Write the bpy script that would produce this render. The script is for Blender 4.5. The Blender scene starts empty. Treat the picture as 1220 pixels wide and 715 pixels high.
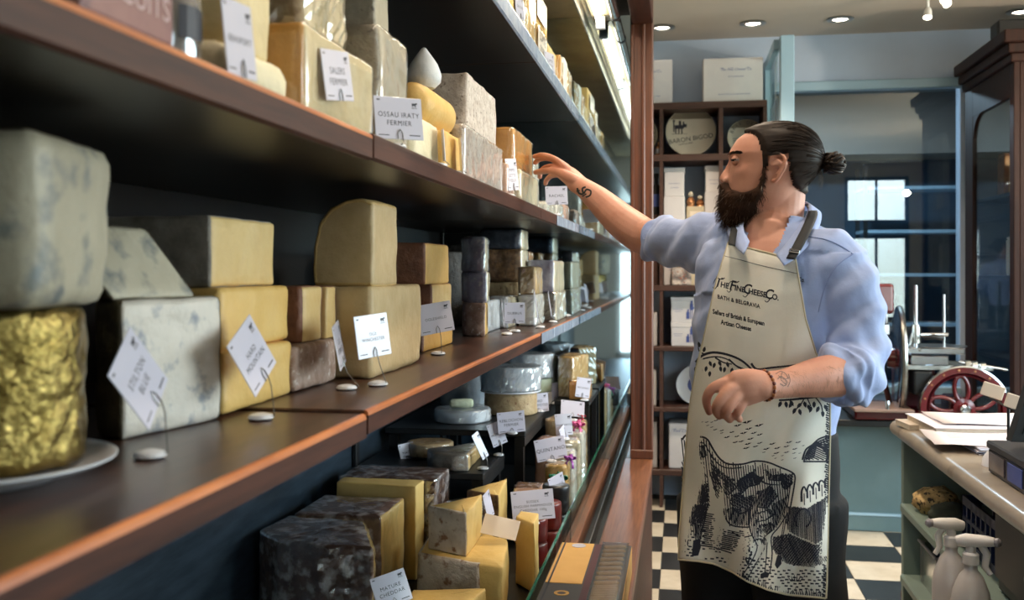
import bpy, bmesh, math, random
from mathutils import Vector, Matrix, noise
from mathutils.bvhtree import BVHTree

# ---------------------------------------------------------------- camera, light, exposure
S = bpy.context.scene
FPX, TH, CAM_H = 1186.0, math.radians(9.67), 1.45
cam_data = bpy.data.cameras.new('camera')
cam = bpy.data.objects.new('camera', cam_data)
S.collection.objects.link(cam)
cam.location = (0, 0, CAM_H)
cam.rotation_euler = (math.radians(90), 0, TH)
cam_data.sensor_width = 36.0
cam_data.lens = 36.0 * FPX / 1220.0
cam_data.shift_y = -35.5 / 1220.0
cam_data.clip_start = 0.02
cam_data.dof.use_dof = True
cam_data.dof.focus_distance = 2.45
cam_data.dof.aperture_fstop = 5.0
S.camera = cam

world = bpy.data.worlds.new('sky')
S.world = world
world.use_nodes = True
wn = world.node_tree.nodes
wl = world.node_tree.links
bg = wn['Background']
wtc = wn.new('ShaderNodeTexCoord'); wsep = wn.new('ShaderNodeSeparateXYZ'); wr = wn.new('ShaderNodeValToRGB')
wl.new(wtc.outputs['Generated'], wsep.inputs[0]); wl.new(wsep.outputs['Z'], wr.inputs[0])
wr.color_ramp.elements[0].position = 0.0; wr.color_ramp.elements[0].color = (0.50, 0.52, 0.50, 1)
wr.color_ramp.elements[1].position = 0.12; wr.color_ramp.elements[1].color = (0.78, 0.88, 1.0, 1)
wl.new(wr.outputs[0], bg.inputs['Color'])
bg.inputs['Strength'].default_value = 14.0

S.view_settings.view_transform = 'Standard'
S.view_settings.look = 'None'
S.view_settings.gamma = 1.0
S.view_settings.use_curve_mapping = False
S.view_settings.exposure = 0.08
S.cycles.max_bounces = 8
S.cycles.diffuse_bounces = 4
S.cycles.transparent_max_bounces = 24
S.cycles.sample_clamp_indirect = 6.0
S.cycles.caustics_reflective = False
S.cycles.caustics_refractive = False

def add_light(name, kind, loc, energy, color, **kw):
    d = bpy.data.lights.new(name, kind); d.energy = energy; d.color = color
    rot = kw.pop('rot', None); aim = kw.pop('aim', None)
    for k, v in kw.items():
        if k != 'portal': setattr(d, k, v)
    if kw.get('portal'): d.cycles.is_portal = True
    o = bpy.data.objects.new(name, d); S.collection.objects.link(o); o.location = loc
    if rot: o.rotation_euler = rot
    if aim: o.rotation_euler = (Vector(aim) - Vector(loc)).to_track_quat('-Z', 'Y').to_euler()
    return o

# room: X -1.05..3.4, Y -1.4..6.5, Z 0..2.93
RX0, RX1, RY0, RY1, RZ = -1.05, 3.4, -1.4, 6.5, 2.93
# daylight: portals in the side window and in the shop front
add_light('portal_side_window', 'AREA', (RX1 + .02, 3.3, 1.72), 1, (1, 1, 1), shape='RECTANGLE', size=3.8, size_y=1.85, portal=True,
          rot=(math.radians(90), 0, math.radians(90)))
add_light('portal_shop_front', 'AREA', (2.67, RY0 - .02, 1.75), 1, (1, 1, 1), shape='RECTANGLE', size=.86, size_y=2.0, portal=True,
          rot=(math.radians(90), 0, math.radians(180)))
WARM = (1.0, 0.80, 0.60)
# ceiling downlights over the aisle (the fittings in view are built below)
for (lx, ly, e) in ((.10, .9, 14), (.12, 2.1, 46), (.10, 3.5, 80), (.10, 5.3, 120), (1.2, 1.6, 8), (1.3, 3.4, 16), (1.2, 5.3, 60)):
    add_light('downlight', 'SPOT', (lx, ly, RZ - .06), e, WARM, spot_size=math.radians(115), spot_blend=.8, shadow_soft_size=.05,
              rot=(0, 0, 0))

add_light('portal_side_light', 'AREA', (-.50, RY0 - .02, 1.33), 1, (1, 1, 1), shape='RECTANGLE', size=.28, size_y=1.45, portal=True,
          rot=(math.radians(90), 0, math.radians(180)))
# two fill lights added to brighten the ceiling, outside the view
for (lx, ly, e) in ((2.3, 2.2, 30), (2.5, 4.6, 60)):
    add_light('ceiling_fill', 'POINT', (lx, ly, 2.25), e, WARM, shadow_soft_size=.03)

# ---------------------------------------------------------------- photo pixel -> point on a real plane
CT, ST = math.cos(TH), math.sin(TH)
def ray(u):
    x = (u - 610) / FPX
    return (x * CT - ST, x * ST + CT)
def PZ(u, v, z):
    rx, ry = ray(u); t = (CAM_H - z) * FPX / (v - 322.0); return Vector((rx * t, ry * t, z))
def PX(u, v, X):
    rx, ry = ray(u); t = X / rx; return Vector((X, ry * t, CAM_H - (v - 322.0) / FPX * t))
def PY(u, v, Y):
    rx, ry = ray(u); t = Y / ry; return Vector((rx * t, Y, CAM_H - (v - 322.0) / FPX * t))
def PT(u, v, t):
    rx, ry = ray(u); return Vector((rx * t, ry * t, CAM_H - (v - 322.0) / FPX * t))
def YX(u, X):
    rx, ry = ray(u); return ry * X / rx
def XY(u, Y):
    rx, ry = ray(u); return rx * Y / ry
def zcam(p): return -p[0] * ST + p[1] * CT

# ---------------------------------------------------------------- objects
COL = S.collection
def tag(o, label=None, cat=None, group=None, kind=None):
    if label: o['label'] = label
    if cat: o['category'] = cat
    if group: o['group'] = group
    if kind: o['kind'] = kind
    return o
def thing(name, label, cat, loc=(0, 0, 0), group=None, rz=0):
    o = bpy.data.objects.new(name, None); COL.objects.link(o); o.location = loc; o.rotation_euler = (0, 0, rz)
    o.empty_display_size = .05
    return tag(o, label, cat, group)
def wmat(o):
    m = Matrix.Identity(4)
    chain = []
    while o: chain.append(o); o = o.parent
    for c in reversed(chain): m = m @ c.matrix_basis
    return m
def link_mesh(name, me, m, parent=None, local=False, origin=None):
    """links mesh data (world coordinates unless local) as one object under parent"""
    o = bpy.data.objects.new(name, me)
    if m is not None:
        for k in (m if isinstance(m, (list, tuple)) else [m]):
            if k is not None: me.materials.append(k)
    COL.objects.link(o)
    if parent is not None:
        o.parent = parent
        if not local: me.transform(wmat(parent).inverted())
    elif origin is not None:
        me.transform(Matrix.Translation(-Vector(origin))); o.location = origin
    return o
def pydata(name, verts, faces, m, parent=None, smooth=False, local=False, origin=None, mi=None):
    me = bpy.data.meshes.new(name); me.from_pydata([tuple(v) for v in verts], [], faces)
    if mi:
        for p, k in zip(me.polygons, mi): p.material_index = k
    if smooth:
        for p in me.polygons: p.use_smooth = True
    me.update()
    return link_mesh(name, me, m, parent, local, origin)
def bmobj(name, bm, m, parent=None, smooth=False, local=False, origin=None, auto=None):
    me = bpy.data.meshes.new(name)
    bmesh.ops.recalc_face_normals(bm, faces=bm.faces[:])
    bm.to_mesh(me); bm.free()
    if smooth:
        for p in me.polygons: p.use_smooth = True
        if auto: me.set_sharp_from_angle(angle=math.radians(auto))
    return link_mesh(name, me, m, parent, local, origin)

def add_box(bm, lo, hi, bev=0.0, rot=None, seg=1):
    """axis aligned box lo..hi, optional rotation matrix about its centre"""
    c = (Vector(lo) + Vector(hi)) / 2; d = Vector(hi) - Vector(lo)
    r = bmesh.ops.create_cube(bm, size=1.0)
    vs = r['verts']
    for v in vs: v.co = Vector((v.co.x * d.x, v.co.y * d.y, v.co.z * d.z))
    if bev > 0:
        es = list({e for v in vs for e in v.link_edges})
        rr = bmesh.ops.bevel(bm, geom=es, offset=min(bev, .45 * min(abs(d.x), abs(d.y), abs(d.z))), segments=seg, affect='EDGES', profile=.5)
        vs = list({v for fc in rr['faces'] for v in fc.verts} | {v for v in vs if v.is_valid})
    for v in vs:
        v.co = (rot @ v.co if rot else v.co) + c
    return vs
def box_obj(name, lo, hi, m, parent=None, bev=0.0, rot=None, origin=None, seg=1):
    bm = bmesh.new(); add_box(bm, lo, hi, bev, rot, seg)
    return bmobj(name, bm, m, parent, origin=origin)
def add_tube(bm, pts, rad, n=8, closed=False, cap=True):
    pts = [Vector(p) for p in pts]; N = len(pts)
    rads = rad if isinstance(rad, list) else [rad] * N
    rings = []; prev = None
    for i, p in enumerate(pts):
        a = pts[(i - 1) % N] if (closed or i > 0) else p
        b = pts[(i + 1) % N] if (closed or i < N - 1) else p
        t = (b - a)
        t = t.normalized() if t.length > 1e-9 else Vector((0, 0, 1))
        if prev is None:
            ref = Vector((0, 0, 1)) if abs(t.z) < .9 else Vector((1, 0, 0))
            x = t.cross(ref).normalized()
        else:
            x = prev - t * prev.dot(t)
            x = x.normalized() if x.length > 1e-6 else t.orthogonal().normalized()
        prev = x; y = t.cross(x)
        r = rads[i]
        rx, ry = r if isinstance(r, (tuple, list)) else (r, r)
        rings.append([bm.verts.new(p + x * math.cos(2 * math.pi * k / n) * rx + y * math.sin(2 * math.pi * k / n) * ry) for k in range(n)])
    M = N if closed else N - 1
    for i in range(M):
        A, B = rings[i], rings[(i + 1) % N]
        for k in range(n): bm.faces.new((A[k], A[(k + 1) % n], B[(k + 1) % n], B[k]))
    if cap and not closed:
        bm.faces.new(rings[0][::-1]); bm.faces.new(rings[-1])
def tube_obj(name, pts, rad, m, parent=None, n=8, closed=False, origin=None):
    bm = bmesh.new(); add_tube(bm, pts, rad, n, closed)
    return bmobj(name, bm, m, parent, smooth=True, origin=origin, auto=50)
def add_lathe(bm, prof, c, n=24, axis=None):
    """prof: (r, h) pairs along axis from c"""
    c = Vector(c); q = (Vector((0, 0, 1)).rotation_difference(Vector(axis))).to_matrix() if axis is not None else Matrix.Identity(3)
    rings = []
    for r, h in prof:
        if r < 1e-6: rings.append([bm.verts.new(c + q @ Vector((0, 0, h)))])
        else: rings.append([bm.verts.new(c + q @ Vector((r * math.cos(2 * math.pi * k / n), r * math.sin(2 * math.pi * k / n), h))) for k in range(n)])
    for A, B in zip(rings, rings[1:]):
        if len(A) == 1 and len(B) == 1: continue
        for k in range(n):
            if len(A) == 1: bm.faces.new((A[0], B[(k + 1) % n], B[k]))
            elif len(B) == 1: bm.faces.new((A[k], A[(k + 1) % n], B[0]))
            else: bm.faces.new((A[k], A[(k + 1) % n], B[(k + 1) % n], B[k]))
def lathe_obj(name, prof, c, m, parent=None, n=24, axis=None, origin=None, auto=40):
    bm = bmesh.new(); add_lathe(bm, prof, c, n, axis)
    return bmobj(name, bm, m, parent, smooth=True, origin=origin, auto=auto)
def smoothstep(x, a, b):
    t = max(0., min(1., (x - a) / (b - a))); return t * t * (3 - 2 * t)
def lerp_table(tab, x):
    if x <= tab[0][0]: return list(tab[0][1:])
    for a, b in zip(tab, tab[1:]):
        if x <= b[0]:
            t = (x - a[0]) / (b[0] - a[0]); return [p + (q - p) * t for p, q in zip(a[1:], b[1:])]
    return list(tab[-1][1:])
def catmull(pts, n=6):
    """smooth polyline through points (tuples of any length)"""
    out = []; P = [pts[0]] + list(pts) + [pts[-1]]
    for i in range(1, len(P) - 2):
        for k in range(n):
            t = k / n
            out.append(tuple(.5 * ((2 * b) + (c - a) * t + (2 * a - 5 * b + 4 * c - d) * t * t + (3 * b - a - 3 * c + d) * t ** 3)
                             for a, b, c, d in zip(P[i - 1], P[i], P[i + 1], P[i + 2])))
    out.append(tuple(pts[-1])); return out

# ---------------------------------------------------------------- materials
def lin(c):
    return tuple(((x / 255.) / 12.92 if x / 255. <= .04045 else (((x / 255.) + .055) / 1.055) ** 2.4) for x in c[:3]) + (1.,)
def mat(name, c1, c2=None, scale=20., rough=.5, bump=0., bscale=None, metal=0., coat=0., spec=.5, stops=(.35, .65), detail=4., stretch=None,
        c3=None, s3=(.62, .7), scale3=None, emit=None, estr=0., trans=0., sss=0., kind='noise', rand=True, coatr=.1, dist=0., brough=.6, sheen=0., alpha=1., coatbump=0.):
    m = bpy.data.materials.new(name); m.use_nodes = True
    nt = m.node_tree; N = nt.nodes; L = nt.links; b = N['Principled BSDF']
    b.inputs['Roughness'].default_value = rough; b.inputs['Metallic'].default_value = metal
    b.inputs['Coat Weight'].default_value = coat; b.inputs['Coat Roughness'].default_value = coatr
    b.inputs['Specular IOR Level'].default_value = spec; b.inputs['Transmission Weight'].default_value = trans
    b.inputs['Subsurface Weight'].default_value = sss; b.inputs['Sheen Weight'].default_value = sheen; b.inputs['Alpha'].default_value = alpha
    if sss: b.inputs['Subsurface Radius'].default_value = (.012, .006, .003); b.inputs['Subsurface Scale'].default_value = 1.0
    b.inputs['Base Color'].default_value = lin(c1)
    if emit: b.inputs['Emission Color'].default_value = lin(emit); b.inputs['Emission Strength'].default_value = estr
    if c2 is not None or bump or coatbump:
        tc = N.new('ShaderNodeTexCoord'); mp = N.new('ShaderNodeMapping')
        L.new(tc.outputs['Object'], mp.inputs['Vector'])
        if stretch: mp.inputs['Scale'].default_value = stretch
        if rand:
            oi = N.new('ShaderNodeObjectInfo'); ml = N.new('ShaderNodeMath'); ml.operation = 'MULTIPLY'; ml.inputs[1].default_value = 17.3
            L.new(oi.outputs['Random'], ml.inputs[0]); L.new(ml.outputs[0], mp.inputs['Location'])
        def tex(sc, det):
            if kind == 'voronoi':
                t = N.new('ShaderNodeTexVoronoi'); t.inputs['Scale'].default_value = sc; L.new(mp.outputs[0], t.inputs['Vector']); return t.outputs['Distance']
            if kind == 'wave':
                t = N.new('ShaderNodeTexWave'); t.inputs['Scale'].default_value = sc; t.inputs['Distortion'].default_value = 4; t.inputs['Detail'].default_value = det
                L.new(mp.outputs[0], t.inputs['Vector']); return t.outputs['Fac']
            t = N.new('ShaderNodeTexNoise'); t.inputs['Scale'].default_value = sc; t.inputs['Detail'].default_value = det; t.inputs['Roughness'].default_value = brough
            t.inputs['Distortion'].default_value = dist
            L.new(mp.outputs[0], t.inputs['Vector']); return t.outputs['Fac']
        if c2 is not None:
            r = N.new('ShaderNodeValToRGB'); L.new(tex(scale, detail), r.inputs[0])
            r.color_ramp.elements[0].position = stops[0]; r.color_ramp.elements[0].color = lin(c1)
            r.color_ramp.elements[1].position = stops[1]; r.color_ramp.elements[1].color = lin(c2)
            out = r.outputs[0]
            if c3 is not None:
                t3 = N.new('ShaderNodeTexNoise'); t3.inputs['Scale'].default_value = scale3 or scale * 2.3; t3.inputs['Detail'].default_value = 5
                L.new(mp.outputs[0], t3.inputs['Vector'])
                r3 = N.new('ShaderNodeValToRGB'); L.new(t3.outputs['Fac'], r3.inputs[0])
                r3.color_ramp.elements[0].position = s3[0]; r3.color_ramp.elements[0].color = (0, 0, 0, 1)
                r3.color_ramp.elements[1].position = s3[1]; r3.color_ramp.elements[1].color = (1, 1, 1, 1)
                mx = N.new('ShaderNodeMix'); mx.data_type = 'RGBA'
                L.new(r3.outputs[0], mx.inputs[0]); L.new(out, mx.inputs[6]); mx.inputs[7].default_value = lin(c3); out = mx.outputs[2]
            L.new(out, b.inputs['Base Color'])
        if bump:
            bp = N.new('ShaderNodeBump'); bp.inputs['Strength'].default_value = bump; bp.inputs['Distance'].default_value = .01
            L.new(tex(bscale or scale * 2, 5), bp.inputs['Height']); L.new(bp.outputs[0], b.inputs['Normal'])
        if coatbump:
            bp = N.new('ShaderNodeBump'); bp.inputs['Strength'].default_value = coatbump; bp.inputs['Distance'].default_value = .01
            t = N.new('ShaderNodeTexNoise'); t.inputs['Scale'].default_value = 38; t.inputs['Detail'].default_value = 2; t.inputs['Distortion'].default_value = 1.5
            L.new(mp.outputs[0], t.inputs['Vector']); L.new(t.outputs['Fac'], bp.inputs['Height']); L.new(bp.outputs[0], b.inputs['Coat Normal'])
    return m
def glass_mat(name, tint, refl=.08, rough=.0, fres=True, ior=1.5):
    m = bpy.data.materials.new(name); m.use_nodes = True; nt = m.node_tree; N = nt.nodes; L = nt.links
    N.remove(N['Principled BSDF']); o = N['Material Output']
    t = N.new('ShaderNodeBsdfTransparent'); t.inputs[0].default_value = tint
    g = N.new('ShaderNodeBsdfGlossy'); g.inputs['Roughness'].default_value = rough; g.inputs['Color'].default_value = (1, 1, 1, 1)
    mx = N.new('ShaderNodeMixShader')
    if fres:
        fr = N.new('ShaderNodeLayerWeight'); fr.inputs['Blend'].default_value = .5
        pw = N.new('ShaderNodeMath'); pw.operation = 'POWER'; pw.inputs[1].default_value = 4.5; L.new(fr.outputs['Facing'], pw.inputs[0])
        mr = N.new('ShaderNodeMath'); mr.operation = 'MULTIPLY_ADD'; mr.inputs[1].default_value = .7; mr.inputs[2].default_value = refl; mr.use_clamp = True
        L.new(pw.outputs[0], mr.inputs[0]); L.new(mr.outputs[0], mx.inputs[0])
    else: mx.inputs[0].default_value = refl
    L.new(t.outputs[0], mx.inputs[1]); L.new(g.outputs[0], mx.inputs[2]); L.new(mx.outputs[0], o.inputs[0])
    return m
M = {}
M['wood'] = mat('dark_red_wood', (54, 28, 20), (78, 43, 30), scale=9, stretch=(6, .5, 6), rough=.5, bump=.05, spec=.25, rand=False)
M['wood_top'] = mat('shelf_top_wood', (54, 33, 25), (80, 50, 36), scale=7, stretch=(7, .6, 7), rough=.34, coat=.25, coatr=.3, rand=False)
M['wood_edge'] = mat('worn_lit_edge', (168, 92, 46), (204, 122, 66), scale=9, stretch=(4, .5, 4), rough=.4, coat=.3)  # worn edge, highlight of the rounding put into its orange
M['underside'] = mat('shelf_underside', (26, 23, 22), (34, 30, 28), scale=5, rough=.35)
M['post'] = mat('post_wood', (78, 42, 25), (110, 60, 35), scale=8, stretch=(8, 8, .5), rough=.42, coat=.25, coatr=.3)
M['ledge'] = mat('ledge_wood', (108, 64, 40), (140, 90, 60), scale=8, stretch=(12, .6, 12), rough=.36, coat=.3, coatr=.25, kind='noise')
M['black'] = mat('black_plastic', (16, 17, 19), rough=.45)
M['casein'] = mat('case_lining', (9, 9, 10), (14, 14, 15), scale=4, rough=.4)
M['steelblue'] = mat('brushed_lining', (46, 60, 72), (66, 82, 96), scale=6, stretch=(1, 1, 6), rough=.35, metal=.55)  # steel lining, blue of the reflected window put into its colour
M['steel'] = mat('steel', (190, 190, 186), (150, 150, 145), scale=14, rough=.28, metal=1.)
M['brass_steel'] = mat('canopy_lining', (176, 160, 124), (204, 188, 150), scale=5, rough=.4, metal=.35, bump=.05)
M['chrome'] = mat('chrome', (205, 208, 214), rough=.14, metal=1.)
M['mirror'] = mat('mirror', (188, 206, 216), rough=.03, metal=1.)
M['strip'] = mat('pale_price_strip', (176, 186, 205), (150, 164, 190), scale=20, rough=.25, coat=.5)
M['tubelight'] = mat('lit_tube', (255, 250, 240), emit=(255, 246, 226), estr=24.)
M['glass'] = glass_mat('clear_glass', (.90, .96, .95, 1), .03)
M['glass_edge'] = mat('green_glass_edge', (24, 86, 66), (44, 118, 92), scale=12, rough=.15, coat=.6)
M['partition'] = glass_mat('partition_glass', (.80, .86, .88, 1), .07)
M['card'] = mat('white_card', (200, 198, 214), rough=.28, coat=.55, coatr=.08)
M['card2'] = mat('cream_card', (222, 206, 188), rough=.4, coat=.3)
M['ink'] = mat('dark_ink', (40, 40, 52), rough=.5)
M['inkblue'] = mat('blue_ink', (72, 88, 150), rough=.5)
M['disc'] = mat('white_plastic', (220, 222, 228), rough=.28)
M['wire'] = mat('thin_wire', (120, 118, 116), rough=.3, metal=.8)
M['film'] = glass_mat('cling_film', (.98, .98, .98, 1), .09, rough=.12, ior=1.45)
M['film2'] = glass_mat('crinkled_film', (.98, .98, .98, 1), .22, rough=.12, ior=1.45)
M['white'] = mat('white_paint', (222, 220, 216), rough=.5)
M['paper'] = mat('white_paper', (226, 220, 226), rough=.7)
# ================================================================ the room
M['wall_blue'] = mat('pale_blue_wall', (184, 200, 222), (192, 208, 230), scale=3, rough=.7, bump=.02)
M['wall_plain'] = mat('plain_wall', (196, 190, 178), rough=.8)
M['ceiling'] = mat('warm_ceiling', (198, 186, 172), (204, 192, 178), scale=2, rough=.85)
M['panel_green'] = mat('sage_panel', (92, 116, 120), (102, 126, 130), scale=3, rough=.5)
M['sage'] = mat('sage_paint', (116, 134, 126), (128, 146, 136), scale=4, rough=.5)
M['frame_blue'] = mat('pale_blue_frame', (158, 188, 206), rough=.45)
M['teal_dark'] = mat('dark_teal_wall', (34, 60, 80), (44, 76, 98), scale=2, rough=.6)
M['beige'] = mat('beige_wall', (148, 140, 130), rough=.8)
M['tile_black'] = mat('black_tile', (26, 28, 30), (36, 38, 40), scale=10, rough=.35)
M['tile_white'] = mat('cream_tile', (206, 194, 174), (186, 172, 150), scale=6, rough=.38, c3=(150, 134, 112), s3=(.64, .8))
M['grout'] = mat('floor_grout', (70, 66, 62), rough=.8)

def wall(name, lo, hi, m='wall_blue', holes=()):
    """axis-aligned wall slab; holes are (axis-a0, a1, z0, z1) along its long horizontal axis"""
    bm = bmesh.new(); lo = Vector(lo); hi = Vector(hi)
    ax = 0 if (hi.x - lo.x) > (hi.y - lo.y) else 1
    def bx(a0, a1, z0, z1):
        l = lo.copy(); h = hi.copy(); l[ax] = a0; h[ax] = a1; l.z = z0; h.z = z1
        if a1 - a0 > 1e-4 and z1 - z0 > 1e-4: add_box(bm, l, h)
    x = lo[ax]
    for a0, a1, z0, z1 in holes:
        bx(x, a0, lo.z, hi.z); bx(a0, a1, lo.z, z0); bx(a0, a1, z1, hi.z); x = a1
    bx(x, hi[ax], lo.z, hi.z)
    return tag(bmobj(name, bm, M[m]), kind='structure')

GX0, GX1, GZ0, GZ1 = .565, 1.69, .70, 2.60       # glazed opening in the back wall
wall('wall_left', (RX0 - .1, RY0 - .1, 0), (RX0, RY1, RZ), 'wall_plain')
wall('wall_back', (RX0 - .1, RY1, 0), (RX1 + .1, RY1 + .1, RZ), 'wall_blue', [(GX0, GX1, GZ0, GZ1)])
wall('wall_right', (RX1, RY0 - .1, 0), (RX1 + .1, RY1, RZ), 'wall_plain', [(1.4, 5.2, .8, 2.65)])
wall('wall_front', (RX0, RY0 - .1, 0), (RX1, RY0, RZ), 'wall_plain', [(-.64, -.36, .6, 2.05), (2.24, 3.10, .75, 2.75)])
fl = tag(box_obj('floor', (RX0 - .1, RY0 - .1, -.06), (RX1 + .1, RY1 + .1, -.004), M['grout']), kind='structure')
tag(box_obj('ceiling', (RX0 - .1, RY0 - .1, RZ), (RX1 + .1, RY1 + .1, RZ + .06), M['ceiling']), kind='structure')
# chequered tiles, one object each
TS = .30; TX, TY = .80, 5.78
tm = {}
for k in ('tile_black', 'tile_white'):
    bm = bmesh.new(); add_box(bm, (-TS / 2 + .0015, -TS / 2 + .0015, -.004), (TS / 2 - .0015, TS / 2 - .0015, 0), .0012)
    me = bpy.data.meshes.new('tile'); bm.to_mesh(me); bm.free(); me.materials.append(M[k]); tm[k] = me
for i in range(-4, 9):
    for j in range(-15, 3):
        x = TX + (i + .5) * TS; y = TY + (j + .5) * TS
        if y > RY1 - .1 or x > RX1 - .1 or x < -.45: continue
        o = bpy.data.objects.new('tile', tm['tile_black' if (i + j) % 2 == 0 else 'tile_white']); COL.objects.link(o)
        o.parent = fl; o.location = (x, y, 0)

# window in the side wall, window in the shop front (seen mirrored in the back partition)
def window(name, axis, pos, a0, a1, z0, z1, bars_a, bars_z, m):
    r = tag(thing(name, None, None, (pos, a0, z0) if axis == 1 else (a0, pos, z0)), kind='structure')
    bm = bmesh.new(); t = .05
    def b(p0, p1, q0, q1):
        lo = (pos + .02, p0, q0) if axis == 1 else (p0, pos - .08, q0); hi = (pos + .08, p1, q1) if axis == 1 else (p1, pos - .02, q1)
        add_box(bm, lo, hi, .004)
    b(a0, a0 + t, z0, z1); b(a1 - t, a1, z0, z1); b(a0, a1, z0, z0 + t); b(a0, a1, z1 - t, z1)
    for a in bars_a: b(a - .015, a + .015, z0, z1)
    for z, w in bars_z: b(a0, a1, z - w, z + w)
    bmobj('window_frame', bm, m, r)
    if axis == 1: box_obj('pane', (pos + .045, a0, z0), (pos + .05, a1, z1), M['glass'], r)
    else: box_obj('pane', (a0, pos - .05, z0), (a1, pos - .045, z1), M['glass'], r)
    return r
window('window_1', 1, RX1, 1.4, 5.2, .8, 2.65, (2.67, 3.94), (), M['white'])
window('window_2', 0, RY0, 2.24, 3.10, .75, 2.75, (2.67,), ((2.02, .13),), M['teal_dark'])

window('window_4', 0, RY0, -.64, -.36, .6, 2.05, (), (), M['white'])
# ---------------------------------------------------------------- back partition and the room behind it
r = tag(thing('window_3', None, None, (GX0, RY1, GZ0)), kind='structure')
box_obj('top_rail', (GX0, RY1 - .06, GZ1 - .03), (GX1 + .02, RY1 + .02, GZ1 + .03), M['frame_blue'], r, .006)
box_obj('bottom_rail', (GX0, RY1 - .03, GZ0 - .02), (GX1, RY1 + .06, GZ0 + .03), M['frame_blue'], r, .004)
box_obj('pane', (GX0, RY1 + .03, GZ0), (GX1, RY1 + .038, GZ1), M['partition'], r)
BY = 9.2
wall('wall_backroom', (.0, BY, 0), (2.9, BY + .1, RZ), 'teal_dark')
tag(box_obj('wall_backroom_left', (-.1, RY1 + .1, 0), (0, BY + .1, RZ), M['beige']), kind='structure')
tag(box_obj('wall_backroom_right', (2.9, RY1 + .1, 0), (3.0, BY + .1, RZ), M['teal_dark']), kind='structure')
tag(box_obj('ceiling_backroom', (-.1, RY1 + .1, RZ), (3.0, BY + .1, RZ + .05), M['beige']), kind='structure')
tag(box_obj('floor_backroom', (-.1, RY1 + .1, -.05), (3.0, BY + .1, 0), M['grout']), kind='structure')
tag(box_obj('reflection_band_1', (.0, BY - .5, 2.42), (2.9, BY, RZ), M['beige']), kind='structure')  # beige band added to stand in for the ceiling reflected in the glass
add_light('backroom_fill', 'AREA', (.9, 7.6, 2.88), 55, (.66, .84, 1.0), shape='DISK', size=.3)  # added fill that brightens the room behind the glass
r = thing('storage_rack', 'dark storage rack with thin pale shelves behind the glass partition', 'rack', (1.75, 8.6, 0))
for k, z in enumerate((.5, 1.0, 1.4, 1.75, 2.1)): box_obj('shelf', (1.45, 8.4, z), (2.35, 8.8, z + .025), M['frame_blue'], r)
for x in (1.45, 2.32):
    for y in (8.4, 8.77): box_obj('post', (x, y, 0), (x + .03, y + .03, 2.3), M['black'], r)
r = thing('storage_box', 'dark box on the rack behind the glass partition', 'box', (1.62, 8.6, 1.025))
box_obj('body', (1.5, 8.45, 1.0255), (1.74, 8.75, 1.22), M['casein'], r, .005); box_obj('lid', (1.49, 8.44, 1.22), (1.75, 8.76, 1.25), M['black'], r, .004)

# side screen standing out from the back wall (post, glazed leaf)
SX, SY = .535, 5.74
r = thing('side_screen', 'pale blue glazed side screen with square end post behind the man', 'screen', (SX, SY, 0))
box_obj('post', (XY(930, SY), SY, 0), (XY(946.5, SY), SY + .085, 1.45 + 276 / FPX * SY * .985), M['frame_blue'], r, .004)
zt = 1.45 + 276 / FPX * SY * .985
box_obj('top_rail', (SX - .02, SY + .085, zt - .06), (SX + .02, RY1 - .002, zt - .005), M['frame_blue'], r, .003)
box_obj('rear_stile', (SX - .02, RY1 - .09, .0), (SX + .02, RY1 - .002, zt - .06), M['frame_blue'], r, .003)
box_obj('bottom_rail', (SX - .02, SY + .085, .1), (SX + .02, RY1 - .09, .3), M['frame_blue'], r, .003)
box_obj('pane', (SX - .004, SY + .085, .3), (SX + .004, RY1 - .09, zt - .06), M['glass'], r)

# ---------------------------------------------------------------- bench with skirting under the slicer
BX0, BX1, BYF = SX + .10, 1.69, 5.80
r = thing('slicer_bench', 'low sage green bench with a panelled front under the slicer', 'bench', (1.1, 6.1, 0))
box_obj('front_panel', (BX0, BYF, 0), (BX1, BYF + .03, .60), M['panel_green'], r)
box_obj('worktop', (BX0, BYF - .155, .60), (BX1, RY1 - .065, .635), M['casein'], r, .004)
box_obj('side_panel', (BX0, BYF + .03, 0), (BX0 + .03, RY1 - .002, .60), M['panel_green'], r)
box_obj('skirting', (BX0, BYF - .016, 0), (BX1, BYF, .085), M['panel_green'], r, .003)
box_obj('skirting_cap', (BX0, BYF - .022, .085), (BX1, BYF, .1), M['frame_blue'], r, .003)

# ---------------------------------------------------------------- ceiling lights
def dlight(u, v, label, t):
    rx, ry = ray(u); tt = (RZ - CAM_H) * FPX / (322 - v); p = Vector((rx * tt, ry * tt, RZ))
    r = thing('ceiling_downlight', label, 'light', p, 'recessed ceiling downlights')
    lathe_obj('trim_ring', [(.048, .0), (.075, -.002), (.078, -.008), (.05, -.012), (.046, -.004)], p, M['steel'], r, 24)
    lathe_obj('lamp', [(0, -.011), (.03, -.010), (.046, -.004)], p, M['bulb'], r, 20)
M['bulb'] = mat('lit_bulb', (255, 246, 232), emit=(255, 240, 218), estr=12.)
for u, v, l in ((789, 32, 'recessed ceiling light nearest the wooden post'), (897, 27, 'recessed ceiling light above the blue side screen'),
                (1001, 22, 'recessed ceiling light above the glass partition'), (1216, 13, 'recessed ceiling light at the right edge over the wood cabinet')):
    dlight(u, v, l, 6)
p0 = PY(1112, 0, 5.4)
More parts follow.
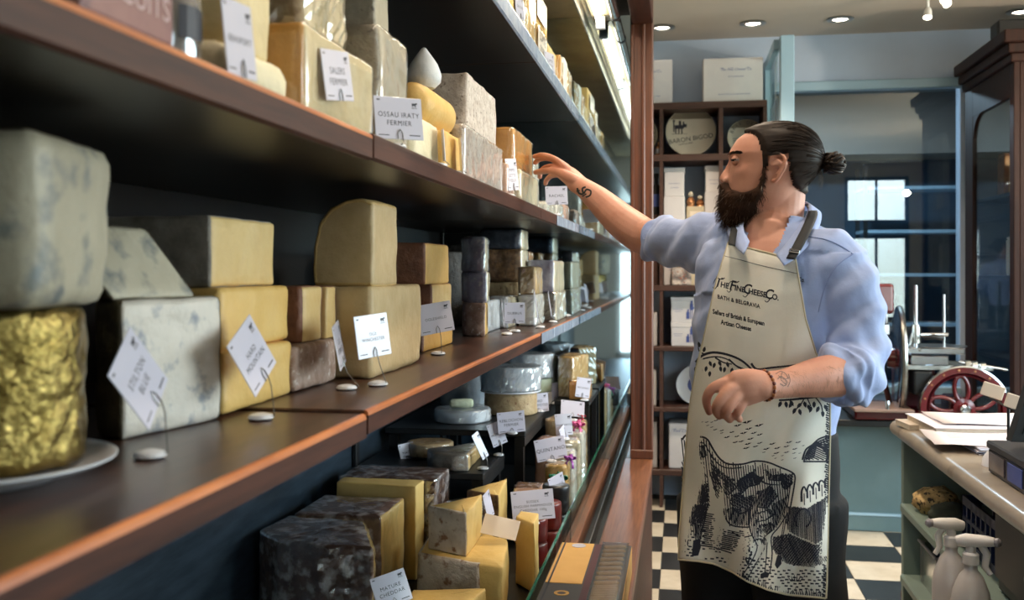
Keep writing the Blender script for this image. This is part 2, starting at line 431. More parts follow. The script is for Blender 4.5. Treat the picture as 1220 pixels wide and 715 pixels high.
def spot_head(u, v, Y, d, label):
    p = PY(u, v, Y)
    r = thing('track_spotlight', label, 'light', p, 'ceiling spotlights')
    d = Vector(d).normalized()
    lathe_obj('shade', [(0, -.06), (.015, -.058), (.02, -.04), (.0235, 0), (.021, 0), (.019, -.02), (.0, -.024)], p, M['white'], r, 20, axis=d)
    lathe_obj('lamp', [(0, -.003), (.020, -.004), (.020, -.009)], p, M['bulb'], r, 20, axis=d)
    q = p - d * .04
    tube_obj('arm', [q, (q.x, q.y, RZ)], .008, M['white'], r, 8)
    lathe_obj('ceiling_plate', [(0, 0), (.045, 0), (.045, -.014), (0, -.016)], (q.x, q.y, RZ), M['white'], r, 20)
    return r
spot_head(1105, 21, 5.5, (-.15, -.45, -1), 'white ceiling spotlight pointing down, left of the pair')
spot_head(1129, 5, 5.3, (.35, -.7, -.8), 'white ceiling spotlight tilted to the right, right of the pair')

# ---------------------------------------------------------------- wooden shelving on the back wall
KY0, KY1 = 6.15, RY1 - .002
M['walnut'] = mat('walnut_shelf', (62, 40, 32), (80, 52, 42), scale=9, stretch=(.6, 6, 6), rough=.45)
r = thing('wall_shelving', 'dark wooden compartment shelving against the pale blue back wall', 'shelving', (-.05, KY1, 0))
KB = [(2.433, 2.474), (2.116, 2.157), (1.322, 1.358), (.956, .984), (.585, .612), (.195, .231)]
KX = [(-.62, -.595), (-.133, -.112), (.223, .248), (.485, .507)]
for z0, z1 in KB: box_obj('shelf', (KX[0][0], KY0, z0), (KX[-1][1], KY1, z1), M['walnut'], r, .003)
for x0, x1 in KX:
    for (a, z0), (z1, b) in zip([(0, 0)] + KB[::-1], KB[::-1]):
        z0 = z0 if a == 0 and z0 == 0 else z0
    zs = [0] + [v for b in KB[::-1] for v in b]
    for k in range(0, len(zs) - 1, 2): box_obj('divider', (x0, KY0 + .004, zs[k]), (x1, KY1, zs[k + 1]), M['walnut'], r)
# ================================================================ the refrigerated display case
ZA, ZB, ZC, ZD = 1.643, 1.255, 2.132, .62      # tops of the upper, lower, top shelf and of the bottom deck
XF, YM = -.43, 4.20                             # shelf front edge, mirrored end of the case
CXB = -1.0
case = thing('display_case', 'long wooden and glass cheese display case along the left wall', 'display case', (-.6, 2.0, 0))
def board(y0, y1, ztop, th, top, face, edge, x0=CXB, x1=XF):
    sh = box_obj('shelf', (x0, y0, ztop - th), (x1 - .006, y1, ztop), top, case, .002)
    for p in sh.data.polygons: p.use_smooth = False
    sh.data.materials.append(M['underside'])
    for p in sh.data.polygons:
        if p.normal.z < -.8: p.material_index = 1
    # front lipping with worn top arris, its orange brightened for the light it catches
    bm = bmesh.new(); h = ztop - th
    prof = [(x1 - .006, h), (x1, h + .003), (x1, ztop - .007)]
    A = [[bm.verts.new((x, y, z)) for x, z in prof] for y in (y0, y1)]
    for a in range(2): bm.faces.new((A[0][a], A[0][a + 1], A[1][a + 1], A[1][a]))
    bm.faces.new((A[0][0], A[0][1], A[0][2], bm.verts.new((x1 - .006, y0, ztop - .007)))); bm.faces.new((A[1][0], A[1][1], A[1][2], bm.verts.new((x1 - .006, y1, ztop - .007))))
    bmobj('shelf_front', bm, face, sh)
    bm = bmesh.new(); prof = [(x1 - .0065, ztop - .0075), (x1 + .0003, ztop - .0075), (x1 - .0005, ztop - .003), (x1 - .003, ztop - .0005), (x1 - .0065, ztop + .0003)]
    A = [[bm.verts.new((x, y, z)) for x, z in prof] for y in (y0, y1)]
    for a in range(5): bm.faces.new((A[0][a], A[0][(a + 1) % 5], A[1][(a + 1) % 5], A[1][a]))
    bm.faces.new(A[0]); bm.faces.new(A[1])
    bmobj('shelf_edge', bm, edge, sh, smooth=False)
    return sh
TH_A, TH_B = .038, .036
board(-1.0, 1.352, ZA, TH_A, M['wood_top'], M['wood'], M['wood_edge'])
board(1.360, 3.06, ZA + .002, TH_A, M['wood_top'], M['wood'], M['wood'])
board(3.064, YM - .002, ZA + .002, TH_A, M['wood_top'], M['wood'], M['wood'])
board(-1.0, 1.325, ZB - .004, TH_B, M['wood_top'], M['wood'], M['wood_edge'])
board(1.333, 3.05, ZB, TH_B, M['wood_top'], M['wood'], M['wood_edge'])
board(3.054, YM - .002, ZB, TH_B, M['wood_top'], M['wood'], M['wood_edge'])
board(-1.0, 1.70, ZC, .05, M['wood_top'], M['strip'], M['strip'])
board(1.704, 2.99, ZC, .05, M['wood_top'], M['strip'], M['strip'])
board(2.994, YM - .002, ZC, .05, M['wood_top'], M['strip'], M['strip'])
# clip-on price strips on the far part of the shelf fronts
for z, th, ys in ((ZA, TH_A, (3.45, 3.72, 3.98, 4.19)), (ZB, TH_B, (3.06, 3.36, 3.66, 3.94, 4.19))):
    for a, b in zip(ys, ys[1:]): box_obj('price_strip', (XF + .0005, a + .003, z - th + .002), (XF + .004, b - .003, z - .001), M['strip'], case, .001)
# back lining, uprights and brackets
box_obj('back_panel', (CXB - .03, -1.0, ZB - .02), (CXB - .004, YM, 2.52), M['casein'], case)
box_obj('lower_back_panel', (CXB - .03, -1.0, .5), (CXB - .004, YM, ZB - .02), M['steelblue'], case)
for y in (.2, 1.34, 2.96, 4.1):
    up = box_obj('upright', (CXB - .004, y - .016, .55), (CXB + .012, y + .016, 2.5), M['black'], case, .002)
    for z, th in ((ZB - TH_B, 0), (ZA - TH_A, 0)):
        bm = bmesh.new()
        a = [bm.verts.new((x, yy, zz)) for yy in (y - .004, y + .004) for x, zz in ((CXB + .012, z), (CXB + .14, z), (CXB + .14, z - .02), (CXB + .012, z - .09))]
        bm.faces.new(a[:4]); bm.faces.new(a[4:])
        for k in range(4): bm.faces.new((a[k], a[(k + 1) % 4], a[4 + (k + 1) % 4], a[4 + k]))
        bmobj('bracket', bm, M['black'], up)
# mirrored end
box_obj('end_mirror', (CXB, YM, .5), (-.212, YM + .012, 2.52), M['mirror'], case)
box_obj('end_panel', (CXB - .03, YM + .012, 0), (-.206, YM + .06, 2.6), M['casein'], case)
# bottom deck, plinth, ledge, guard glass
box_obj('bottom_deck', (CXB, -1.0, ZD - .05), (-.324, YM - .002, ZD - .001), M['casein'], case)
box_obj('plinth_front', (-.15, -1.0, 0), (-.124, YM + .08, .63), M['wood'], case)
box_obj('inner_front', (-.324, -1.0, .45), (-.300, YM - .002, .655), M['ledge'], case, .003)
box_obj('channel', (-.300, -1.0, .56), (-.236, YM - .002, .60), M['black'], case)
box_obj('channel_rail', (-.272, -1.0, .60), (-.268, YM - .002, .64), M['steel'], case)
box_obj('ledge', (-.236, -1.0, .63), (-.118, YM - .002, .662), M['ledge'], case, .006, seg=2)
for a, b in ((1.2, 2.88), (2.90, YM - .01)):
    g = box_obj('guard_glass', (-.325, a, .656), (-.319, b, .748), M['glass'], case)
    box_obj('glass_edge', (-.3255, a, .748), (-.3185, b, .7525), M['glass_edge'], g, .001)
    box_obj('glass_end', (-.3255, a - .003, .656), (-.3185, a, .7525), M['chrome'], g)
# end post with moulded face and the beam over the front
post = box_obj('end_post', (-.206, YM, .655), (-.118, YM + .09, RZ - .002), M['post'], case, .004)
box_obj('post_bead', (-.166, YM - .012, .655), (-.150, YM - .0005, 2.48), M['post'], post, .004)
box_obj('post_fillet', (-.210, YM - .006, .655), (-.196, YM - .0005, 2.48), M['post'], post, .003)
box_obj('post_foot', (-.212, YM - .016, .662), (-.116, YM - .0005, .70), M['post'], post, .003)
box_obj('fascia_beam', (-.206, -1.0, 2.482), (-.118, YM - .001, 2.62), M['wood'], case, .004)
# canopy and lamps
box_obj('canopy', (CXB - .03, -1.0, 2.52), (-.37, YM, 2.56), M['brass_steel'], case)
box_obj('canopy_lip', (-.40, -1.0, 2.455), (-.392, YM - .002, 2.52), M['steel'], case, .002)
box_obj('canopy_rib', (-.62, -1.0, 2.50), (-.612, YM - .002, 2.52), M['steel'], case, .002)
box_obj('lamp_housing', (-.37, -1.0, 2.50), (-.285, YM - .002, 2.56), M['brass_steel'], case, .004)
for a, b in ((.6, 1.70), (1.76, 2.86), (2.92, 4.10)):
    lamp = tube_obj('lamp_tube', [(-.33, a, 2.468), (-.33, b, 2.468)], .0125, M['tubelight'], case, 12)
    for y in (a - .03, b):
        box_obj('lamp_holder', (-.35, y, 2.445), (-.31, y + .028, 2.50), M['disc'], lamp, .004)
tube_obj('rail_tube', [(-.262, -1.0, 2.47), (-.262, YM - .004, 2.47)], .019, M['chrome'], case, 14)
for y in (1.2, 2.9, 4.0): lathe_obj('tube_clamp', [(.0, -.01), (.0215, -.01), (.0215, .01), (0, .01)], (-.262, y, 2.47), M['black'], case, 16, axis=(0, 1, 0))
# black stepped trays on the deck
tray = thing('riser_tray', 'black stepped riser tray carrying the white wheels at the back of the deck', 'tray', (-.77, 3.5, ZD))
ZT, TX1, TY0 = .85, -.573, 2.87
ZT9, TX9 = .92, -.506
box_obj('tray_top', (-.985, TY0, ZT - .02), (TX1, 3.22, ZT), M['black'], tray, .003)
box_obj('tray_top', (-.985, 3.23, ZT9 - .02), (TX9, YM - .01, ZT9), M['black'], tray, .003)
for y, x1, z in ((TY0 + .02, TX1, ZT), (3.17, TX1, ZT), (3.25, TX9, ZT9), (YM - .06, TX9, ZT9)):
    for x in (-.975, x1 - .04): box_obj('leg', (x, y, ZD), (x + .03, y + .03, z - .02), M['black'], tray)
box_obj('front_apron', (TX1 - .012, TY0, ZT - .05), (TX1 - .002, 3.22, ZT - .02), M['black'], tray)
box_obj('front_apron', (TX9 - .012, 3.23, ZT9 - .05), (TX9 - .002, YM - .01, ZT9 - .02), M['black'], tray)
# boxes of crackers on the ledge
def on_ledge(u, v): return PZ(u, v, .662)
# ================================================================ cheeses
def P2(c1, c2, sc=14, **k): return mat('cheese_paste', c1, c2, scale=sc, rough=k.pop('rough', .5), bump=k.pop('bump', .3), bscale=k.pop('bscale', 48), **k)
def R2(c1, c2, sc=22, **k): return mat('cheese_rind', c1, c2, scale=sc, rough=k.pop('rough', .6), bump=k.pop('bump', .6), bscale=k.pop('bscale', 42), **k)
PASTE = dict(
    cream=P2((206, 184, 138), (218, 198, 152)), pale=P2((218, 206, 172), (228, 216, 184)), straw=P2((206, 172, 112), (216, 186, 128)),
    yellow=P2((214, 172, 96), (222, 184, 112)), amber=P2((196, 138, 62), (206, 152, 78), sc=9), orange=P2((206, 148, 66), (214, 160, 80), sc=9),
    cheddar=P2((212, 178, 104), (222, 190, 120), sc=9, bump=.2), white=P2((222, 220, 206), (230, 228, 216)), buff=P2((192, 166, 122), (204, 180, 138), sc=18),
    blue=P2((198, 190, 178), (212, 204, 194), sc=10, c3=(140, 142, 150), s3=(.56, .70), scale3=34), grey=P2((178, 164, 140), (188, 176, 152)),
    bluewide=P2((158, 150, 130), (176, 168, 148), sc=8, c3=(104, 110, 110), s3=(.52, .68), scale3=26), rose=P2((200, 160, 138), (212, 176, 150)))
RIND = dict(
    brown=R2((104, 62, 44), (136, 88, 62)), russet=R2((140, 96, 80), (166, 122, 102), sc=30), grey=R2((112, 104, 96), (150, 142, 132)),
    mottled=R2((92, 66, 44), (156, 118, 78), sc=40, c3=(66, 52, 44)), mould=R2((150, 120, 104), (186, 160, 146), sc=34, c3=(214, 202, 194), s3=(.58, .7)),
    purple=R2((132, 128, 150), (172, 170, 186), sc=22, c3=(176, 172, 176)), cloth=R2((92, 66, 56), (128, 98, 84), sc=26, c3=(200, 190, 188), s3=(.48, .64), scale3=30),  # cloth: pale mould patches widened to stand in for film highlights
    white=R2((202, 206, 210), (220, 222, 224), sc=18, bump=.2), bluewhite=R2((200, 210, 222), (224, 229, 234), sc=16, bump=.25), dark=R2((40, 36, 32), (66, 60, 54)),
    gold=mat('gold_foil', (112, 94, 46), (146, 126, 72), scale=24, rough=.24, metal=.9, bump=.9, bscale=34), redwax=mat('red_wax', (92, 22, 18), (108, 30, 24), scale=8, rough=.3, coat=.4),
    blackwax=mat('black_wax', (20, 20, 22), rough=.35, coat=.4), straw=R2((188, 156, 98), (204, 174, 118)), speck=R2((186, 172, 160), (210, 200, 190), sc=46, c3=(120, 104, 92), s3=(.6, .68)),
    greystone=R2((160, 148, 130), (182, 170, 152), sc=30, c3=(120, 110, 98), s3=(.62, .72)), orange=R2((196, 122, 66), (214, 152, 92)), greenish=R2((196, 204, 170), (212, 216, 190)),
    bloom=R2((190, 178, 166), (212, 202, 192), sc=24, c3=(146, 112, 88), s3=(.58, .68), scale3=40), stilton=R2((58, 50, 38), (96, 84, 58), sc=30), darkblue=R2((44, 52, 66), (78, 88, 104), sc=24), tan=R2((176, 146, 106), (198, 172, 132), sc=30, c3=(150, 110, 78)))

def RM(k): return RIND.get(k) or PASTE[k]
def round_poly(poly, kinds, rc, seg):
    """rounds corners and resamples; returns points, kind per edge"""
    n = len(poly); pts = []; ks = []
    for i in range(n):
        p, a, b = Vector(poly[i]), Vector(poly[i - 1]), Vector(poly[(i + 1) % n])
        u, w = (a - p), (b - p); lu, lw = u.length, w.length
        ang = u.angle(w) if lu > 1e-9 and lw > 1e-9 else math.pi
        if ang < math.radians(155):
            d = min(rc, lu * .4, lw * .4)
            for t in (0, .5, 1):
                q = p + u.normalized() * d * (1 - t) ** 2 + w.normalized() * d * t ** 2
                pts.append(q); ks.append(kinds[i - 1] if t < .5 else kinds[i])
            ks[-1] = kinds[i]
        else: pts.append(p); ks.append(kinds[i])
    out = []; ok = []
    for i in range(len(pts)):
        a, b = pts[i], pts[(i + 1) % len(pts)]
        m = max(1, int(math.ceil((b - a).length / seg)))
        for k in range(m): out.append(a.lerp(b, k / m)); ok.append(ks[i])
    return out, ok
def prism(poly, kinds, z0, z1, bev, seg, amp, top='r', bot='r', fn=None, seed=0., rc=None, nscale=22.):
    pts, ks = round_poly(poly, kinds, rc if rc is not None else bev * 1.2, seg)
    n = len(pts); cen = sum(pts, Vector((0, 0))) / n
    area = sum(pts[i].x * pts[(i + 1) % n].y - pts[(i + 1) % n].x * pts[i].y for i in range(n))
    if area < 0:
        pts = pts[::-1]; ks = ks[::-1]; ks = ks[1:] + ks[:1]
    nr = []
    for i in range(n):
        e = (pts[(i + 1) % n] - pts[i - 1]); q = Vector((e.y, -e.x)); nr.append(q.normalized() if q.length > 1e-9 else Vector((0, 0)))
    h = z1 - z0; bev = min(bev, h * .4)
    lv = [(z0, bev), (z0 + .3 * bev, .3 * bev), (z0 + bev, 0)]
    m = max(1, int((h - 2 * bev) / seg))
    for k in range(1, m): lv.append((z0 + bev + (h - 2 * bev) * k / m, 0))
    lv += [(z1 - bev, 0), (z1 - .3 * bev, .3 * bev), (z1, bev)]
    V = []; F = []; K = []; E = []
    for z, ins in lv:
        for p, q in zip(pts, nr):
            c = p - q * ins; V.append(Vector((c.x, c.y, z)))
    for l in range(len(lv) - 1):
        for i in range(n):
            j = (i + 1) % n
            F.append((l * n + i, l * n + j, (l + 1) * n + j, (l + 1) * n + i)); K.append(ks[i])
    for base, z, kd, flip in ((0, z0, bot, True), ((len(lv) - 1) * n, z1, top, False)):
        prev = list(range(base, base + n))
        for s in (.66, .33):
            st = len(V)
            for i in prev[:]: pass
            for i in range(n):
                b = V[base + i]; V.append(Vector((cen.x + (b.x - cen.x) * s, cen.y + (b.y - cen.y) * s, z)))
            cur = list(range(st, st + n))
            for i in range(n):
                j = (i + 1) % n; q = (prev[i], prev[j], cur[j], cur[i]); F.append(q[::-1] if flip else q); K.append(kd)
            prev = cur
        V.append(Vector((cen.x, cen.y, z))); c = len(V) - 1
        for i in range(n):
            q = (prev[i], prev[(i + 1) % n], c); F.append(q[::-1] if flip else q); K.append(kd)
    if fn: V = [Vector(fn(v)) for v in V]
    sd = Vector((seed * 3.1, seed * 1.7, seed * 2.3))
    if amp > 0:
        for v in V:
            d = noise.noise_vector(v * nscale + sd) * amp
            if v.z < z0 + .002: d.z = max(0, d.z)
            if v.z > z1 - .002: d.z = min(0, d.z)
            v += d
    return V, F, K
def vnormals(V, F):
    N = [Vector((0, 0, 0)) for _ in V]
    for f in F:
        q = (V[f[1]] - V[f[0]]).cross(V[f[2]] - V[f[0]])
        if len(f) == 4: q += (V[f[2]] - V[f[0]]).cross(V[f[3]] - V[f[0]])
        for i in f: N[i] += q
    return [x.normalized() if x.length > 1e-12 else Vector((0, 0, 1)) for x in N]
def shell(V, F, N, out, inn):
    used = sorted({i for f in F for i in f}); mp = {i: k for k, i in enumerate(used)}; n = len(used)
    vs = [V[i] + N[i] * out for i in used] + [V[i] - N[i] * inn for i in used]
    fs = []; ec = {}
    for f in F:
        g = [mp[i] for i in f]; fs.append(tuple(g)); fs.append(tuple(n + i for i in reversed(g)))
        for a, b in zip(g, g[1:] + g[:1]): ec[(a, b)] = 1
    for a, b in list(ec):
        if (b, a) not in ec: fs.append((b, a, n + a, n + b))
    return vs, fs
CHEESES = 'cheeses in the display case'
def cheese(name, label, poly, kinds, z0, h, paste, rind, wrap=None, bev=.006, seg=.012, amp=.0025, top='r', bot='r', fn=None, rc=None, nscale=22., group=CHEESES, cat='cheese', upright=False):
    z0 += .0004; z1 = z0 + h - .0004
    seed = random.random() * 50
    V, F, K = prism(poly, kinds, z0, z1, bev, seg, amp, top, bot, fn, seed, rc, nscale)
    cx = sum(v.x for v in V) / len(V); cy = sum(v.y for v in V) / len(V)
    both = ('p' in K) and ('r' in K)
    if not both and not wrap:
        o = pydata(name, V, F, [PASTE[paste] if 'p' in K else RM(rind)], None, True, origin=(cx, cy, z0))
        return tag(o, label, cat, group)
    r = thing(name, label, cat, (cx, cy, min(v.z for v in V)), group)
    N = vnormals(V, F)
    if 'p' in K: pydata('paste', V, F, [PASTE[paste]], r, True)
    else: pydata('rind', V, F, [RM(rind)], r, True)
    if both:
        vs, fs = shell(V, [f for f, k in zip(F, K) if k == 'r'], N, .0012, .0015)
        for v in vs:
            if v.z < z0 and not upright: v.z = z0
        pydata('rind', vs, fs, [RM(rind)], r, True)
    if wrap:
        am, m, flat = {'cling': (.0022, 'film', False), 'crinkle': (.0055, 'film2', True), 'tight': (.0012, 'film', False)}[wrap]
        W = []
        for v, q in zip(V, N):
            d = abs(noise.noise(v * 55 + Vector((seed, 0, 0)))) * am + .0018
            w = v + q * d; w.z = max(w.z, z0 + .0002) if v.z < z0 + .01 and not upright else w.z
            W.append(w)
        pydata('plastic_wrap', W, F, [M[m]], r, not flat)
    return r
def rect(x0, x1, y0, y1, rot=0.):
    c = Vector(((x0 + x1) / 2, (y0 + y1) / 2)); out = []
    for x, y in ((x0, y0), (x1, y0), (x1, y1), (x0, y1)):
        d = Vector((x, y)) - c; out.append((c.x + d.x * math.cos(rot) - d.y * math.sin(rot), c.y + d.x * math.sin(rot) + d.y * math.cos(rot)))
    return out
def block(name, label, X, uc, ur, depth, z0, h, paste, rind, kinds='prpr', **k):
    """block whose near front vertical edge is seen at uc, far front edge at ur; faces: near, front, far, back"""
    y0, y1 = YX(uc, X), YX(ur, X)
    if y1 > YM - .05 or y0 > YM - .1: print('FAR', label, y0, y1)
    return cheese(name, label, rect(X - depth, X, y0, y1, k.pop('rot', 0.)), list(kinds), z0, h, paste, rind, **k)
def disc_poly(cx, cy, r, a0=0, a1=360, n=28, full=True):
    if full: return [(cx + r * math.cos(2 * math.pi * i / n), cy + r * math.sin(2 * math.pi * i / n)) for i in range(n)], ['r'] * n
    pts = [(cx + r * math.cos(math.radians(a0 + (a1 - a0) * i / n)), cy + r * math.sin(math.radians(a0 + (a1 - a0) * i / n))) for i in range(n + 1)]
    if abs(a1 - a0 - 180) < 1: return pts, ['r'] * n + ['p']
    return [(cx, cy)] + pts, ['p'] + ['r'] * n + ['p']
def wheel(name, label, cx, cy, r, z0, h, rind, **k):
    p, ks = disc_poly(cx, cy, r); return cheese(name, label, p, ks, z0, h, k.pop('paste', 'cream'), rind, rc=0, **k)
def sector(name, label, cx, cy, r, a0, a1, z0, h, paste, rind, **k):
    p, ks = disc_poly(cx, cy, r, a0, a1, max(6, int(abs(a1 - a0) / 8)), False); return cheese(name, label, p, ks, z0, h, paste, rind, **k)
def HT(v0, v1, p): return (v0 - v1) / FPX * zcam(p)      # height of something seen from v0 (foot) to v1 (top) at point p

# ---------------------------------------------------------------- price tickets
_txt = bpy.data.curves.new('text_source', 'FONT'); _txo = bpy.data.objects.new('text_source', _txt)
_tmp_scene = bpy.data.scenes.new('text_scene'); _tmp_scene.collection.objects.link(_txo)
_tcache = {}
def text_mesh(s, size=1., shear=0., align='CENTER', spacing=1., extrude=0., bold=0.):
    """flat text as (verts, faces) in the xy plane; cap height about .7 size"""
    key = (s, shear, align, spacing, extrude, bold)
    if key not in _tcache:
        _txt.body = s; _txt.size = 1.; _txt.shear = shear; _txt.align_x = align; _txt.align_y = 'CENTER'; _txt.space_character = spacing; _txt.extrude = extrude; _txt.offset = bold; _txt.resolution_u = 3
        me = _txo.to_mesh()
        _tcache[key] = ([v.co.copy() for v in me.vertices], [tuple(p.vertices) for p in me.polygons]); _txo.to_mesh_clear()
    V, F = _tcache[key]
    return [v * size for v in V], F
class Flat:
    """collects flat shapes in a local xy plane"""
    def __init__(s): s.V = []; s.F = []
    def add(s, V, F, dx=0, dy=0, z=0, rot=0.):
        b = len(s.V); c, sn = math.cos(rot), math.sin(rot)
        s.V += [Vector((v[0] * c - v[1] * sn + dx, v[0] * sn + v[1] * c + dy, z)) for v in V]; s.F += [tuple(b + i for i in f) for f in F]
    def poly(s, pts, z=0): s.add(pts, [tuple(range(len(pts)))], z=z)
    def rect(s, x0, y0, x1, y1, z=0): s.poly([(x0, y0), (x1, y0), (x1, y1), (x0, y1)], z)
    def text(s, t, x, y, size, z=0, **k): V, F = text_mesh(t, size, **k); s.add(V, F, x, y, z)
    def stroke(s, pts, w, z=0):
        pts = [Vector(p[:2]) for p in pts]
        for a, b in zip(pts, pts[1:]):
            d = b - a
            if d.length < 1e-9: continue
            q = Vector((-d.y, d.x)).normalized() * w / 2; s.poly([a - q, b - q, b + q, a + q], z)
def emblem(fl, x, y, s, z):
    """small cow-shaped emblem over a rule"""
    fl.rect(x - .45 * s, y - .05 * s, x + .3 * s, y + .32 * s, z); fl.rect(x + .3 * s, y + .12 * s, x + .55 * s, y + .42 * s, z)
    for q in (-.42, -.2, .1, .24): fl.rect(x + q * s, y - .32 * s, x + (q + .09) * s, y - .05 * s, z)
    fl.rect(x - .5 * s, y - .5 * s, x + .5 * s, y - .42 * s, z)
TICKETS = 'price tickets in the display case'
M['sleeve'] = M['card']
def ticket(label, pos, w, h, yaw, tilt=12., roll=0., lines=(), foot=None, small=True, card='card', ink='ink', logo=True, size=None, wire=True, name='price_ticket', cat='ticket', group=TICKETS):
    """card with its centre at pos; yaw: degrees of the facing direction (0 = +X, -90 = towards the camera); foot: (z) of the surface it stands on"""
    pos = Vector(pos); a = math.radians(yaw); nrm = Vector((math.cos(a), math.sin(a), 0))
    xa = Vector((-math.sin(a), math.cos(a), 0)); ya = Vector((0, 0, 1))
    T = math.radians(tilt); n2 = nrm * math.cos(T) + ya * math.sin(T); y2 = ya * math.cos(T) - nrm * math.sin(T)
    q = math.radians(roll); x3 = xa * math.cos(q) + y2 * math.sin(q); y3 = y2 * math.cos(q) - xa * math.sin(q)
    mtx = Matrix(((x3.x, y3.x, n2.x, pos.x), (x3.y, y3.y, n2.y, pos.y), (x3.z, y3.z, n2.z, pos.z), (0, 0, 0, 1)))
    r = thing(name, label, cat, (pos.x, pos.y, pos.z), group)
    bm = bmesh.new(); add_box(bm, (-w / 2, -h / 2, -.0007), (w / 2, h / 2, .0007), .0006); bmesh.ops.transform(bm, matrix=mtx, verts=bm.verts[:])
    bmobj('card', bm, M[card], r)
    fl = Flat(); z = .0009
    if lines:
        sz = size or min(.14 * h / .7, .92 * w / max(len(l) for l in lines) * 1.1)
        y = -.02 * h + (len(lines) - 1) * .55 * sz
        for l in lines: fl.text(l, -.0, y, sz, z, spacing=1.12); y -= 1.15 * sz
    if logo: emblem(fl, .34 * w, .33 * h, .15 * h, z)
    if small:
        fl.rect(-.44 * w, -.42 * h, -.22 * w, -.40 * h, z); fl.rect(.2 * w, -.41 * h, .43 * w, -.385 * h, z); fl.rect(-.44 * w, .40 * h, -.37 * w, .43 * h, z)
    if fl.F: pydata('lettering', [mtx @ v for v in fl.V], fl.F, M[ink], r)['kind'] = 'stuff'
    if wire:
        pts = [mtx @ Vector(p) for p in ((-.05 * w, -.5 * h, .002), (-.05 * w, -.36 * h, .002), (0, -.27 * h, .0025), (.05 * w, -.36 * h, .002), (.05 * w, -.5 * h, .002))]
        if foot is not None:
            b = Vector((pos.x, pos.y, foot)) + nrm * (-.008 if foot > 1.6 else .012); e = mtx @ Vector((.05 * w, -.5 * h, .002))
            pts += [(e.x + nrm.x * .004, e.y + nrm.y * .004, max(foot + .01, e.z - .012)), (b.x + nrm.x * .02, b.y + nrm.y * .02, foot + .006), (b.x, b.y, foot + .005)]
        tube_obj('wire', pts, .0008, M['wire'], r, 5)
        if foot is not None:
            lathe_obj('base', [(0, .0003), (.014, .0003), (.0175, .003), (.015, .007), (.007, .0092), (0, .0095)], (b.x, b.y, foot), M['disc'], r, 18)
    return r
random.seed(7)
# ---------------------------------------------------------------- lower wooden shelf, nearest first
ZBn = ZB - .004
pc = (-.66, .84)
r = thing('plate', 'white china plate under the gold-wrapped cheese at the left edge', 'plate', (pc[0], pc[1], ZBn))
lathe_obj('dish', [(0, .0005), (.075, .0005), (.08, .004), (.118, .014), (.128, .019), (.1285, .021), (.126, .0215), (.116, .0175), (.082, .010), (0, .009)], (pc[0], pc[1], ZBn), M['disc'], r, 48)
zz = ZBn + .0135
wheel('cheese_truckle', 'truckle wrapped in crinkled gold foil on a white plate', pc[0], pc[1], .099, zz + .0012, .150, 'gold', seg=.009, amp=.004, bev=.01, nscale=60)
cheese('cheese_half', 'large pale blue-veined half cheese on top of the gold-foil truckle', rect(-.755, -.555, .735, .925, .2), list('pppr'), zz + .1512, .155, 'bluewide', 'stilton', top='r', bev=.016, rc=.03, amp=.003,
       fn=lambda v: (v.x + (v.x + .66) * .05 * (v.z - zz - .14) / .15, v.y, v.z))
A_, B_ = PZ(146, 526, ZBn), PZ(264, 500, ZBn)
mid = (A_ + B_) / 2; rad = (B_ - A_).length / 2; a0 = math.degrees(math.atan2(B_.y - A_.y, B_.x - A_.x))
hb3 = HT(526, 358, A_)
def half_poly(mx, my, rr, a0): return disc_poly(mx, my, rr, a0, a0 + 180, 20, False)
p, k = half_poly(mid.x, mid.y, rad, a0)
cheese('cheese_half', 'upright half of a white blue-veined cheese with dark rind behind the tilted ticket', p, k, ZBn, hb3, 'blue', 'stilton', bev=.008, amp=.003)
p, k = half_poly(mid.x - .012, mid.y - .02, rad * .80, a0)
cheese('cheese_half', 'blue-veined wedge with a sloping cut face lying on the white blue-veined half', p, k, ZBn + hb3, .088, 'bluewide', 'stilton', bev=.005, amp=.002,
       fn=lambda v: (v.x - .055 * (v.z - ZBn - hb3) / .088, v.y - .03 * (v.z - ZBn - hb3) / .088, v.z))
p5 = PX(265, 478, -.611)
z1 = ZB; h1 = .085; h2 = .086; h3 = .098
block('cheese_block', 'yellow block at the bottom of the three-high stack beside the blue-veined half', -.605, 266, 348, .16, z1, h1, 'yellow', 'orange', 'pppp', top='p', bev=.007)
block('cheese_block', 'smooth yellow block in the middle of the three-high stack', -.612, 263, 345, .17, z1 + h1, h2, 'yellow', 'orange', 'pppp', top='p', bev=.008)
block('cheese_block', 'brown-rinded block on top of the three-high stack on the lower shelf', -.63, 252, 327, .19, z1 + h1 + h2, h3, 'straw', 'grey', 'rppr', bev=.005, amp=.003)
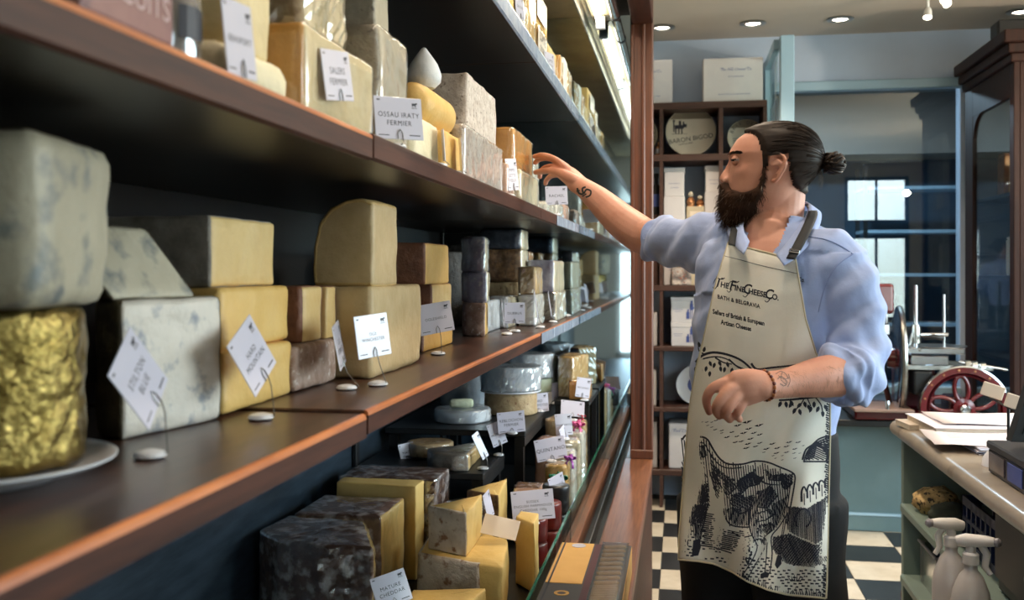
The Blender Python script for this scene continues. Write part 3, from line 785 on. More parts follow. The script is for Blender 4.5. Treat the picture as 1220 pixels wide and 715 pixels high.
# joint at Y 1.33; from here the surface is ZB
block('cheese_block', 'mould-mottled pinkish block under the two upright brown-rinded slabs', -.60, 352, 401, .15, ZB, .075, 'rose', 'mould', 'rrrr', bev=.008, amp=.003)
block('cheese_slab', 'first upright slab with brown rind on the mottled block', -.612, 361, 385, .15, ZB + .075, .092, 'straw', 'brown', 'rprr', bev=.005, rc=.012)
block('cheese_slab', 'second narrower upright slab right behind the first on the mottled block', -.609, 389, 400, .14, ZB + .075, .091, 'straw', 'brown', 'pprr', bev=.004)
x0 = -.545
block('cheese_block', 'big pale golden block behind the ticket with two lines, base of the pair', x0, 443, 502, .17, ZB, .166, 'buff', 'straw', 'prpr'[0:1] + 'ppr', top='p', bev=.009, amp=.003)
c_ = ZB + .166
y0, y1 = YX(447, x0), YX(476, x0)
cheese('cheese_half', 'film-wrapped rounded half cheese standing on the big golden block', [(x0 - .004, c_ + .0004), (x0 - .004, c_ + .15), (x0 - .022, c_ + .158), (x0 - .055, c_ + .155), (x0 - .085, c_ + .140), (x0 - .108, c_ + .112), (x0 - .118, c_ + .07), (x0 - .116, c_ + .0004)],
       list('prrrrrrr'), y0, y1 - y0, 'buff', 'straw', top='p', bot='p', wrap='cling', bev=.006, rc=.006, fn=lambda v: (v.x, v.z, v.y), upright=True)
ys = -.60
for nm, u0, u1, zz, hh, pa, l in (('cheese_block', 505, 540, 0, .062, 'orange', 'orange-topped piece at the foot of the brown-rinded pair'), ('cheese_wedge', 515, 538, .062, .098, 'straw', 'lower of two brown-rinded yellow wedges in the pair'),
                              ('cheese_wedge', 507, 535, .160, .100, 'yellow', 'upper of two brown-rinded yellow wedges, cut face lit')):
    y0, y1 = YX(u0, ys), YX(u1, ys)
    cheese(nm, l, [(ys, y0), (ys, y1), (ys - .13, y1 + .02), (ys - .15, y0 - .03)], list('prrr'), ZB + zz, hh, pa, 'brown', bev=.006, amp=.002)
yc = YX(556, -.63)
for u0, zz, hh, pa, ri, l, rr, w in ((556, 0, .098, 'yellow', 'mould', 'mottled yellow piece at the foot of the purple-grey stack', .072, None), (562, .098, .093, 'pale', 'purple', 'lower purple-grey half truckle wrapped in film', .078, 'cling'),
                         (556, .191, .10, 'pale', 'purple', 'upper purple-grey half truckle in crinkled film', .074, 'crinkle')):
    p, k = disc_poly(-.575, 2.925 + (u0 - 556) * .003, rr, 98, 278, 20, False)
    cheese('cheese_truckle', l, p, k, ZB + zz, hh, pa, ri, wrap=w, bev=.007)
block('cheese_piece', 'white waxed-paper piece leaning behind the turned ticket', -.595, 579, 596, .07, ZB, .10, 'white', 'white', 'rrrr', wrap='cling', bev=.006)
block('cheese_piece', 'pale film-wrapped piece behind the pair of turned tickets', -.57, 606, 619, .07, ZB, .105, 'pale', 'white', 'rppr', wrap='crinkle', bev=.008)
yq = YX(606, -.64)
for u0, u1, zz, hh, ri, l, w in ((598, 634, 0, .15, 'tan', 'crusty brown half wheel at the bottom of the tall mottled stack', None), (590, 630, .15, .123, 'mottled', 'brown mottled half wheel in the middle of the tall mottled stack', 'cling'),
                                 (588, 628, .273, .074, 'darkblue', 'nearly black half wheel on top of the tall mottled stack', 'cling')):
    block('round_cheese', l, -.585, 622, 630, .16, ZB + zz, hh, 'pale', ri, 'rprr', wrap=w, bev=.006, amp=.003, rc=.02)
L6 = [(-.50, 638, 648, 0, .11, 'white', 'white', 'white piece standing in film beside the dark mottled stack', 'crinkle'), (-.50, 638, 646, .11, .095, 'straw', 'tan', 'small tan wedge in crinkled film above the white piece', 'crinkle'),
      (-.47, 662, 674, 0, .112, 'pale', 'grey', 'lower grey-rinded block of the far pair in crinkled film', 'crinkle'), (-.475, 660, 672, .112, .12, 'pale', 'purple', 'upper grey-rinded block of the far pair', 'cling')]
for X, u0, u1, zz, hh, pa, ri, l, w in L6: block('cheese_block', l, X, u0, u1, .10 if u0 > 650 else .06, ZB + zz, hh, pa, ri, 'rppr', wrap=w, bev=.006)
cheese('cheese_block', 'white film-wrapped block nearest the mirrored end of the lower shelf', rect(-.72, -.60, 3.98, 4.12), list('rppr'), ZB, .14, 'white', 'white', wrap='crinkle')
cheese('cheese_block', 'amber film-wrapped block stacked nearest the mirrored end of the lower shelf', rect(-.71, -.61, 3.99, 4.11), list('rppr'), ZB + .14, .13, 'amber', 'brown', wrap='crinkle')
cheese('cheese_block', 'dark green waxed block deep on the lower shelf by the mirrored end', rect(-.93, -.80, 3.90, 4.06), list('rrrr'), ZB, .30, 'pale', 'dark', wrap='crinkle')
cheese('round_cheese', 'dark waxed wheel at the back of the lower shelf behind the purple-grey stack', disc_poly(-.86, 2.75, .10)[0], ['r'] * 28, ZB, .24, 'pale', 'darkblue', rc=0)
cheese('cheese_block', 'dark-rinded block at the back of the lower shelf behind the three-high stack', rect(-.98, -.84, 1.10, 1.25), list('rrrr'), ZBn, .2, 'pale', 'stilton')
cheese('round_cheese', 'dark wheel at the back of the lower shelf behind the far pair', disc_poly(-.84, 3.45, .11)[0], ['r'] * 28, ZB, .26, 'pale', 'dark', rc=0)
# tickets on the lower shelf
TB = dict(foot=ZB)
ticket('ticket leaning far to the left before the white blue-veined half', PZ(166, 548, ZBn) + Vector((-.006, .01, .085)), .088, .078, 2, 20, 33, ('STILTON', 'BLUE'), ZBn)
ticket('leaning ticket before the yellow three-high stack', PZ(304, 500, ZBn) + Vector((-.004, .0, .086)), .092, .080, -4, 18, 26, ('HARD', 'MOUNTAIN'), ZBn)
ticket('narrow turned ticket before the mould-mottled pinkish block', PX(404, 411, -.55), .086, .072, 12, 10, 6, ('OLD', 'REMEKER'), ZB)
ticket('upright ticket with two printed lines before the big golden block', PX(444, 400, -.515), .078, .072, -28, 6, 4, ('OLD', 'WINCHESTER'), ZB)
ticket('slightly tilted ticket with one printed word before the brown-rinded pair', PX(519, 379, -.56), .088, .070, -50, 6, 8, ('OGLESHIELD',), ZB)
ticket('turned ticket left of the translucent ticket pair', PX(599, 373, -.53), .075, .075, 10, 6, 8, ('TUNWORTH',), ZB, size=.012)
ticket('second turned ticket facing the camera beside the film-wrapped pale piece', PX(613, 373, -.52), .066, .066, -70, 2, 0, ('DURRUS',), ZB)
ticket('narrow slanting ticket with glossy edges right of the tall mottled stack', PX(639, 364, -.482), .06, .095, 5, 8, 10, (), ZB)
ticket('narrow glossy ticket before the white piece in film', PX(655, 362, -.482), .06, .09, 5, 8, 8, (), ZB)
ticket('small ticket before the far grey-rinded pair', PX(672, 358, -.49), .05, .075, 0, 6, 6, (), ZB)

# ---------------------------------------------------------------- upper wooden shelf
ZAn, ZAf = ZA, ZA + .002
r = thing('printed_bag', 'maroon printed packet at the top left on the upper shelf', 'packet', (-.51, .77, ZAn))
bm = bmesh.new(); add_box(bm, (-.56, .70, ZAn + .0003), (-.456, .85, ZAn + .15), .012, seg=2); bmobj('wrapper', bm, M.setdefault('maroon', mat('maroon_paper', (112, 66, 64), (134, 86, 82), scale=12, rough=.45, coat=.3)), r)
fl = Flat(); fl.text('CHARCOAL', 0, .018, .03, 0); fl.text('BISCUITS', 0, -.016, .03, 0)
pydata('lettering', [Vector((-.4555, .775 + v.x, ZAn + .055 + v.y)) for v in fl.V], fl.F, M.setdefault('palemark', mat('pale_print', (190, 160, 160), rough=.5)), r)
r = thing('small_jar', 'glass jar with dark label beside the maroon packet', 'jar', (-.50, .905, ZAn))
M['jarfill'] = mat('dark_preserve', (70, 62, 66), (96, 84, 86), scale=20, rough=.3, coat=.5)
lathe_obj('contents', [(0, .003), (.031, .003), (.032, .01), (.032, .07), (.028, .078), (0, .08)], (-.50, .905, ZAn), M['jarfill'], r, 28)
lathe_obj('glass', [(0, .0004), (.034, .0004), (.0355, .006), (.0355, .076), (.03, .086), (.03, .092)], (-.50, .905, ZAn), M['film2'], r, 28)
lathe_obj('lid', [(0, .108), (.031, .108), (.033, .105), (.033, .0925), (0, .0925)], (-.50, .905, ZAn), M['steel'], r, 28)
bm = bmesh.new()
for k in range(6):
    a, b = math.radians(-40 + k * 14), math.radians(-26 + k * 14)
    vs = [bm.verts.new((-.50 + .0359 * math.cos(t), .905 + .0359 * math.sin(t), ZAn + z)) for t, z in ((a, .03), (b, .03), (b, .062), (a, .062))]; bm.faces.new(vs)
bmobj('jar_label', bm, M['ink'], r)
block('cheese_piece', 'rounded cream piece under the steep narrow ticket on the upper shelf', -.462, 268, 352, .14, ZAn, .048, 'pale', 'straw', 'pppp', top='p', bev=.014, rc=.035)
block('cheese_block', 'pale cream block standing on the rounded cream piece', -.478, 274, 322, .13, ZAn + .048, .085, 'cream', 'straw', 'pppr', top='p', bev=.006)
block('cheese_block', 'large golden block with deep yellow side carrying a ticket, upper shelf', -.458, 363, 445, .19, ZAf, .112, 'cream', 'amber', 'rppr', top='p', bev=.007, amp=.002, wrap='tight')
zt_ = ZAf + .112
block('cheese_piece', 'piece in sparkling crinkled film on top of the large golden block', -.485, 366, 412, .12, zt_, .10, 'cream', 'tan', 'rppr', wrap='crinkle', bev=.012, amp=.006)
block('cheese_block', 'tall grey-tan block wrapped in film behind the ticket with the long name', -.475, 452, 486, .19, ZAf, .198, 'grey', 'greystone', 'rppr', wrap='cling', bev=.008, amp=.004)
block('cheese_block', 'smaller grey block on top of the tall film-wrapped grey-tan block', -.515, 447, 463, .14, ZAf + .198, .09, 'grey', 'greystone', 'rppr', bev=.005)
X = -.462
block('cheese_piece', 'cream piece directly right of the ticket with the long name', X, 496, 526, .10, ZAf, .082, 'pale', 'straw', 'pppr', top='p', bev=.01, rc=.03)
block('cheese_piece', 'small yellow piece between two narrow tickets on the upper shelf', X, 531, 550, .10, ZAf, .085, 'yellow', 'straw', 'pppr', top='p', bev=.008)
y0, y1 = YX(496, -.50), YX(532, -.50)
bm = bmesh.new(); add_lathe(bm, [(0, 0), (.030, .004), (.040, .018), (.042, .06), (.042, y1 - y0 - .03), (.034, y1 - y0 - .008), (0, y1 - y0)], (-.512, y0 - .01, ZAf + .127), 24, axis=(0, 1, 0))
o = bmobj('cheese_log', bm, PASTE['yellow'], None, True, origin=(-.512, y0, ZAf + .127)); tag(o, 'smooth yellow cheese log lying across the cream pieces on the upper shelf', 'cheese', CHEESES)
q = Vector((-.512, YX(505, -.512), ZAf + .1695))
o = lathe_obj('cheese_drop', [(0, 0), (.022, .002), (.034, .014), (.036, .028), (.028, .05), (.014, .07), (.005, .082), (0, .085)], q, RIND['white'], None, 24, origin=q); tag(o, 'white drop-shaped cheese standing on the yellow log', 'cheese', CHEESES)
block('cheese_piece', 'white chunk flecked with dark specks behind the yellow log', -.64, 496, 508, .07, ZAf, .235, 'white', 'white', 'pppp', top='p', bev=.004, amp=.002)
block('cheese_block', 'lower speckled grey-beige block of the tall pair on the upper shelf', -.46, 553, 599, .17, ZAf, .121, 'grey', 'speck', 'rrrr', bev=.006, amp=.003, wrap='cling')
block('cheese_block', 'upper speckled grey-beige block of the tall pair on the upper shelf', -.475, 557, 591, .17, ZAf + .121, .130, 'grey', 'speck', 'rrrr', bev=.005, amp=.003)
block('cheese_piece', 'thin white wrapped piece against the far side of the speckled pair', -.60, 585, 590, .08, ZAf, .21, 'white', 'white', 'pppp', bev=.004)
block('cheese_wedge', 'small beige wedge in film below the amber block', -.452, 604, 613, .10, ZAf, .088, 'rose', 'tan', 'pppr', wrap='cling', bev=.005)
block('cheese_wedge', 'pale wrapped wedge directly under the amber block', -.44, 620, 641, .12, ZAf, .086, 'pale', 'tan', 'ppr' + 'r', wrap='cling', bev=.006)
block('cheese_wedge', 'amber block in film which the man is taking from the upper shelf', -.448, 612, 634, .12, ZAf + .088, .105, 'amber', 'brown', 'pppr', top='p', wrap='cling', bev=.006)
block('cheese_piece', 'white labelled packet beside the amber block', -.50, 636, 642, .08, ZAf, .20, 'white', 'white', 'pppp', bev=.004, wrap='crinkle')
for X, u0, u1, hh, pa, l in ((-.47, 652, 660, .05, 'white', 'white soft cheese in film behind the single-name square ticket'), (-.46, 664, 671, .062, 'white', 'white soft cheese in film right of the square ticket'), (-.455, 673, 678, .07, 'rose', 'pinkish piece in film under the forearm')):
    block('cheese_piece', l, X, u0, u1, .10, ZAf, hh, pa, 'white', 'pppp', top='p', wrap='crinkle', bev=.012)
cheese('cheese_piece', 'rosy film-wrapped piece near the mirror on the upper shelf', rect(-.68, -.58, 3.92, 4.08), list('pppp'), ZAf, .10, 'rose', 'white', wrap='crinkle')
ticket('steep narrow ticket at the upper left over the rounded cream piece', PX(285, 47, -.447), .07, .078, 0, 4, 4, ('BEAUFORT',), None, size=.010)
ticket('tilted ticket stuck on the large golden block', PX(402, 90, -.4455), .080, .066, -8, 4, 8, ('SALERS', 'FERMIER'), None, size=.0125)
ticket('broad ticket with a long name over the shelf joint', PX(475, 141, -.447), .090, .068, -42, 4, 2, ('OSSAU IRATY', 'FERMIER'), ZAf, size=.0115)
ticket('small narrow ticket before the cream piece on the upper shelf', PX(528, 173, -.447), .05, .06, 18, 4, 4, ('BRIN',), ZAf)
ticket('second small narrow ticket before the speckled pair', PX(549, 186, -.447), .05, .075, 18, 4, 6, ('TOMME',), ZAf)
ticket('narrow ticket with several lines before the small beige wedge', PX(610, 208, -.445), .06, .085, -20, 4, 6, ('MIMO', 'LETTE', 'VIEUX'), ZAf, size=.012)
ticket('square ticket with a single name below the reaching hand', PX(663, 233, -.44), .080, .066, -72, 4, 2, ('RACHEL',), ZAf, size=.014)

# ---------------------------------------------------------------- top shelf (seen from below)
CL = [(-.452, 601, 612, .115, 'yellow', 'straw', 'yellow block at the near end of the top shelf'), (-.455, 613, 628, .10, 'cream', 'straw', 'cream block with a ticket on the top shelf'), (-.455, 629, 638, .17, 'yellow', 'straw', 'tall yellow slab behind the printed blocks on the top shelf'),
      (-.46, 640, 651, .12, 'yellow', 'straw', 'lower yellow block with a printed rind on the top shelf'), (-.46, 653, 663, .115, 'straw', 'straw', 'yellow block behind the white ticket on the top shelf'),
      (-.452, 667, 671, .13, 'orange', 'orange', 'narrow orange block with a printed edge on the top shelf'), (-.452, 672, 676, .15, 'white', 'white', 'white-faced block next to the narrow orange block')]
for X, u0, u1, hh, pa, ri, l in CL: block('cheese_block', l, X, u0, u1, .13, ZC, hh, pa, ri, 'pppr', top='p', bev=.004, wrap='cling' if 'printed' in l or 'cream' in l else None)
block('cheese_block', 'upper yellow block stacked on the printed one, top shelf', -.462, 639, 652, .13, ZC + .12, .11, 'yellow', 'straw', 'pppr', top='p', bev=.004)
cheese('cheese_block', 'crinkle-wrapped yellow block by the mirror on the top shelf', rect(-.58, -.452, 3.98, 4.14), list('pppr'), ZC, .13, 'yellow', 'straw', wrap='crinkle')
cheese('cheese_block', 'white wrapped block second from the mirror on the top shelf', rect(-.74, -.61, 3.90, 4.04), list('pppr'), ZC, .16, 'white', 'white', wrap='crinkle')
def rind_print(u0, u1, X, z0, z1, words, label, name='printed_label', col='ink'):
    ya, yb = YX(u0, X), YX(u1, X)
    r = thing(name, label, 'label', (X, (ya + yb) / 2, (z0 + z1) / 2), 'printed labels on the top shelf')
    box_obj('paper', (X, ya, z0), (X + .0012, yb, z1), M['card2'], r)
    fl = Flat(); n = len(words); w = yb - ya
    for k, t in enumerate(words): fl.text(t, 0, (n / 2 - k - .5) * (z1 - z0) / n, min((z1 - z0) / n * 1.0, w / max(1, len(t)) * 1.4), 0)
    pydata('lettering', [Vector((X + .0016, (ya + yb) / 2 + v.x, (z0 + z1) / 2 + v.y)) for v in fl.V], fl.F, M[col], r)
rind_print(640, 651, -.4555, ZC + .135, ZC + .215, ('COMTE', '24'), 'printed paper label on the upper stacked yellow block')
rind_print(641, 651, -.4565, ZC + .02, ZC + .105, ('COMTE', 'FORT'), 'printed paper label on the lower yellow block')
ticket('ticket at the near end of the top shelf', PX(619, 8, -.445), .07, .07, -10, 4, 2, ('GRUYERE',), ZC, size=.011)
ticket('white ticket before the yellow block on the top shelf', PX(655, 75, -.440), .085, .07, -15, 4, 2, ('COMTE', 'ETTE'), ZC, size=.014)

# ---------------------------------------------------------------- bottom deck: cloth-bound cheddars at the near end
G = 'cheeses on the bottom deck'
ht = .22
cheese('cheddar_wedge', 'nearest big cloth-bound cheddar wedge in shiny film at the bottom left', [(-.668, 2.108), (-.757, 2.32), (-.96, 2.345), (-.975, 2.20), (-.90, 2.135), (-.79, 2.10)], list('pprrrr'), ZD, ht, 'cheddar', 'cloth', wrap='crinkle', bev=.005, amp=.004, rc=.008, group=G)
cheese('cheddar_wedge', 'second cloth-bound cheddar wedge, yellow cut face towards the ticket', rect(-.95, -.728, 2.36, 2.565), list('rprr'), ZD, ht + .003, 'cheddar', 'cloth', wrap='cling', bev=.004, amp=.003, group=G)
cheese('cheddar_block', 'tall plain yellow cheddar slab behind the second cloth-bound wedge', [(-.70, 2.578), (-.70, 2.665), (-.93, 2.665), (-.93, 2.60)], list('pppp'), ZD, .252, 'cheddar', 'cloth', top='p', bev=.003, amp=.002, group=G)
cheese('cheddar_wedge', 'farthest dark-topped cheddar wedge in crinkled film beside the black tray', rect(-.95, -.672, 2.68, 2.845), list('rrrr'), ZD, .25, 'cheddar', 'cloth', wrap='crinkle', bev=.004, amp=.003, group=G)
hE = .14
def PP(u, v, z): q = PZ(u, v, z); return (q.x, q.y)
cheese('cheese_half', 'large mottled cheese piece under the triangular wedge', [PP(497, 659, ZD + hE), PP(571, 672, ZD + hE), PP(599, 676, ZD + hE), PP(606, 642, ZD + hE), (-.56, 2.60), (-.65, 2.55)], list('rpppr' + 'r'), ZD, hE, 'cheddar', 'bloom', top='p', bev=.006, amp=.003, rc=.012, group=G)
cheese('cheese_wedge', 'triangular mottled-rind wedge standing on the large mottled piece', [PP(510, 654, ZD + hE), PP(556, 664, ZD + hE), (-.512, 2.545)], list('rpp'), ZD + hE, .106, 'cheddar', 'bloom', top='p', bev=.004, amp=.002, rc=.004, group=G)
cheese('cheese_wedge', 'bright yellow cut wedge left of the dark red truckles', [(-.432, 2.60), (-.372, 2.525), (-.378, 2.645), (-.428, 2.66)], list('pppr'), ZD, .178, 'cheddar', 'straw', top='p', bev=.003, rc=.004, group=G)
cheese('cheese_wedge', 'low yellow wedge at the bottom edge before the large mottled piece', [(-.60, 2.09), (-.455, 2.13), (-.44, 2.23), (-.60, 2.19)], list('pppr'), ZD, .105, 'cheddar', 'straw', top='p', bev=.004, group=G)
cheese('cheese_wedge', 'dark-rinded wedge with yellow top behind the triangular one', [PP(556, 584, .82), PP(594, 591, .82), PP(604, 570, .82)], list('rpp'), ZD, .20, 'cheddar', 'mottled', top='p', bev=.004, rc=.004, group=G)
tr = .041
for cx, cy, z, hh, m, l in ((-.412, 2.775, 0, .068, 'redwax', 'lower dark red waxed truckle nearest the guard glass'), (-.412, 2.775, .068, .068, 'redwax', 'upper dark red waxed truckle nearest the guard glass'),
                           (-.384, 2.868, 0, .08, 'redwax', 'lower dark red truckle of the second stack'), (-.384, 2.868, .08, .08, 'redwax', 'upper dark red truckle of the second stack'),
                           (-.374, 2.985, 0, .10, 'blackwax', 'lower black waxed truckle behind the red ones'), (-.374, 2.985, .10, .085, 'blackwax', 'upper black waxed truckle behind the red ones')):
    wheel('waxed_truckle', l, cx, cy, tr, ZD + z, hh, m, bev=.007, seg=.012, amp=.001, group='waxed truckles')
r = thing('clear_tub', 'clear plastic tub with a dark filling behind the cheddars', 'tub', (-.60, 2.90, ZD))
lathe_obj('contents', [(0, .003), (.045, .003), (.05, .15), (0, .152)], (-.585, 2.68, ZD), M['jarfill'], r, 24)
lathe_obj('tub', [(0, .0004), (.048, .0004), (.054, .175), (.058, .18), (.058, .19), (0, .192)], (-.585, 2.68, ZD), M['film2'], r, 24)

# white and wrapped wheels on the black tray
ZT2 = ZT
cheese('cheese_block', 'grey-rinded block at the near end of the black tray', [PP(541, 563, ZT), PP(558, 562, ZT), PP(573, 545, ZT), (-.70, 3.03), (-.77, 2.97), (-.735, 2.90)], list('rpprrr'), ZT, .052, 'straw', 'grey', wrap='cling', bev=.006, group=G)
def plate(cx, cy, r, z, label, m='disc'):
    o = lathe_obj('plate', [(0, .0004), (r * .7, .0004), (r, .007), (r, .009), (r * .7, .003), (0, .003)], (cx, cy, z), M[m], None, 32, origin=(cx, cy, z)); tag(o, label, 'plate', 'plates on the black tray'); return z + .0032
z = plate(-.80, 3.125, .085, ZT, 'dark plate under the flat tan wheel on the black tray', 'black')
wheel('round_cheese', 'flat tan wheel in film on the dark plate, black tray', -.80, 3.125, .075, z, .045, 'tan', wrap='cling', group=G, amp=.003)
wheel('round_cheese', 'blue-white wheel at the bottom with a small log on it', -.762, 3.43, .098, ZT9, .045, 'bluewhite', wrap='crinkle', group=G, amp=.003)
o = bpy.data.objects
bm = bmesh.new(); add_lathe(bm, [(0, 0), (.012, .002), (.016, .01), (.016, .075), (.012, .083), (0, .085)], (-.80, 3.39, ZT9 + .065), 16, axis=(1, .25, 0)); tag(bmobj('cheese_log', bm, RIND['greenish'], None, True, origin=(-.8, 3.39, ZT9 + .065)), 'little pale green log lying on the blue-white wheel', 'cheese', G)
wheel('round_cheese', 'beige wheel supporting the big white film-wrapped wheel', -.625, 3.64, .098, ZT9, .082, 'tan', group=G)
o = lathe_obj('round_board', [(0, .0004), (.112, .0004), (.113, .003), (.112, .0056), (0, .0056)], (-.625, 3.64, ZT9 + .082), M['disc'], None, 32, origin=(-.625, 3.64, ZT9 + .082)); tag(o, 'pale board between the beige and the big white wheel', 'board'); z = ZT9 + .088
wheel('round_cheese', 'big white film-wrapped wheel on the beige wheel', -.625, 3.64, .112, z, .088, 'bluewhite', wrap='crinkle', group=G, amp=.004)
wheel('round_cheese', 'lower pale wheel of the far white stack', -.59, 3.915, .085, ZT9, .05, 'white', group=G)
wheel('round_cheese', 'middle pale wheel of the far white stack', -.59, 3.915, .082, ZT9 + .05, .055, 'greenish', group=G)
wheel('round_cheese', 'topmost white film-wrapped wheel of the far white stack', -.59, 3.915, .088, ZT9 + .105, .095, 'bluewhite', wrap='crinkle', group=G, amp=.004)
wheel('round_cheese', 'white wheel on the back of the black tray behind the big white wheel', -.84, 3.86, .105, ZT9, .16, 'bluewhite', wrap='cling', group=G)
p, k = disc_poly(-.56, 4.09, .08, 175, 300, 14, False)
cheese('cheese_wedge', 'dark-topped wedge in film beside the mirror on the black tray', p, k, ZT9, .15, 'pale', 'mottled', wrap='crinkle', group=G)
# right-hand front: stand with yellow wedges, packets along the guard glass
r = thing('display_stand', 'black display stand under the big yellow film-wrapped wedges by the mirror', 'stand', (-.42, 3.98, ZD))
box_obj('top', (-.483, 3.80, .93), (-.345, 4.17, .95), M['black'], r, .003)
for x in (-.48, -.37):
    for y in (3.81, 4.14): box_obj('leg', (x, y, ZD), (x + .02, y + .02, .93), M['black'], r)
cheese('cheese_wedge', 'big yellow film-wrapped wedge standing on the black display stand', [(-.48, 3.90), (-.42, 3.87), (-.37, 4.03), (-.44, 4.10), (-.48, 4.07)], list('ppprr'), .95, .16, 'straw', 'brown', wrap='crinkle', top='p', group=G)
cheese('cheese_wedge', 'smaller amber wedge in front of the big yellow wedge on the stand', [(-.43, 3.815), (-.352, 3.835), (-.352, 3.96), (-.395, 3.845)], list('pppr'), .95, .075, 'amber', 'brown', wrap='cling', top='p', group=G)
pk = [(-.46, 3.02, .09, .09, .17, 'rose', 'mottled', 'brown mottled piece behind the printed farmhouse ticket'), (-.40, 3.12, .07, .07, .15, 'straw', 'tan', 'yellow film-wrapped piece beside the green ribbon'),
      (-.40, 3.235, .07, .08, .20, 'yellow', 'straw', 'yellow wrapped piece under the single-name wide ticket'), (-.395, 3.36, .08, .08, .22, 'white', 'white', 'white film-wrapped piece right of the wide ticket'),
      (-.385, 3.47, .07, .08, .24, 'pale', 'white', 'cream film-wrapped piece, next along the guard glass'), (-.38, 3.58, .07, .08, .25, 'white', 'white', 'white round packet near the pink ribbon'),
      (-.468, 3.50, .07, .10, .235, 'rose', 'russet', 'russet rinded piece between tray and packets'), (-.385, 3.70, .07, .09, .27, 'straw', 'tan', 'tall straw-coloured packet beside the stand'), (-.462, 3.69, .06, .09, .28, 'buff', 'tan', 'buff piece behind the tall straw-coloured packet')]
for cx, cy, wx, wy, hh, pa, ri, l in pk:
    cheese('cheese_piece', l, rect(cx - wx / 2, cx + wx / 2, cy - wy / 2, cy + wy / 2, random.uniform(-.15, .15)), list('pppr'), ZD, hh, pa, ri, wrap='crinkle', bev=.01, group=G, fn=lambda v, c=cy: (v.x, v.y, v.z))
def ribbon(cx, cy, z, s, m, label):
    bm = bmesh.new()
    for q in range(5):
        a = q * 1.256; pts = [(0, 0, 0), (.5 * math.cos(a), .5 * math.sin(a), .35), (math.cos(a + .2), math.sin(a + .2), .2 + .3 * (q % 2)), (.6 * math.cos(a + .5), .6 * math.sin(a + .5), -.05), (0, 0, 0)]
        add_tube(bm, [Vector(p) * s + Vector((cx, cy, z)) for p in catmull(pts, 3)], (s * .28, s * .05), 6)
    for q in (-1, 1): add_tube(bm, [Vector((cx, cy, z)), Vector((cx + .5 * s * q, cy - .4 * s, z - .6 * s)), Vector((cx + .6 * s * q, cy - .7 * s, z - 1.5 * s))], (s * .28, s * .04), 6)
    o = bmobj('ribbon_bow', bm, M[m], None, True, origin=(cx, cy, z)); tag(o, label, 'ribbon', 'ribbon bows on the packets')
for k, c in (('pink', (214, 92, 150)), ('purple', (160, 76, 170)), ('green', (42, 132, 104)), ('redrib', (186, 50, 70))): M[k] = mat(k + '_ribbon', c, rough=.35, coat=.3)
ribbon(-.385, 3.12, ZD + .172, .030, 'green', 'green ribbon bow on the packet beside the black truckles')
ribbon(-.36, 3.235, ZD + .215, .020, 'purple', 'purple ribbon bow on a packet by the guard glass')
ribbon(-.37, 3.58, ZD + .272, .026, 'pink', 'pink ribbon bow on the white round packet')
ribbon(-.37, 3.70, ZD + .285, .018, 'redrib', 'red ribbon bow on the tall straw-coloured packet')
# tickets on the deck
ticket('ticket at the bottom edge before the second cloth-bound cheddar', PX(466, 702, -.60), .076, .066, -62, 20, 14, ('MATURE', 'CHEDDAR'), None, size=.011)
ticket('wide ticket with three small lines above the dark red truckles', Vector((-.402, 2.70, .806)), .118, .080, -72, 14, 3, ('SUSSEX', 'ENGLISH FARMHOUSE', 'CHEDDAR 100g'), ZD + .1365, size=.0098)
ticket('blank cream ticket back leaning on the large mottled piece', PZ(596, 628, .80), .092, .055, -80, 40, -14, (), None, card='card2', logo=False, small=False, wire=False)
ticket('narrow white ticket beside the dark-rinded wedge', PX(582, 602, -.50), .05, .07, -10, 10, 10, (), None, small=True, wire=False)
ticket('tilted ticket behind the wide farmhouse ticket', PX(664, 578, -.37), .07, .06, -35, 8, 12, ('TRUCKLE',), None, size=.011)
ticket('blue-lit ticket leaning at the back of the deck behind the cheddars', PX(486, 543, -.86), .05, .08, -62, 12, 10, ('MADE', 'FROM', 'RAW MILK'), None, size=.011, logo=False)
ticket('silver-framed ticket tilted at the near end of the black tray', PX(572, 531, -.60), .030, .085, -35, 10, 24, (), ZT, wire=True)
ticket('second tilted ticket with one line on the black tray', PX(592, 517, -.59), .055, .075, -52, 10, 16, ('MORBIER',), ZT, size=.010)
ticket('ticket with two lines and a wire peak before the big white wheel', PX(609, 503, -.545), .095, .068, -60, 4, 3, ('REBLOCHON', 'FERMIER'), ZT9, size=.0125)
ticket('ticket with two lines before the beige wheel on the tray', PX(641, 480, -.53), .085, .07, -58, 4, 3, ('LORD', 'OAKWOOD'), ZT9, size=.013)
ticket('bluish ticket before the far white stack', PX(660, 467, -.50), .085, .07, -50, 6, 5, (), ZT9)
ticket('wide ticket with a single name among the packets', PX(656, 535, -.425), .105, .072, -66, 12, 8, ('QUINTANO',), ZD + .2005, size=.017)
ticket('glossy ticket turned away right of the wide single-name ticket', PX(673, 521, -.40), .05, .08, -20, 10, 20, ('PIAVE',), ZD + .2205, size=.010)
ticket('upright ticket standing among the packets in front of the stand', Vector((-.405, 3.45, .912)), .06, .075, -70, 6, 4, ('MANCHEGO',), ZD + .2405, size=.009)
ticket('tilted ticket before the amber wedge on the stand', Vector((-.372, 3.806, 1.0)), .06, .075, -60, 6, -10, ('PECORINO',), .9505, size=.009)
ticket('flat-leaning ticket at the foot of the stand', Vector((-.40, 3.69, .935)), .09, .06, -70, 25, -8, (), ZD + .2705)
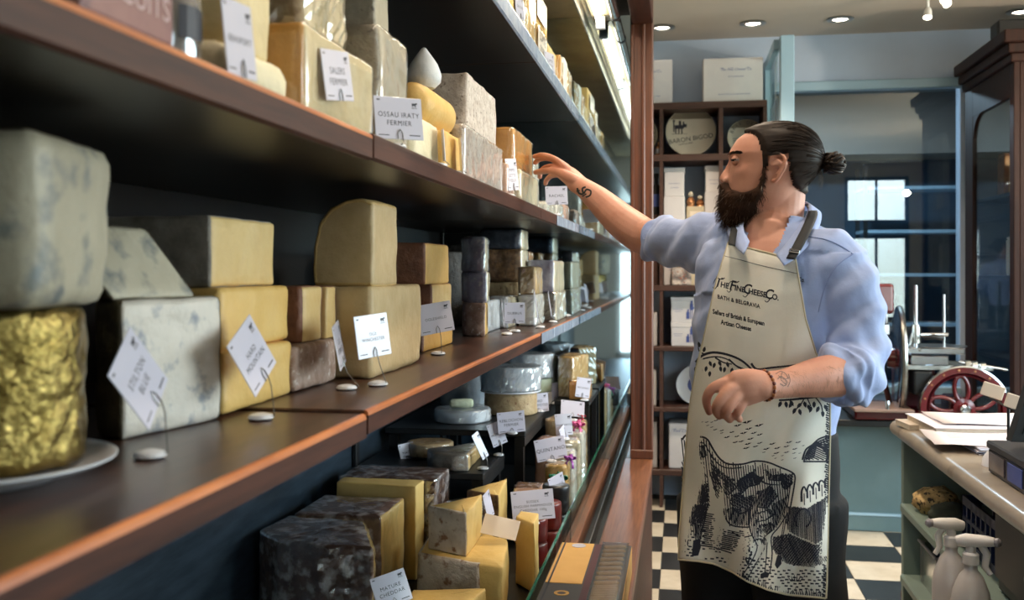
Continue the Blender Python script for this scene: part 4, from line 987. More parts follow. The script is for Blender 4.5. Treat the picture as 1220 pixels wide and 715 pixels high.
# biscuit box on the ledge
q0, q1 = PZ(636, 713, .70), PZ(742, 700, .70)
M['kraft'] = mat('ochre_carton', (206, 158, 84), (214, 168, 96), scale=12, rough=.55); M['dgrey'] = mat('dark_grey_carton', (66, 62, 62), rough=.5); M['maroon2'] = mat('dark_maroon_band', (74, 14, 24), rough=.5)
M['biscuit'] = mat('wrapped_biscuits', (200, 152, 92), (226, 186, 128), scale=40, rough=.3, bump=.6, bscale=50, coat=.8)
bx0, bx1, by0, by1, bz0, bz1 = -.312, -.128, 2.10, 2.60, .6625, .735
r = thing('biscuit_box', 'ochre and dark grey carton with clear window on the ledge before the guard glass', 'box', ((bx0 + bx1) / 2, (by0 + by1) / 2, bz0))
box_obj('carton', (bx0, by0, bz0), (bx1, by1, bz1), M['dgrey'], r, .002)
box_obj('top_panel', (bx0 + .004, by0 + .16, bz1), (bx0 + .088, by1 - .004, bz1 + .0012), M['kraft'], r)
box_obj('edge_band', (bx0 + .010, by0 + .01, bz1 + .0013), (bx0 + .014, by1 - .006, bz1 + .002), M['ink'], r)
box_obj('band', (bx0 + .092, by0 + .03, bz1), (bx0 + .108, by1 - .01, bz1 + .0018), M['maroon2'], r)
for a, b, m in ((by0 + .155, by1 - .01, 'biscuit'), (by0 + .01, by0 + .15, 'biscuit')):
    bm = bmesh.new(); n = 9
    for q in range(n):
        y = a + (b - a) * (q + .5) / n; add_box(bm, (bx0 + .114, y - .008, bz1 - .004), (bx1 - .012, y + .008, bz1 + .006), .003, Matrix.Rotation(.25, 3, 'Z'))
    bmobj('biscuits', bm, M[m], r)
box_obj('window_film', (bx0 + .11, by0 + .006, bz1 + .007), (bx1 - .006, by1 - .006, bz1 + .008), M['film2'], r)
box_obj('side_panel', (bx1, by0 + .002, bz0 + .002), (bx1 + .001, by1 - .002, bz1 - .004), M['kraft'], r)
lathe_obj('seal', [(.010, .0), (.017, .0), (.017, .001), (.010, .001)], (bx0 + .05, by0 + .09, bz1 + .0003), M['kraft'], r, 24)
lathe_obj('sticker', [(0, 0), (.018, 0), (.018, .001), (0, .001)], (bx0 + .05, by1 - .03, bz1 + .0014), M['card'], r, 24)
# ================================================================ things on the wall shelving
FY = 6.19
def zpx(v, Y, u=800): return PY(u, v, Y).z
def flat_on_y(name, fl, x, y, z, m, parent): return pydata(name, [Vector((x + v.x, y, z + v.y)) for v in fl.V], fl.F, m, parent)
def script(fl, s, x, y, size, z=0, sw=True):
    """shop-name style lettering: slanted words with swash capitals"""
    fl.text(s, x, y, size, z, shear=.35)
    if sw:
        V, F = text_mesh(s, size, shear=.35); w = max(v.x for v in V) - min(v.x for v in V)
        for q in (-.46, -.12, .38):
            c = Vector((x + q * w, y + .32 * size)); fl.stroke([c + Vector((-.5 * size, -.1 * size)), c + Vector((-.25 * size, .14 * size)), c + Vector((.1 * size, .08 * size)), c + Vector((.4 * size, .2 * size))], size * .07, z)
def carton(name, label, u0, u1, v0, z0, Y, d, draw=None, group=None, z1=None, lid=False):
    x0, x1 = XY(u0, Y), XY(u1, Y); z1 = z1 if z1 else zpx(v0, Y, (u0 + u1) / 2)
    r = thing(name, label, 'box', ((x0 + x1) / 2, Y + d / 2, z0), group)
    if lid:
        box_obj('body', (x0 + .004, Y + .003, z0 + .0004), (x1 - .004, Y + d - .003, z1 - .02), M['carton'], r, .002); box_obj('lid', (x0, Y, z1 - .026), (x1, Y + d, z1), M['carton'], r, .002)
    else:
        box_obj('body', (x0, Y, z0 + .0004), (x1, Y + d, z1), M['carton'], r, .003); box_obj('flap', (x0 - .0022, Y + .012, z0 + .004), (x0 - .0002, Y + d - .01, z1 - .004), M['carton'], r)
    if draw:
        fl = Flat(); draw(fl, x1 - x0, z1 - z0); flat_on_y('printing', fl, (x0 + x1) / 2, Y - .0006, (z0 + z1) / 2, M['inkblue'], r)['kind'] = 'stuff'
    return r
M['carton'] = mat('white_carton', (210, 206, 208), (218, 214, 214), scale=6, rough=.6)
def big(fl, w, h):
    script(fl, 'The Fine Cheese Co.', .05 * w, .24 * h, .062 * w / .42 * .42 / .42 * .42); fl.text('BATH & BELGRAVIA', .05 * w, .08 * h, .03 * w); fl.text('SELLERS OF BRITISH AND EUROPEAN CHEESES', .02 * w, -.32 * h, .026 * w)
Zs = 2.474
carton('gift_box', 'white gift box with blue script lettering on top of the shelving beside the side screen', 838, 909, 69, Zs, 6.2, .26, big, 'white boxes on the wall shelving')
carton('gift_box', 'white gift box partly hidden by the dark red post on top of the shelving', 735, 801, 72, Zs, 6.2, .26, big, 'white boxes on the wall shelving')
M['board'] = mat('cream_board', (198, 188, 168), (206, 196, 178), scale=5, rough=.6); M['board2'] = mat('dark_board', (122, 110, 92), rough=.6)
def lid_board(label, u, v, z0, rpx, draw, tilt=8, seg=True):
    Y = 6.28; x = XY(u, Y); R_ = rpx / FPX * Y * .97
    r = thing('round_board', label, 'board', (x, Y, z0), 'round cheese boards on the wall shelving')
    m = Matrix.Translation((x, Y + .02, z0 + R_ * math.cos(math.radians(tilt)) + .002)) @ Matrix.Rotation(math.radians(90 - tilt), 4, 'X')
    bm = bmesh.new(); add_lathe(bm, [(0, -.008), (R_, -.008), (R_, .008), (0, .008)], (0, 0, 0), 48); bmesh.ops.transform(bm, matrix=m, verts=bm.verts[:]); bmobj('board', bm, M['board'], r, True, auto=40)
    if seg:
        fl = Flat(); a = [math.radians(32 + k * 116 / 24) for k in range(25)]
        fl.poly([(math.cos(t) * R_ * .985, math.sin(t) * R_ * .985) for t in a]); pydata('dark_segment', [m @ Vector((v.x, v.y, .0086)) for v in fl.V], fl.F, M['board2'], r)  # darker grey-brown segment across the top of the board
    fl = Flat(); draw(fl, R_); pydata('lettering', [m @ Vector((v.x, v.y, .0088)) for v in fl.V], fl.F, M['ink'], r)['kind'] = 'stuff'
def bigod(fl, R_):
    V, F = text_mesh('BARON BIGOD', .21 * R_ * 1.25); fl.add(V, F, .0, -.30 * R_, 0, .14)
    V, F = text_mesh('SUFFOLK BRIE', .09 * R_); fl.add(V, F, -.2 * R_, -.50 * R_, 0, .14)
    c = (-.48 * R_, .12 * R_)            # cow with standing figure
    for q in ((-.16, 0, .2, .16), (.2, .06, .32, .2), (-.14, -.2, -.09, 0), (-.02, -.2, .03, 0), (.1, -.2, .15, 0), (-.22, -.12, -.17, .3), (-.24, .3, -.15, .38), (.0, .16, .1, .34), (.16, .16, .22, .3)): fl.rect(c[0] + q[0] * R_, c[1] + q[1] * R_, c[0] + q[2] * R_, c[1] + q[3] * R_)
    fl.rect(c[0] - .3 * R_, c[1] - .215 * R_, c[0] + .34 * R_, c[1] - .2 * R_)
def arc_text(fl, s, R_, rr, size, a0):
    a = a0
    for ch in s:
        V, F = text_mesh(ch, size)
        if V: fl.add(V, F, math.cos(a) * rr, math.sin(a) * rr, 0, a - math.pi / 2)
        a -= size * .82 / rr
def brie(fl, R_):
    arc_text(fl, 'BRIE DE MEAUX', R_, R_ * .80, R_ * .26, math.radians(158))
    for k in range(4): fl.rect(-.7 * R_, (-.1 - .12 * k) * R_, -.35 * R_, (-.07 - .12 * k) * R_)
lid_board('round cream board with a cow print and two words on the upper wall shelf', 823, 160, 2.157, 30, bigod)
lid_board('round board with words curving round its rim behind the head', 889, 158, 2.157, 22, brie)
lid_board('round board partly hidden by the dark red post on the upper wall shelf', 757, 160, 2.157, 27, brie, seg=False)
# white boxes, bottle and figurines on the second shelf
def small(fl, w, h): fl.text('FINE CHEESE CO', 0, -.05 * h, .07 * w); fl.rect(-.2 * w, -.2 * h, .2 * w, -.19 * h)
z2 = 1.358; Y2 = 6.22
def zz_(v): return zpx(v, Y2, 805)
carton('gift_box', 'lowest white box of the left stack behind the raised arm', 791, 816, 0, z2, Y2, .2, small, 'white boxes on the wall shelving', z1=zz_(300))
carton('gift_box', 'middle white box of the left stack above the raised arm', 791, 816, 0, zz_(300), Y2, .2, small, 'white boxes on the wall shelving', z1=zz_(234))
carton('gift_box', 'topmost white box of the left stack above the raised arm', 791, 816, 0, zz_(234), Y2, .2, small, 'white boxes on the wall shelving', z1=zz_(200), lid=True)
carton('gift_box', 'lowest white box of the right stack behind the beard', 840, 861, 0, z2, Y2, .2, small, 'white boxes on the wall shelving', z1=zz_(290))
carton('gift_box', 'middle white box of the right stack behind the beard', 840, 861, 0, zz_(290), Y2, .2, small, 'white boxes on the wall shelving', z1=zz_(229))
carton('gift_box', 'topmost white box of the right stack beside the nose', 840, 861, 0, zz_(229), Y2, .2, small, 'white boxes on the wall shelving', z1=zz_(198), lid=True)
M['creamcarton'] = mat('cream_carton', (192, 176, 148), rough=.6); M['bronze'] = mat('bronze', (150, 96, 60), (180, 130, 90), scale=30, rough=.35, metal=.6)
x0, x1 = XY(818, Y2), XY(839, Y2)
r = thing('cream_box', 'tall cream box between the two white stacks carrying figurines', 'box', ((x0 + x1) / 2, Y2 + .05, z2)); box_obj('body', (x0, Y2, z2 + .0004), (x1, Y2 + .16, zz_(246)), M['creamcarton'], r, .003)
box_obj('paper_label', (x0 + .02, Y2 - .001, zz_(258)), (x1 - .02, Y2 - .0002, zz_(252)), M['card2'], r)
for u, hh, l in ((823, .095, 'taller bronze figurine on the cream box'), (834, .07, 'shorter bronze figurine on the cream box')):
    x = XY(u, Y2 + .05); zb = zz_(246); r = thing('figurine', l, 'figurine', (x, Y2 + .05, zb), 'figurines on the cream box')
    lathe_obj('body', [(0, .0004), (.026, .0004), (.022, .01), (.028, hh * .3), (.018, hh * .55), (.008, hh * .65)], (x, Y2 + .05, zb), M['bronze'], r, 16)
    lathe_obj('head', [(0, hh * .62), (.014, hh * .68), (.018, hh * .8), (.012, hh * .95), (0, hh)], (x, Y2 + .05, zb), M['board'], r, 16)
def bottle(label, u, v1, z0, Y, rr, m):
    x = XY(u, Y); h = zpx(v1, Y, u) - z0; r = thing('bottle', label, 'bottle', (x, Y, z0), 'bottles on the wall shelving')
    lathe_obj('body', [(0, .0004), (rr, .0004), (rr, h * .62), (rr * .35, h * .75), (rr * .33, h * .9)], (x, Y, z0), M[m], r, 20); lathe_obj('cap', [(rr * .33, h * .9), (rr * .42, h * .9), (rr * .42, h), (0, h)], (x, Y, z0), M['black'], r, 20)
    lathe_obj('paper_label', [(rr * 1.01, h * .2), (rr * 1.012, h * .2), (rr * 1.012, h * .5), (rr * 1.01, h * .5)], (x, Y, z0), M['inkblue'] if m == 'black' else M['card'], r, 20)
zb_ = zz_(258)
r = thing('wooden_box', 'dark wooden box under the bottle next to the dark red post', 'box', (-.2, Y2 + .06, z2)); box_obj('body', (-.215, Y2, z2 + .0004), (-.14, Y2 + .16, zb_), M['walnut'], r, .004); box_obj('lid', (-.217, Y2 - .002, zb_), (-.138, Y2 + .162, zb_ + .012), M['walnut'], r, .003)
bottle('dark bottle with a blue label next to the dark red post', 782, 207, zb_ + .012, Y2 + .07, .036, 'black')
bottle('small amber bottle on the upper wall shelf beside the post', 785, 168, 2.157, Y2 + .05, .02, 'bronze')
M['tinprint'] = mat('patterned_tin', (92, 84, 84), (206, 190, 178), scale=26, rough=.35, c3=(150, 84, 60), s3=(.58, .62))
x0, x1 = XY(800, Y2), XY(824, Y2)
r = thing('patterned_tin', 'patterned tin under the raised sleeve on the second wall shelf', 'tin', ((x0 + x1) / 2, Y2 - .03, z2))
M['tin'] = M['tinprint']
box_obj('body', (x0 + .002, Y2 - .062, z2 + .0004), (x1 - .002, Y2 - .006, zz_(318)), M['tinprint'], r, .006); box_obj('lid', (x0, Y2 - .064, zz_(318)), (x1, Y2 - .004, zz_(315)), M['steel'], r, .003)
# boxes printed with a blue figure, plate, boxes lower down
def fig(fl, w, h):
    c = .28 * w
    for q in ((-.05, -.28, -.02, 0), (.02, -.28, .05, 0), (-.06, 0, .06, .2), (-.035, .2, .035, .3), (.06, .05, .14, .09), (-.2, -.28, -.08, -.06), (-.16, -.06, -.1, .02)): fl.rect(c + q[0] * w, q[1] * h * 1.2, c + q[2] * w, q[3] * h * 1.2)
    fl.rect(-.4 * w, .02 * h, -.05 * w, .035 * h); fl.rect(-.36 * w, -.06 * h, -.1 * w, -.05 * h)
z3 = .984
carton('lidded_box', 'lower white lidded box with a blue figure print', 799, 831, 385, z3, 6.21, .22, fig, 'lidded boxes on the wall shelving', lid=True)
carton('lidded_box', 'upper white lidded box with a blue figure print', 799, 831, 354, zpx(385, 6.21, 815), 6.21, .22, fig, 'lidded boxes on the wall shelving', lid=True)
x = XY(829, 6.3); R_ = 23 / FPX * 6.2
r = thing('dinner_plate', 'white plate with blue decoration leaning on the fourth wall shelf', 'plate', (x, 6.3, .612))
m_ = Matrix.Translation((x, 6.32, .612 + R_ + .001)) @ Matrix.Rotation(math.radians(82), 4, 'X')
for nm, prof, mm in (('dish', [(0, -.004), (R_ * .6, -.004), (R_, .008), (R_, .011), (R_ * .62, .001), (0, .001)], 'disc'), ('blue_decoration', [(R_ * .2, .0016), (R_ * .42, .0016), (R_ * .42, .0022), (R_ * .2, .0022)], 'inkblue')):
    bm = bmesh.new(); add_lathe(bm, prof, (0, 0, 0), 36); bmesh.ops.transform(bm, matrix=m_, verts=bm.verts[:]); bmobj(nm, bm, M[mm], r, True, auto=40)
carton('gift_box', 'white box with script lettering on the lowest wall shelf', 797, 832, 505, .231, 6.21, .24, lambda fl, w, h: script(fl, 'Fine Cheese', 0, .34 * h, .14 * w), 'white boxes on the wall shelving')
carton('gift_box', 'white box half behind the dark red post on the lowest wall shelf', 762, 783, 503, .231, 6.21, .24, None, 'white boxes on the wall shelving')
carton('gift_box', 'narrow white box behind the dark red post on the third wall shelf', 765, 783, 372, z3, 6.21, .2, None, 'white boxes on the wall shelving')
carton('gift_box', 'narrow white box behind the dark red post on the fourth wall shelf', 765, 782, 440, .612, 6.21, .2, None, 'white boxes on the wall shelving')
carton('gift_box', 'white box almost hidden by the post on the second wall shelf', 748, 768, 0, z2, Y2 + .02, .18, None, 'white boxes on the wall shelving', z1=zz_(318))

# ================================================================ tall glazed cabinet at the right
WX, WY, WZ = 1.70, 5.53, 2.60
M['mahog'] = mat('dark_mahogany', (34, 17, 12), (50, 26, 18), scale=7, stretch=(6, 6, .5), rough=.5, spec=.2)
M['inside'] = mat('cabinet_interior', (30, 24, 20), rough=.6)
r = thing('glazed_cabinet', 'tall dark mahogany cabinet with glazed side and stepped cornice at the right edge', 'cabinet', (2.05, 6.0, 0))
x1_ = 2.45; yb = RY1 - .066
box_obj('far_stile', (WX, yb - .16, 0), (WX + .03, yb, WZ), M['mahog'], r, .003); box_obj('near_stile', (WX, WY, 0), (WX + .03, WY + .07, WZ), M['mahog'], r, .003)
box_obj('top_frame', (WX, WY + .07, 2.36), (WX + .03, yb - .16, WZ), M['mahog'], r); box_obj('lower_frame', (WX, WY + .07, 0), (WX + .03, yb - .16, .5), M['mahog'], r)
bm = bmesh.new(); c0 = (yb - .16, 2.36)
arc = [(c0[0], c0[1])] + [(c0[0] - .16 + .16 * math.cos(t), c0[1] - .16 + .16 * math.sin(t)) for t in [math.radians(90 - 90 * k / 8) for k in range(9)]]
arc = [(c0[0], c0[1]), (c0[0] - .16, c0[1])] + [(c0[0] - .16 + .16 * math.sin(math.radians(90 * k / 8)), c0[1] - .16 + .16 * math.cos(math.radians(90 * k / 8))) for k in range(1, 9)]
A = [bm.verts.new((WX + .002, y, z)) for y, z in arc]; B = [bm.verts.new((WX + .028, y, z)) for y, z in arc]
bm.faces.new(A); bm.faces.new(B[::-1])
for k in range(len(A)): bm.faces.new((A[k], A[(k + 1) % len(A)], B[(k + 1) % len(B)], B[k]))
bmobj('corner_fillet', bm, M['mahog'], r)
box_obj('pane', (WX + .012, WY + .07, .5), (WX + .016, yb - .16, 2.36), M['partition'], r)
box_obj('front_stile', (WX + .03, WY, 0), (WX + .13, WY + .03, WZ), M['mahog'], r, .003); box_obj('front_stile', (x1_ - .10, WY, 0), (x1_, WY + .03, WZ), M['mahog'], r, .003)
box_obj('front_frame', (WX + .13, WY, 2.40), (x1_ - .10, WY + .03, WZ), M['mahog'], r); box_obj('front_base', (WX + .13, WY, 0), (x1_ - .10, WY + .03, .5), M['mahog'], r)
box_obj('front_pane', (WX + .13, WY + .012, .5), (x1_ - .1, WY + .016, 2.40), M['partition'], r)
box_obj('back', (WX + .03, yb - .015, 0), (x1_, yb, WZ), M['inside'], r); box_obj('right_side', (x1_, WY, 0), (x1_ + .02, yb, WZ), M['mahog'], r)
for z in (.5, .95, 1.4, 1.85): box_obj('shelf', (WX + .035, WY + .04, z), (x1_ - .002, yb - .02, z + .02), M['inside'], r)
box_obj('top', (WX, WY, WZ), (x1_ + .02, yb, WZ + .02), M['mahog'], r)
for d, z0, z1 in ((.02, 2.53, 2.575), (.04, 2.575, 2.625), (.065, 2.625, 2.69)): box_obj('cornice', (WX - d, WY - d, z0), (x1_ + .02 + d, yb, z1), M['mahog'], r, .006)
r = thing('small_speaker', 'small black box standing on top of the mahogany cabinet', 'speaker', (WX + .05, 5.8, 2.69)); box_obj('body', (WX - .02, 5.72, 2.6904), (WX + .12, 5.86, 2.80), M['black'], r, .008); box_obj('grille', (WX - .024, 5.735, 2.70), (WX - .0202, 5.845, 2.79), M['casein'], r)
for k, (y, z, hh, c) in enumerate(((5.75, 1.87, .16, 'kraft'), (5.95, 1.87, .22, 'bronze'), (5.8, 1.42, .2, 'card2'))):
    rr = thing('cabinet_packet', ('ochre packet', 'bronze packet', 'pale packet')[k] + ' on a shelf inside the mahogany cabinet', 'packet', (WX + .12, y, z), 'packets in the cabinet')
    box_obj('body', (WX + .06, y - .06, z + .0004), (WX + .2, y + .06, z + hh), M[c], rr, .006); box_obj('flap', (WX + .06, y - .05, z + hh), (WX + .2, y + .05, z + hh + .012), M[c], rr, .004)

# ================================================================ antique hand-cranked slicer on the bench
M['slred'] = mat('slicer_red_enamel', (78, 10, 18), (92, 14, 24), scale=5, rough=.22, coat=.6); M['sldark'] = mat('slicer_dark_enamel', (66, 10, 18), rough=.3, coat=.5)
M['boardwood'] = mat('grey_brown_board', (120, 96, 86), (140, 114, 100), scale=8, stretch=(.6, 6, 6), rough=.45)
SB = .6355; SYf = 5.66
r = thing('meat_slicer', 'red antique flywheel slicer with chrome carriage on the low green bench', 'slicer', (1.25, 5.8, SB))
def sx(u, Y=SYf): return XY(u, Y)
def sz(v, u=1110, Y=SYf): return PY(u, v, Y).z
box_obj('base', (sx(1018), 5.65, SB + .0004), (sx(1128), 6.1, SB + .055), M['slred'], r, .012, seg=2)
box_obj('pillar', (sx(1076), 5.72, SB + .055), (sx(1118), 5.98, sz(424)), M['sldark'], r, .02, seg=2)
box_obj('board', (sx(1014), 5.545, SB + .058), (sx(1084), 5.90, SB + .074), M['boardwood'], r, .003)
lathe_obj('board_knob', [(0, 0), (.012, 0), (.014, .03), (.01, .045), (0, .046)], (sx(1053), 5.56, SB + .074), M['chrome'], r, 16)
# blade and guard (seen almost edge on)
bx = sx(1067, 5.82); bz = sz(428, 1067, 5.82)
ax = Vector((1, -.10, 0))
lathe_obj('blade', [(0, -.004), (.27, -.004), (.285, 0), (.27, .004), (0, .004)], (bx, 5.80, bz + .005), M['chrome'], r, 48, axis=ax)
lathe_obj('blade_guard', [(.24, -.012), (.29, -.012), (.297, 0), (.29, .012), (.24, .012)], (bx + .016, 5.80, bz + .005), M['steel'], r, 48, axis=ax)
lathe_obj('blade_hub', [(0, -.05), (.05, -.05), (.06, -.01), (.10, .0), (.10, .03), (0, .03)], (bx, 5.80, bz + .005), M['slred'], r, 32, axis=ax)
hx0, hx1 = sx(1041), sx(1064)
box_obj('sharpener_housing', (hx0, 5.62, sz(374)), (hx1, 5.76, sz(338)), M['slred'], r, .018, seg=3)
for x in (hx0 + .03, hx1 - .03): tube_obj('sharpener_rod', [(x, 5.68, sz(374)), (x, 5.68, sz(392))], .008, M['chrome'], r, 10)
box_obj('sharpener_block', (hx0 + .02, 5.65, sz(400)), (hx1 - .015, 5.72, sz(386)), M['chrome'], r, .006)
tube_obj('sharpener_arm', [(hx0 + .05, 5.70, sz(396)), (hx0 + .06, 5.78, sz(440)), (bx - .02, 5.86, SB + .05)], .016, M['sldark'], r, 10)
# carriage
box_obj('carriage_table', (sx(1078), 5.60, sz(421)), (sx(1146), 5.92, sz(414)), M['chrome'], r, .004)
lathe_obj('carriage_plate', [(0, 0), (.15, 0), (.152, .004), (0, .006)], (sx(1122), 5.76, sz(414)), M['steel'], r, 36)
box_obj('carriage_slide', (sx(1082), 5.585, sz(434)), (sx(1126), 5.66, sz(423)), M['chrome'], r, .004); box_obj('carriage_rail', (sx(1072), 5.60, sz(440)), (sx(1180), 5.63, sz(434)), M['steel'], r, .003)
box_obj('carriage_rail', (sx(1072), 5.86, sz(440)), (sx(1172), 5.89, sz(434)), M['steel'], r, .003)
box_obj('gearbox', (sx(1086), 5.61, sz(470)), (sx(1108), 5.75, sz(441)), M['casein'], r, .012, seg=2)
tube_obj('fence_rod', [(sx(1091), 5.66, sz(414)), (sx(1091), 5.66, sz(340))], .011, M['chrome'], r, 12); tube_obj('fence_rod', [(sx(1127), 5.70, sz(414)), (sx(1127), 5.70, sz(351))], .0085, M['chrome'], r, 12)
lathe_obj('rod_collar', [(.011, 0), (.026, 0), (.026, .08), (.020, .1), (.011, .1)], (sx(1091), 5.66, sz(409)), M['steel'], r, 16)
tube_obj('clamp_bar', [(sx(1091), 5.66, sz(399)), (sx(1127), 5.69, sz(399)), (sx(1131), 5.69, sz(399))], .012, M['chrome'], r, 10); tube_obj('clamp_handle', [(sx(1098), 5.60, sz(402)), (sx(1108), 5.58, sz(400)), (sx(1120), 5.60, sz(402))], .014, M['black'], r, 10)
tube_obj('feed_spike', [(sx(1088), 5.66, sz(392)), (sx(1082), 5.63, sz(412)), (sx(1094), 5.60, sz(417))], .007, M['steel'], r, 8)
tube_obj('crank_shaft', [(sx(1140), 5.62, sz(430)), (sx(1196), 5.60, sz(438))], .009, M['chrome'], r, 10)
for u in (1150, 1158, 1168): lathe_obj('shaft_nut', [(0, -.012), (.02, -.012), (.02, .012), (0, .012)], (sx(u), 5.615, sz(432 + (u - 1150) * .15)), M['steel'], r, 8, axis=(1, 0, 0))
# flywheel
wc = Vector((sx(1148, 5.58), 5.58, sz(487, 1148, 5.58))); WR = 51.5 / FPX * zcam(wc)
wh = lathe_obj('flywheel', [(WR * .83, -.02), (WR * .965, -.024), (WR * .985, -.02), (WR * .985, .02), (WR * .965, .024), (WR * .83, .02), (WR * .80, 0)][0:7] + [(WR * .83, -.02)], wc, M['slred'], r, 64, axis=(0, 1, 0))
lathe_obj('wheel_band', [(WR * .965, -.025), (WR, -.022), (WR, .022), (WR * .965, .025), (WR * .965, -.025)], wc, M['chrome'], wh, 64, axis=(0, 1, 0))
lathe_obj('wheel_ring', [(WR * .74, -.006), (WR * .77, -.014), (WR * .80, -.006), (WR * .80, .006), (WR * .74, .006), (WR * .74, -.006)], wc, M['sldark'], wh, 64, axis=(0, 1, 0))
for k in range(5):
    a = math.radians(90 + 72 * k + 6); d = Vector((math.cos(a), 0, math.sin(a))); n_ = Vector((-d.z, 0, d.x))
    lp = [wc + d * (WR * (.16 + .60 * (.5 - .5 * math.cos(t)))) + n_ * (WR * .155 * math.sin(t)) for t in [2 * math.pi * q / 24 for q in range(24)]]
    tube_obj('spoke', lp, .012, M['slred'], wh, 8, closed=True)
lathe_obj('wheel_hub', [(0, -.04), (.022, -.04), (.03, -.03), (.034, -.022), (.055, -.018), (.06, .02), (0, .02)], wc, M['slred'], wh, 28, axis=(0, 1, 0)); lathe_obj('hub_cap', [(0, -.056), (.02, -.054), (.027, -.046), (.027, -.036), (0, -.036)], wc, M['chrome'], wh, 24, axis=(0, 1, 0))
tube_obj('wheel_axle', [wc + Vector((0, .02, 0)), wc + Vector((0, .2, 0))], .02, M['steel'], r, 12)
M['rivet'] = M['steel']
for k in range(16):
    a = math.radians(22.5 * k + 8); lathe_obj('rivet', [(0, -.028), (.006, -.026), (.006, -.02)], wc + Vector((math.cos(a) * WR * .90, 0, math.sin(a) * WR * .90)), M['bronze'], wh, 8, axis=(0, 1, 0))
box_obj('wheel_bracket', (wc.x - .05, 5.665, SB + .0004), (wc.x + .05, 5.85, wc.z + .05), M['sldark'], r, .012)

# ================================================================ service counter at the right
KX, KYe, KZ = .71, 3.62, .93
M['marble'] = mat('stained_marble', (142, 131, 116), (166, 154, 138), scale=5, rough=.35, c3=(100, 86, 70), s3=(.6, .74), scale3=8, coat=.15)
ctr = thing('service_counter', 'sage green counter with thick marble top and open shelves at the right', 'counter', (1.1, 2.4, 0))
bm = bmesh.new(); pr = [(1.55, KZ - .05), (KX + .03, KZ - .05)] + [(KX + .025 - .025 * math.sin(t), KZ - .025 - .025 * math.cos(t)) for t in [math.pi * k / 8 for k in range(9)]] + [(1.55, KZ)]
A = [[bm.verts.new((x, y, z)) for x, z in pr] for y in (.9, KYe)]; n = len(pr)
for a in range(n): bm.faces.new((A[0][a], A[0][(a + 1) % n], A[1][(a + 1) % n], A[1][a]))
bm.faces.new(A[0]); bm.faces.new(A[1])
bmobj('marble_top', bm, M['marble'], ctr, smooth=True, auto=35)
box_obj('end_panel', (KX + .03, KYe - .07, 0), (1.5, KYe - .04, KZ - .05), M['sage'], ctr, .003); box_obj('back_panel', (1.47, .9, 0), (1.5, KYe - .07, KZ - .05), M['sage'], ctr)
for z in (.66, .42): box_obj('shelf', (KX + .02, .9, z - .028), (1.47, KYe - .07, z), M['sage'], ctr, .004)
box_obj('plinth', (KX + .06, .9, 0), (KX + .09, KYe - .07, .09), M['sage'], ctr)
M['palewood'] = mat('pale_wood', (196, 160, 118), (208, 176, 134), scale=8, stretch=(6, .6, 6), rough=.55)
box_obj('partition', (.98, 3.22, .66), (1.46, 3.24, KZ - .05), M['palewood'], ctr)
M['drawer'] = mat('black_drawer', (26, 26, 28), rough=.4)
dr = box_obj('drawer_unit', (KX + .06, 1.3, .664), (1.44, 2.62, KZ - .055), M['drawer'], ctr, .004)
for a, b in ((2.02, 2.60), (1.42, 2.0)):
    d = box_obj('drawer', (KX + .045, a, .70), (KX + .06, b, KZ - .07), M['drawer'], ctr, .004); lathe_obj('knob', [(0, 0), (.008, .0), (.014, .014), (.009, .022), (0, .023)], (KX + .045, (a + b) / 2, .78), M['steel'], d, 16, axis=(-1, 0, 0))
# papers
r = thing('paper_catalogue', 'thick bound catalogue at the bottom left of the papers on the counter', 'book', (.98, 3.4, KZ))
def slab(name, pts, z0, z1, m, parent=None, **k):
    bm = bmesh.new(); a = [bm.verts.new((x, y, z0)) for x, y in pts]; b = [bm.verts.new((x, y, z1)) for x, y in pts]; n = len(pts)
    bm.faces.new(a[::-1]); bm.faces.new(b)
    for i in range(n): bm.faces.new((a[i], a[(i + 1) % n], b[(i + 1) % n], b[i]))
    return bmobj(name, bm, m, parent, **k)
def quad_rot(cx, cy, w, d, deg):
    a = math.radians(deg); return [(cx + x * math.cos(a) - y * math.sin(a), cy + x * math.sin(a) + y * math.cos(a)) for x, y in ((-w / 2, -d / 2), (w / 2, -d / 2), (w / 2, d / 2), (-w / 2, d / 2))]
M['pageedge'] = mat('page_edges', (190, 178, 158), (214, 204, 188), scale=60, stretch=(1, 1, 8), rough=.8)
slab('pages', quad_rot(1.0, 3.40, .48, .30, 4), KZ + .0004, KZ + .034, M['pageedge'], r); slab('cover', quad_rot(1.0, 3.40, .49, .31, 4), KZ + .034, KZ + .037, M['paper'], r)
r = thing('notepad', 'small stack of cream slips under the catalogue at the counter corner', 'notepad', (.77, 3.30, KZ)); slab('pages', quad_rot(.755, 3.47, .07, .13, 8), KZ + .0004, KZ + .016, M['pageedge'], r); slab('top_slip', quad_rot(.755, 3.47, .072, .132, 8), KZ + .016, KZ + .018, M['card2'], r)
M['blueedge'] = mat('bluish_paper', (180, 186, 206), rough=.7)
r = thing('paper_stack', 'stack of white and bluish sheets lying before the catalogue on the counter', 'papers', (1.02, 3.1, KZ))
for k in range(7):
    slab('sheet', quad_rot(1.02 + .006 * math.sin(k * 2.1), 3.10 + .005 * math.cos(k * 3.), .40, .24, 2 + 2.5 * math.sin(k * 1.7)), KZ + .0004 + k * .003, KZ + .0028 + k * .003, M['blueedge' if k in (1, 2, 5) else 'paper'], r)
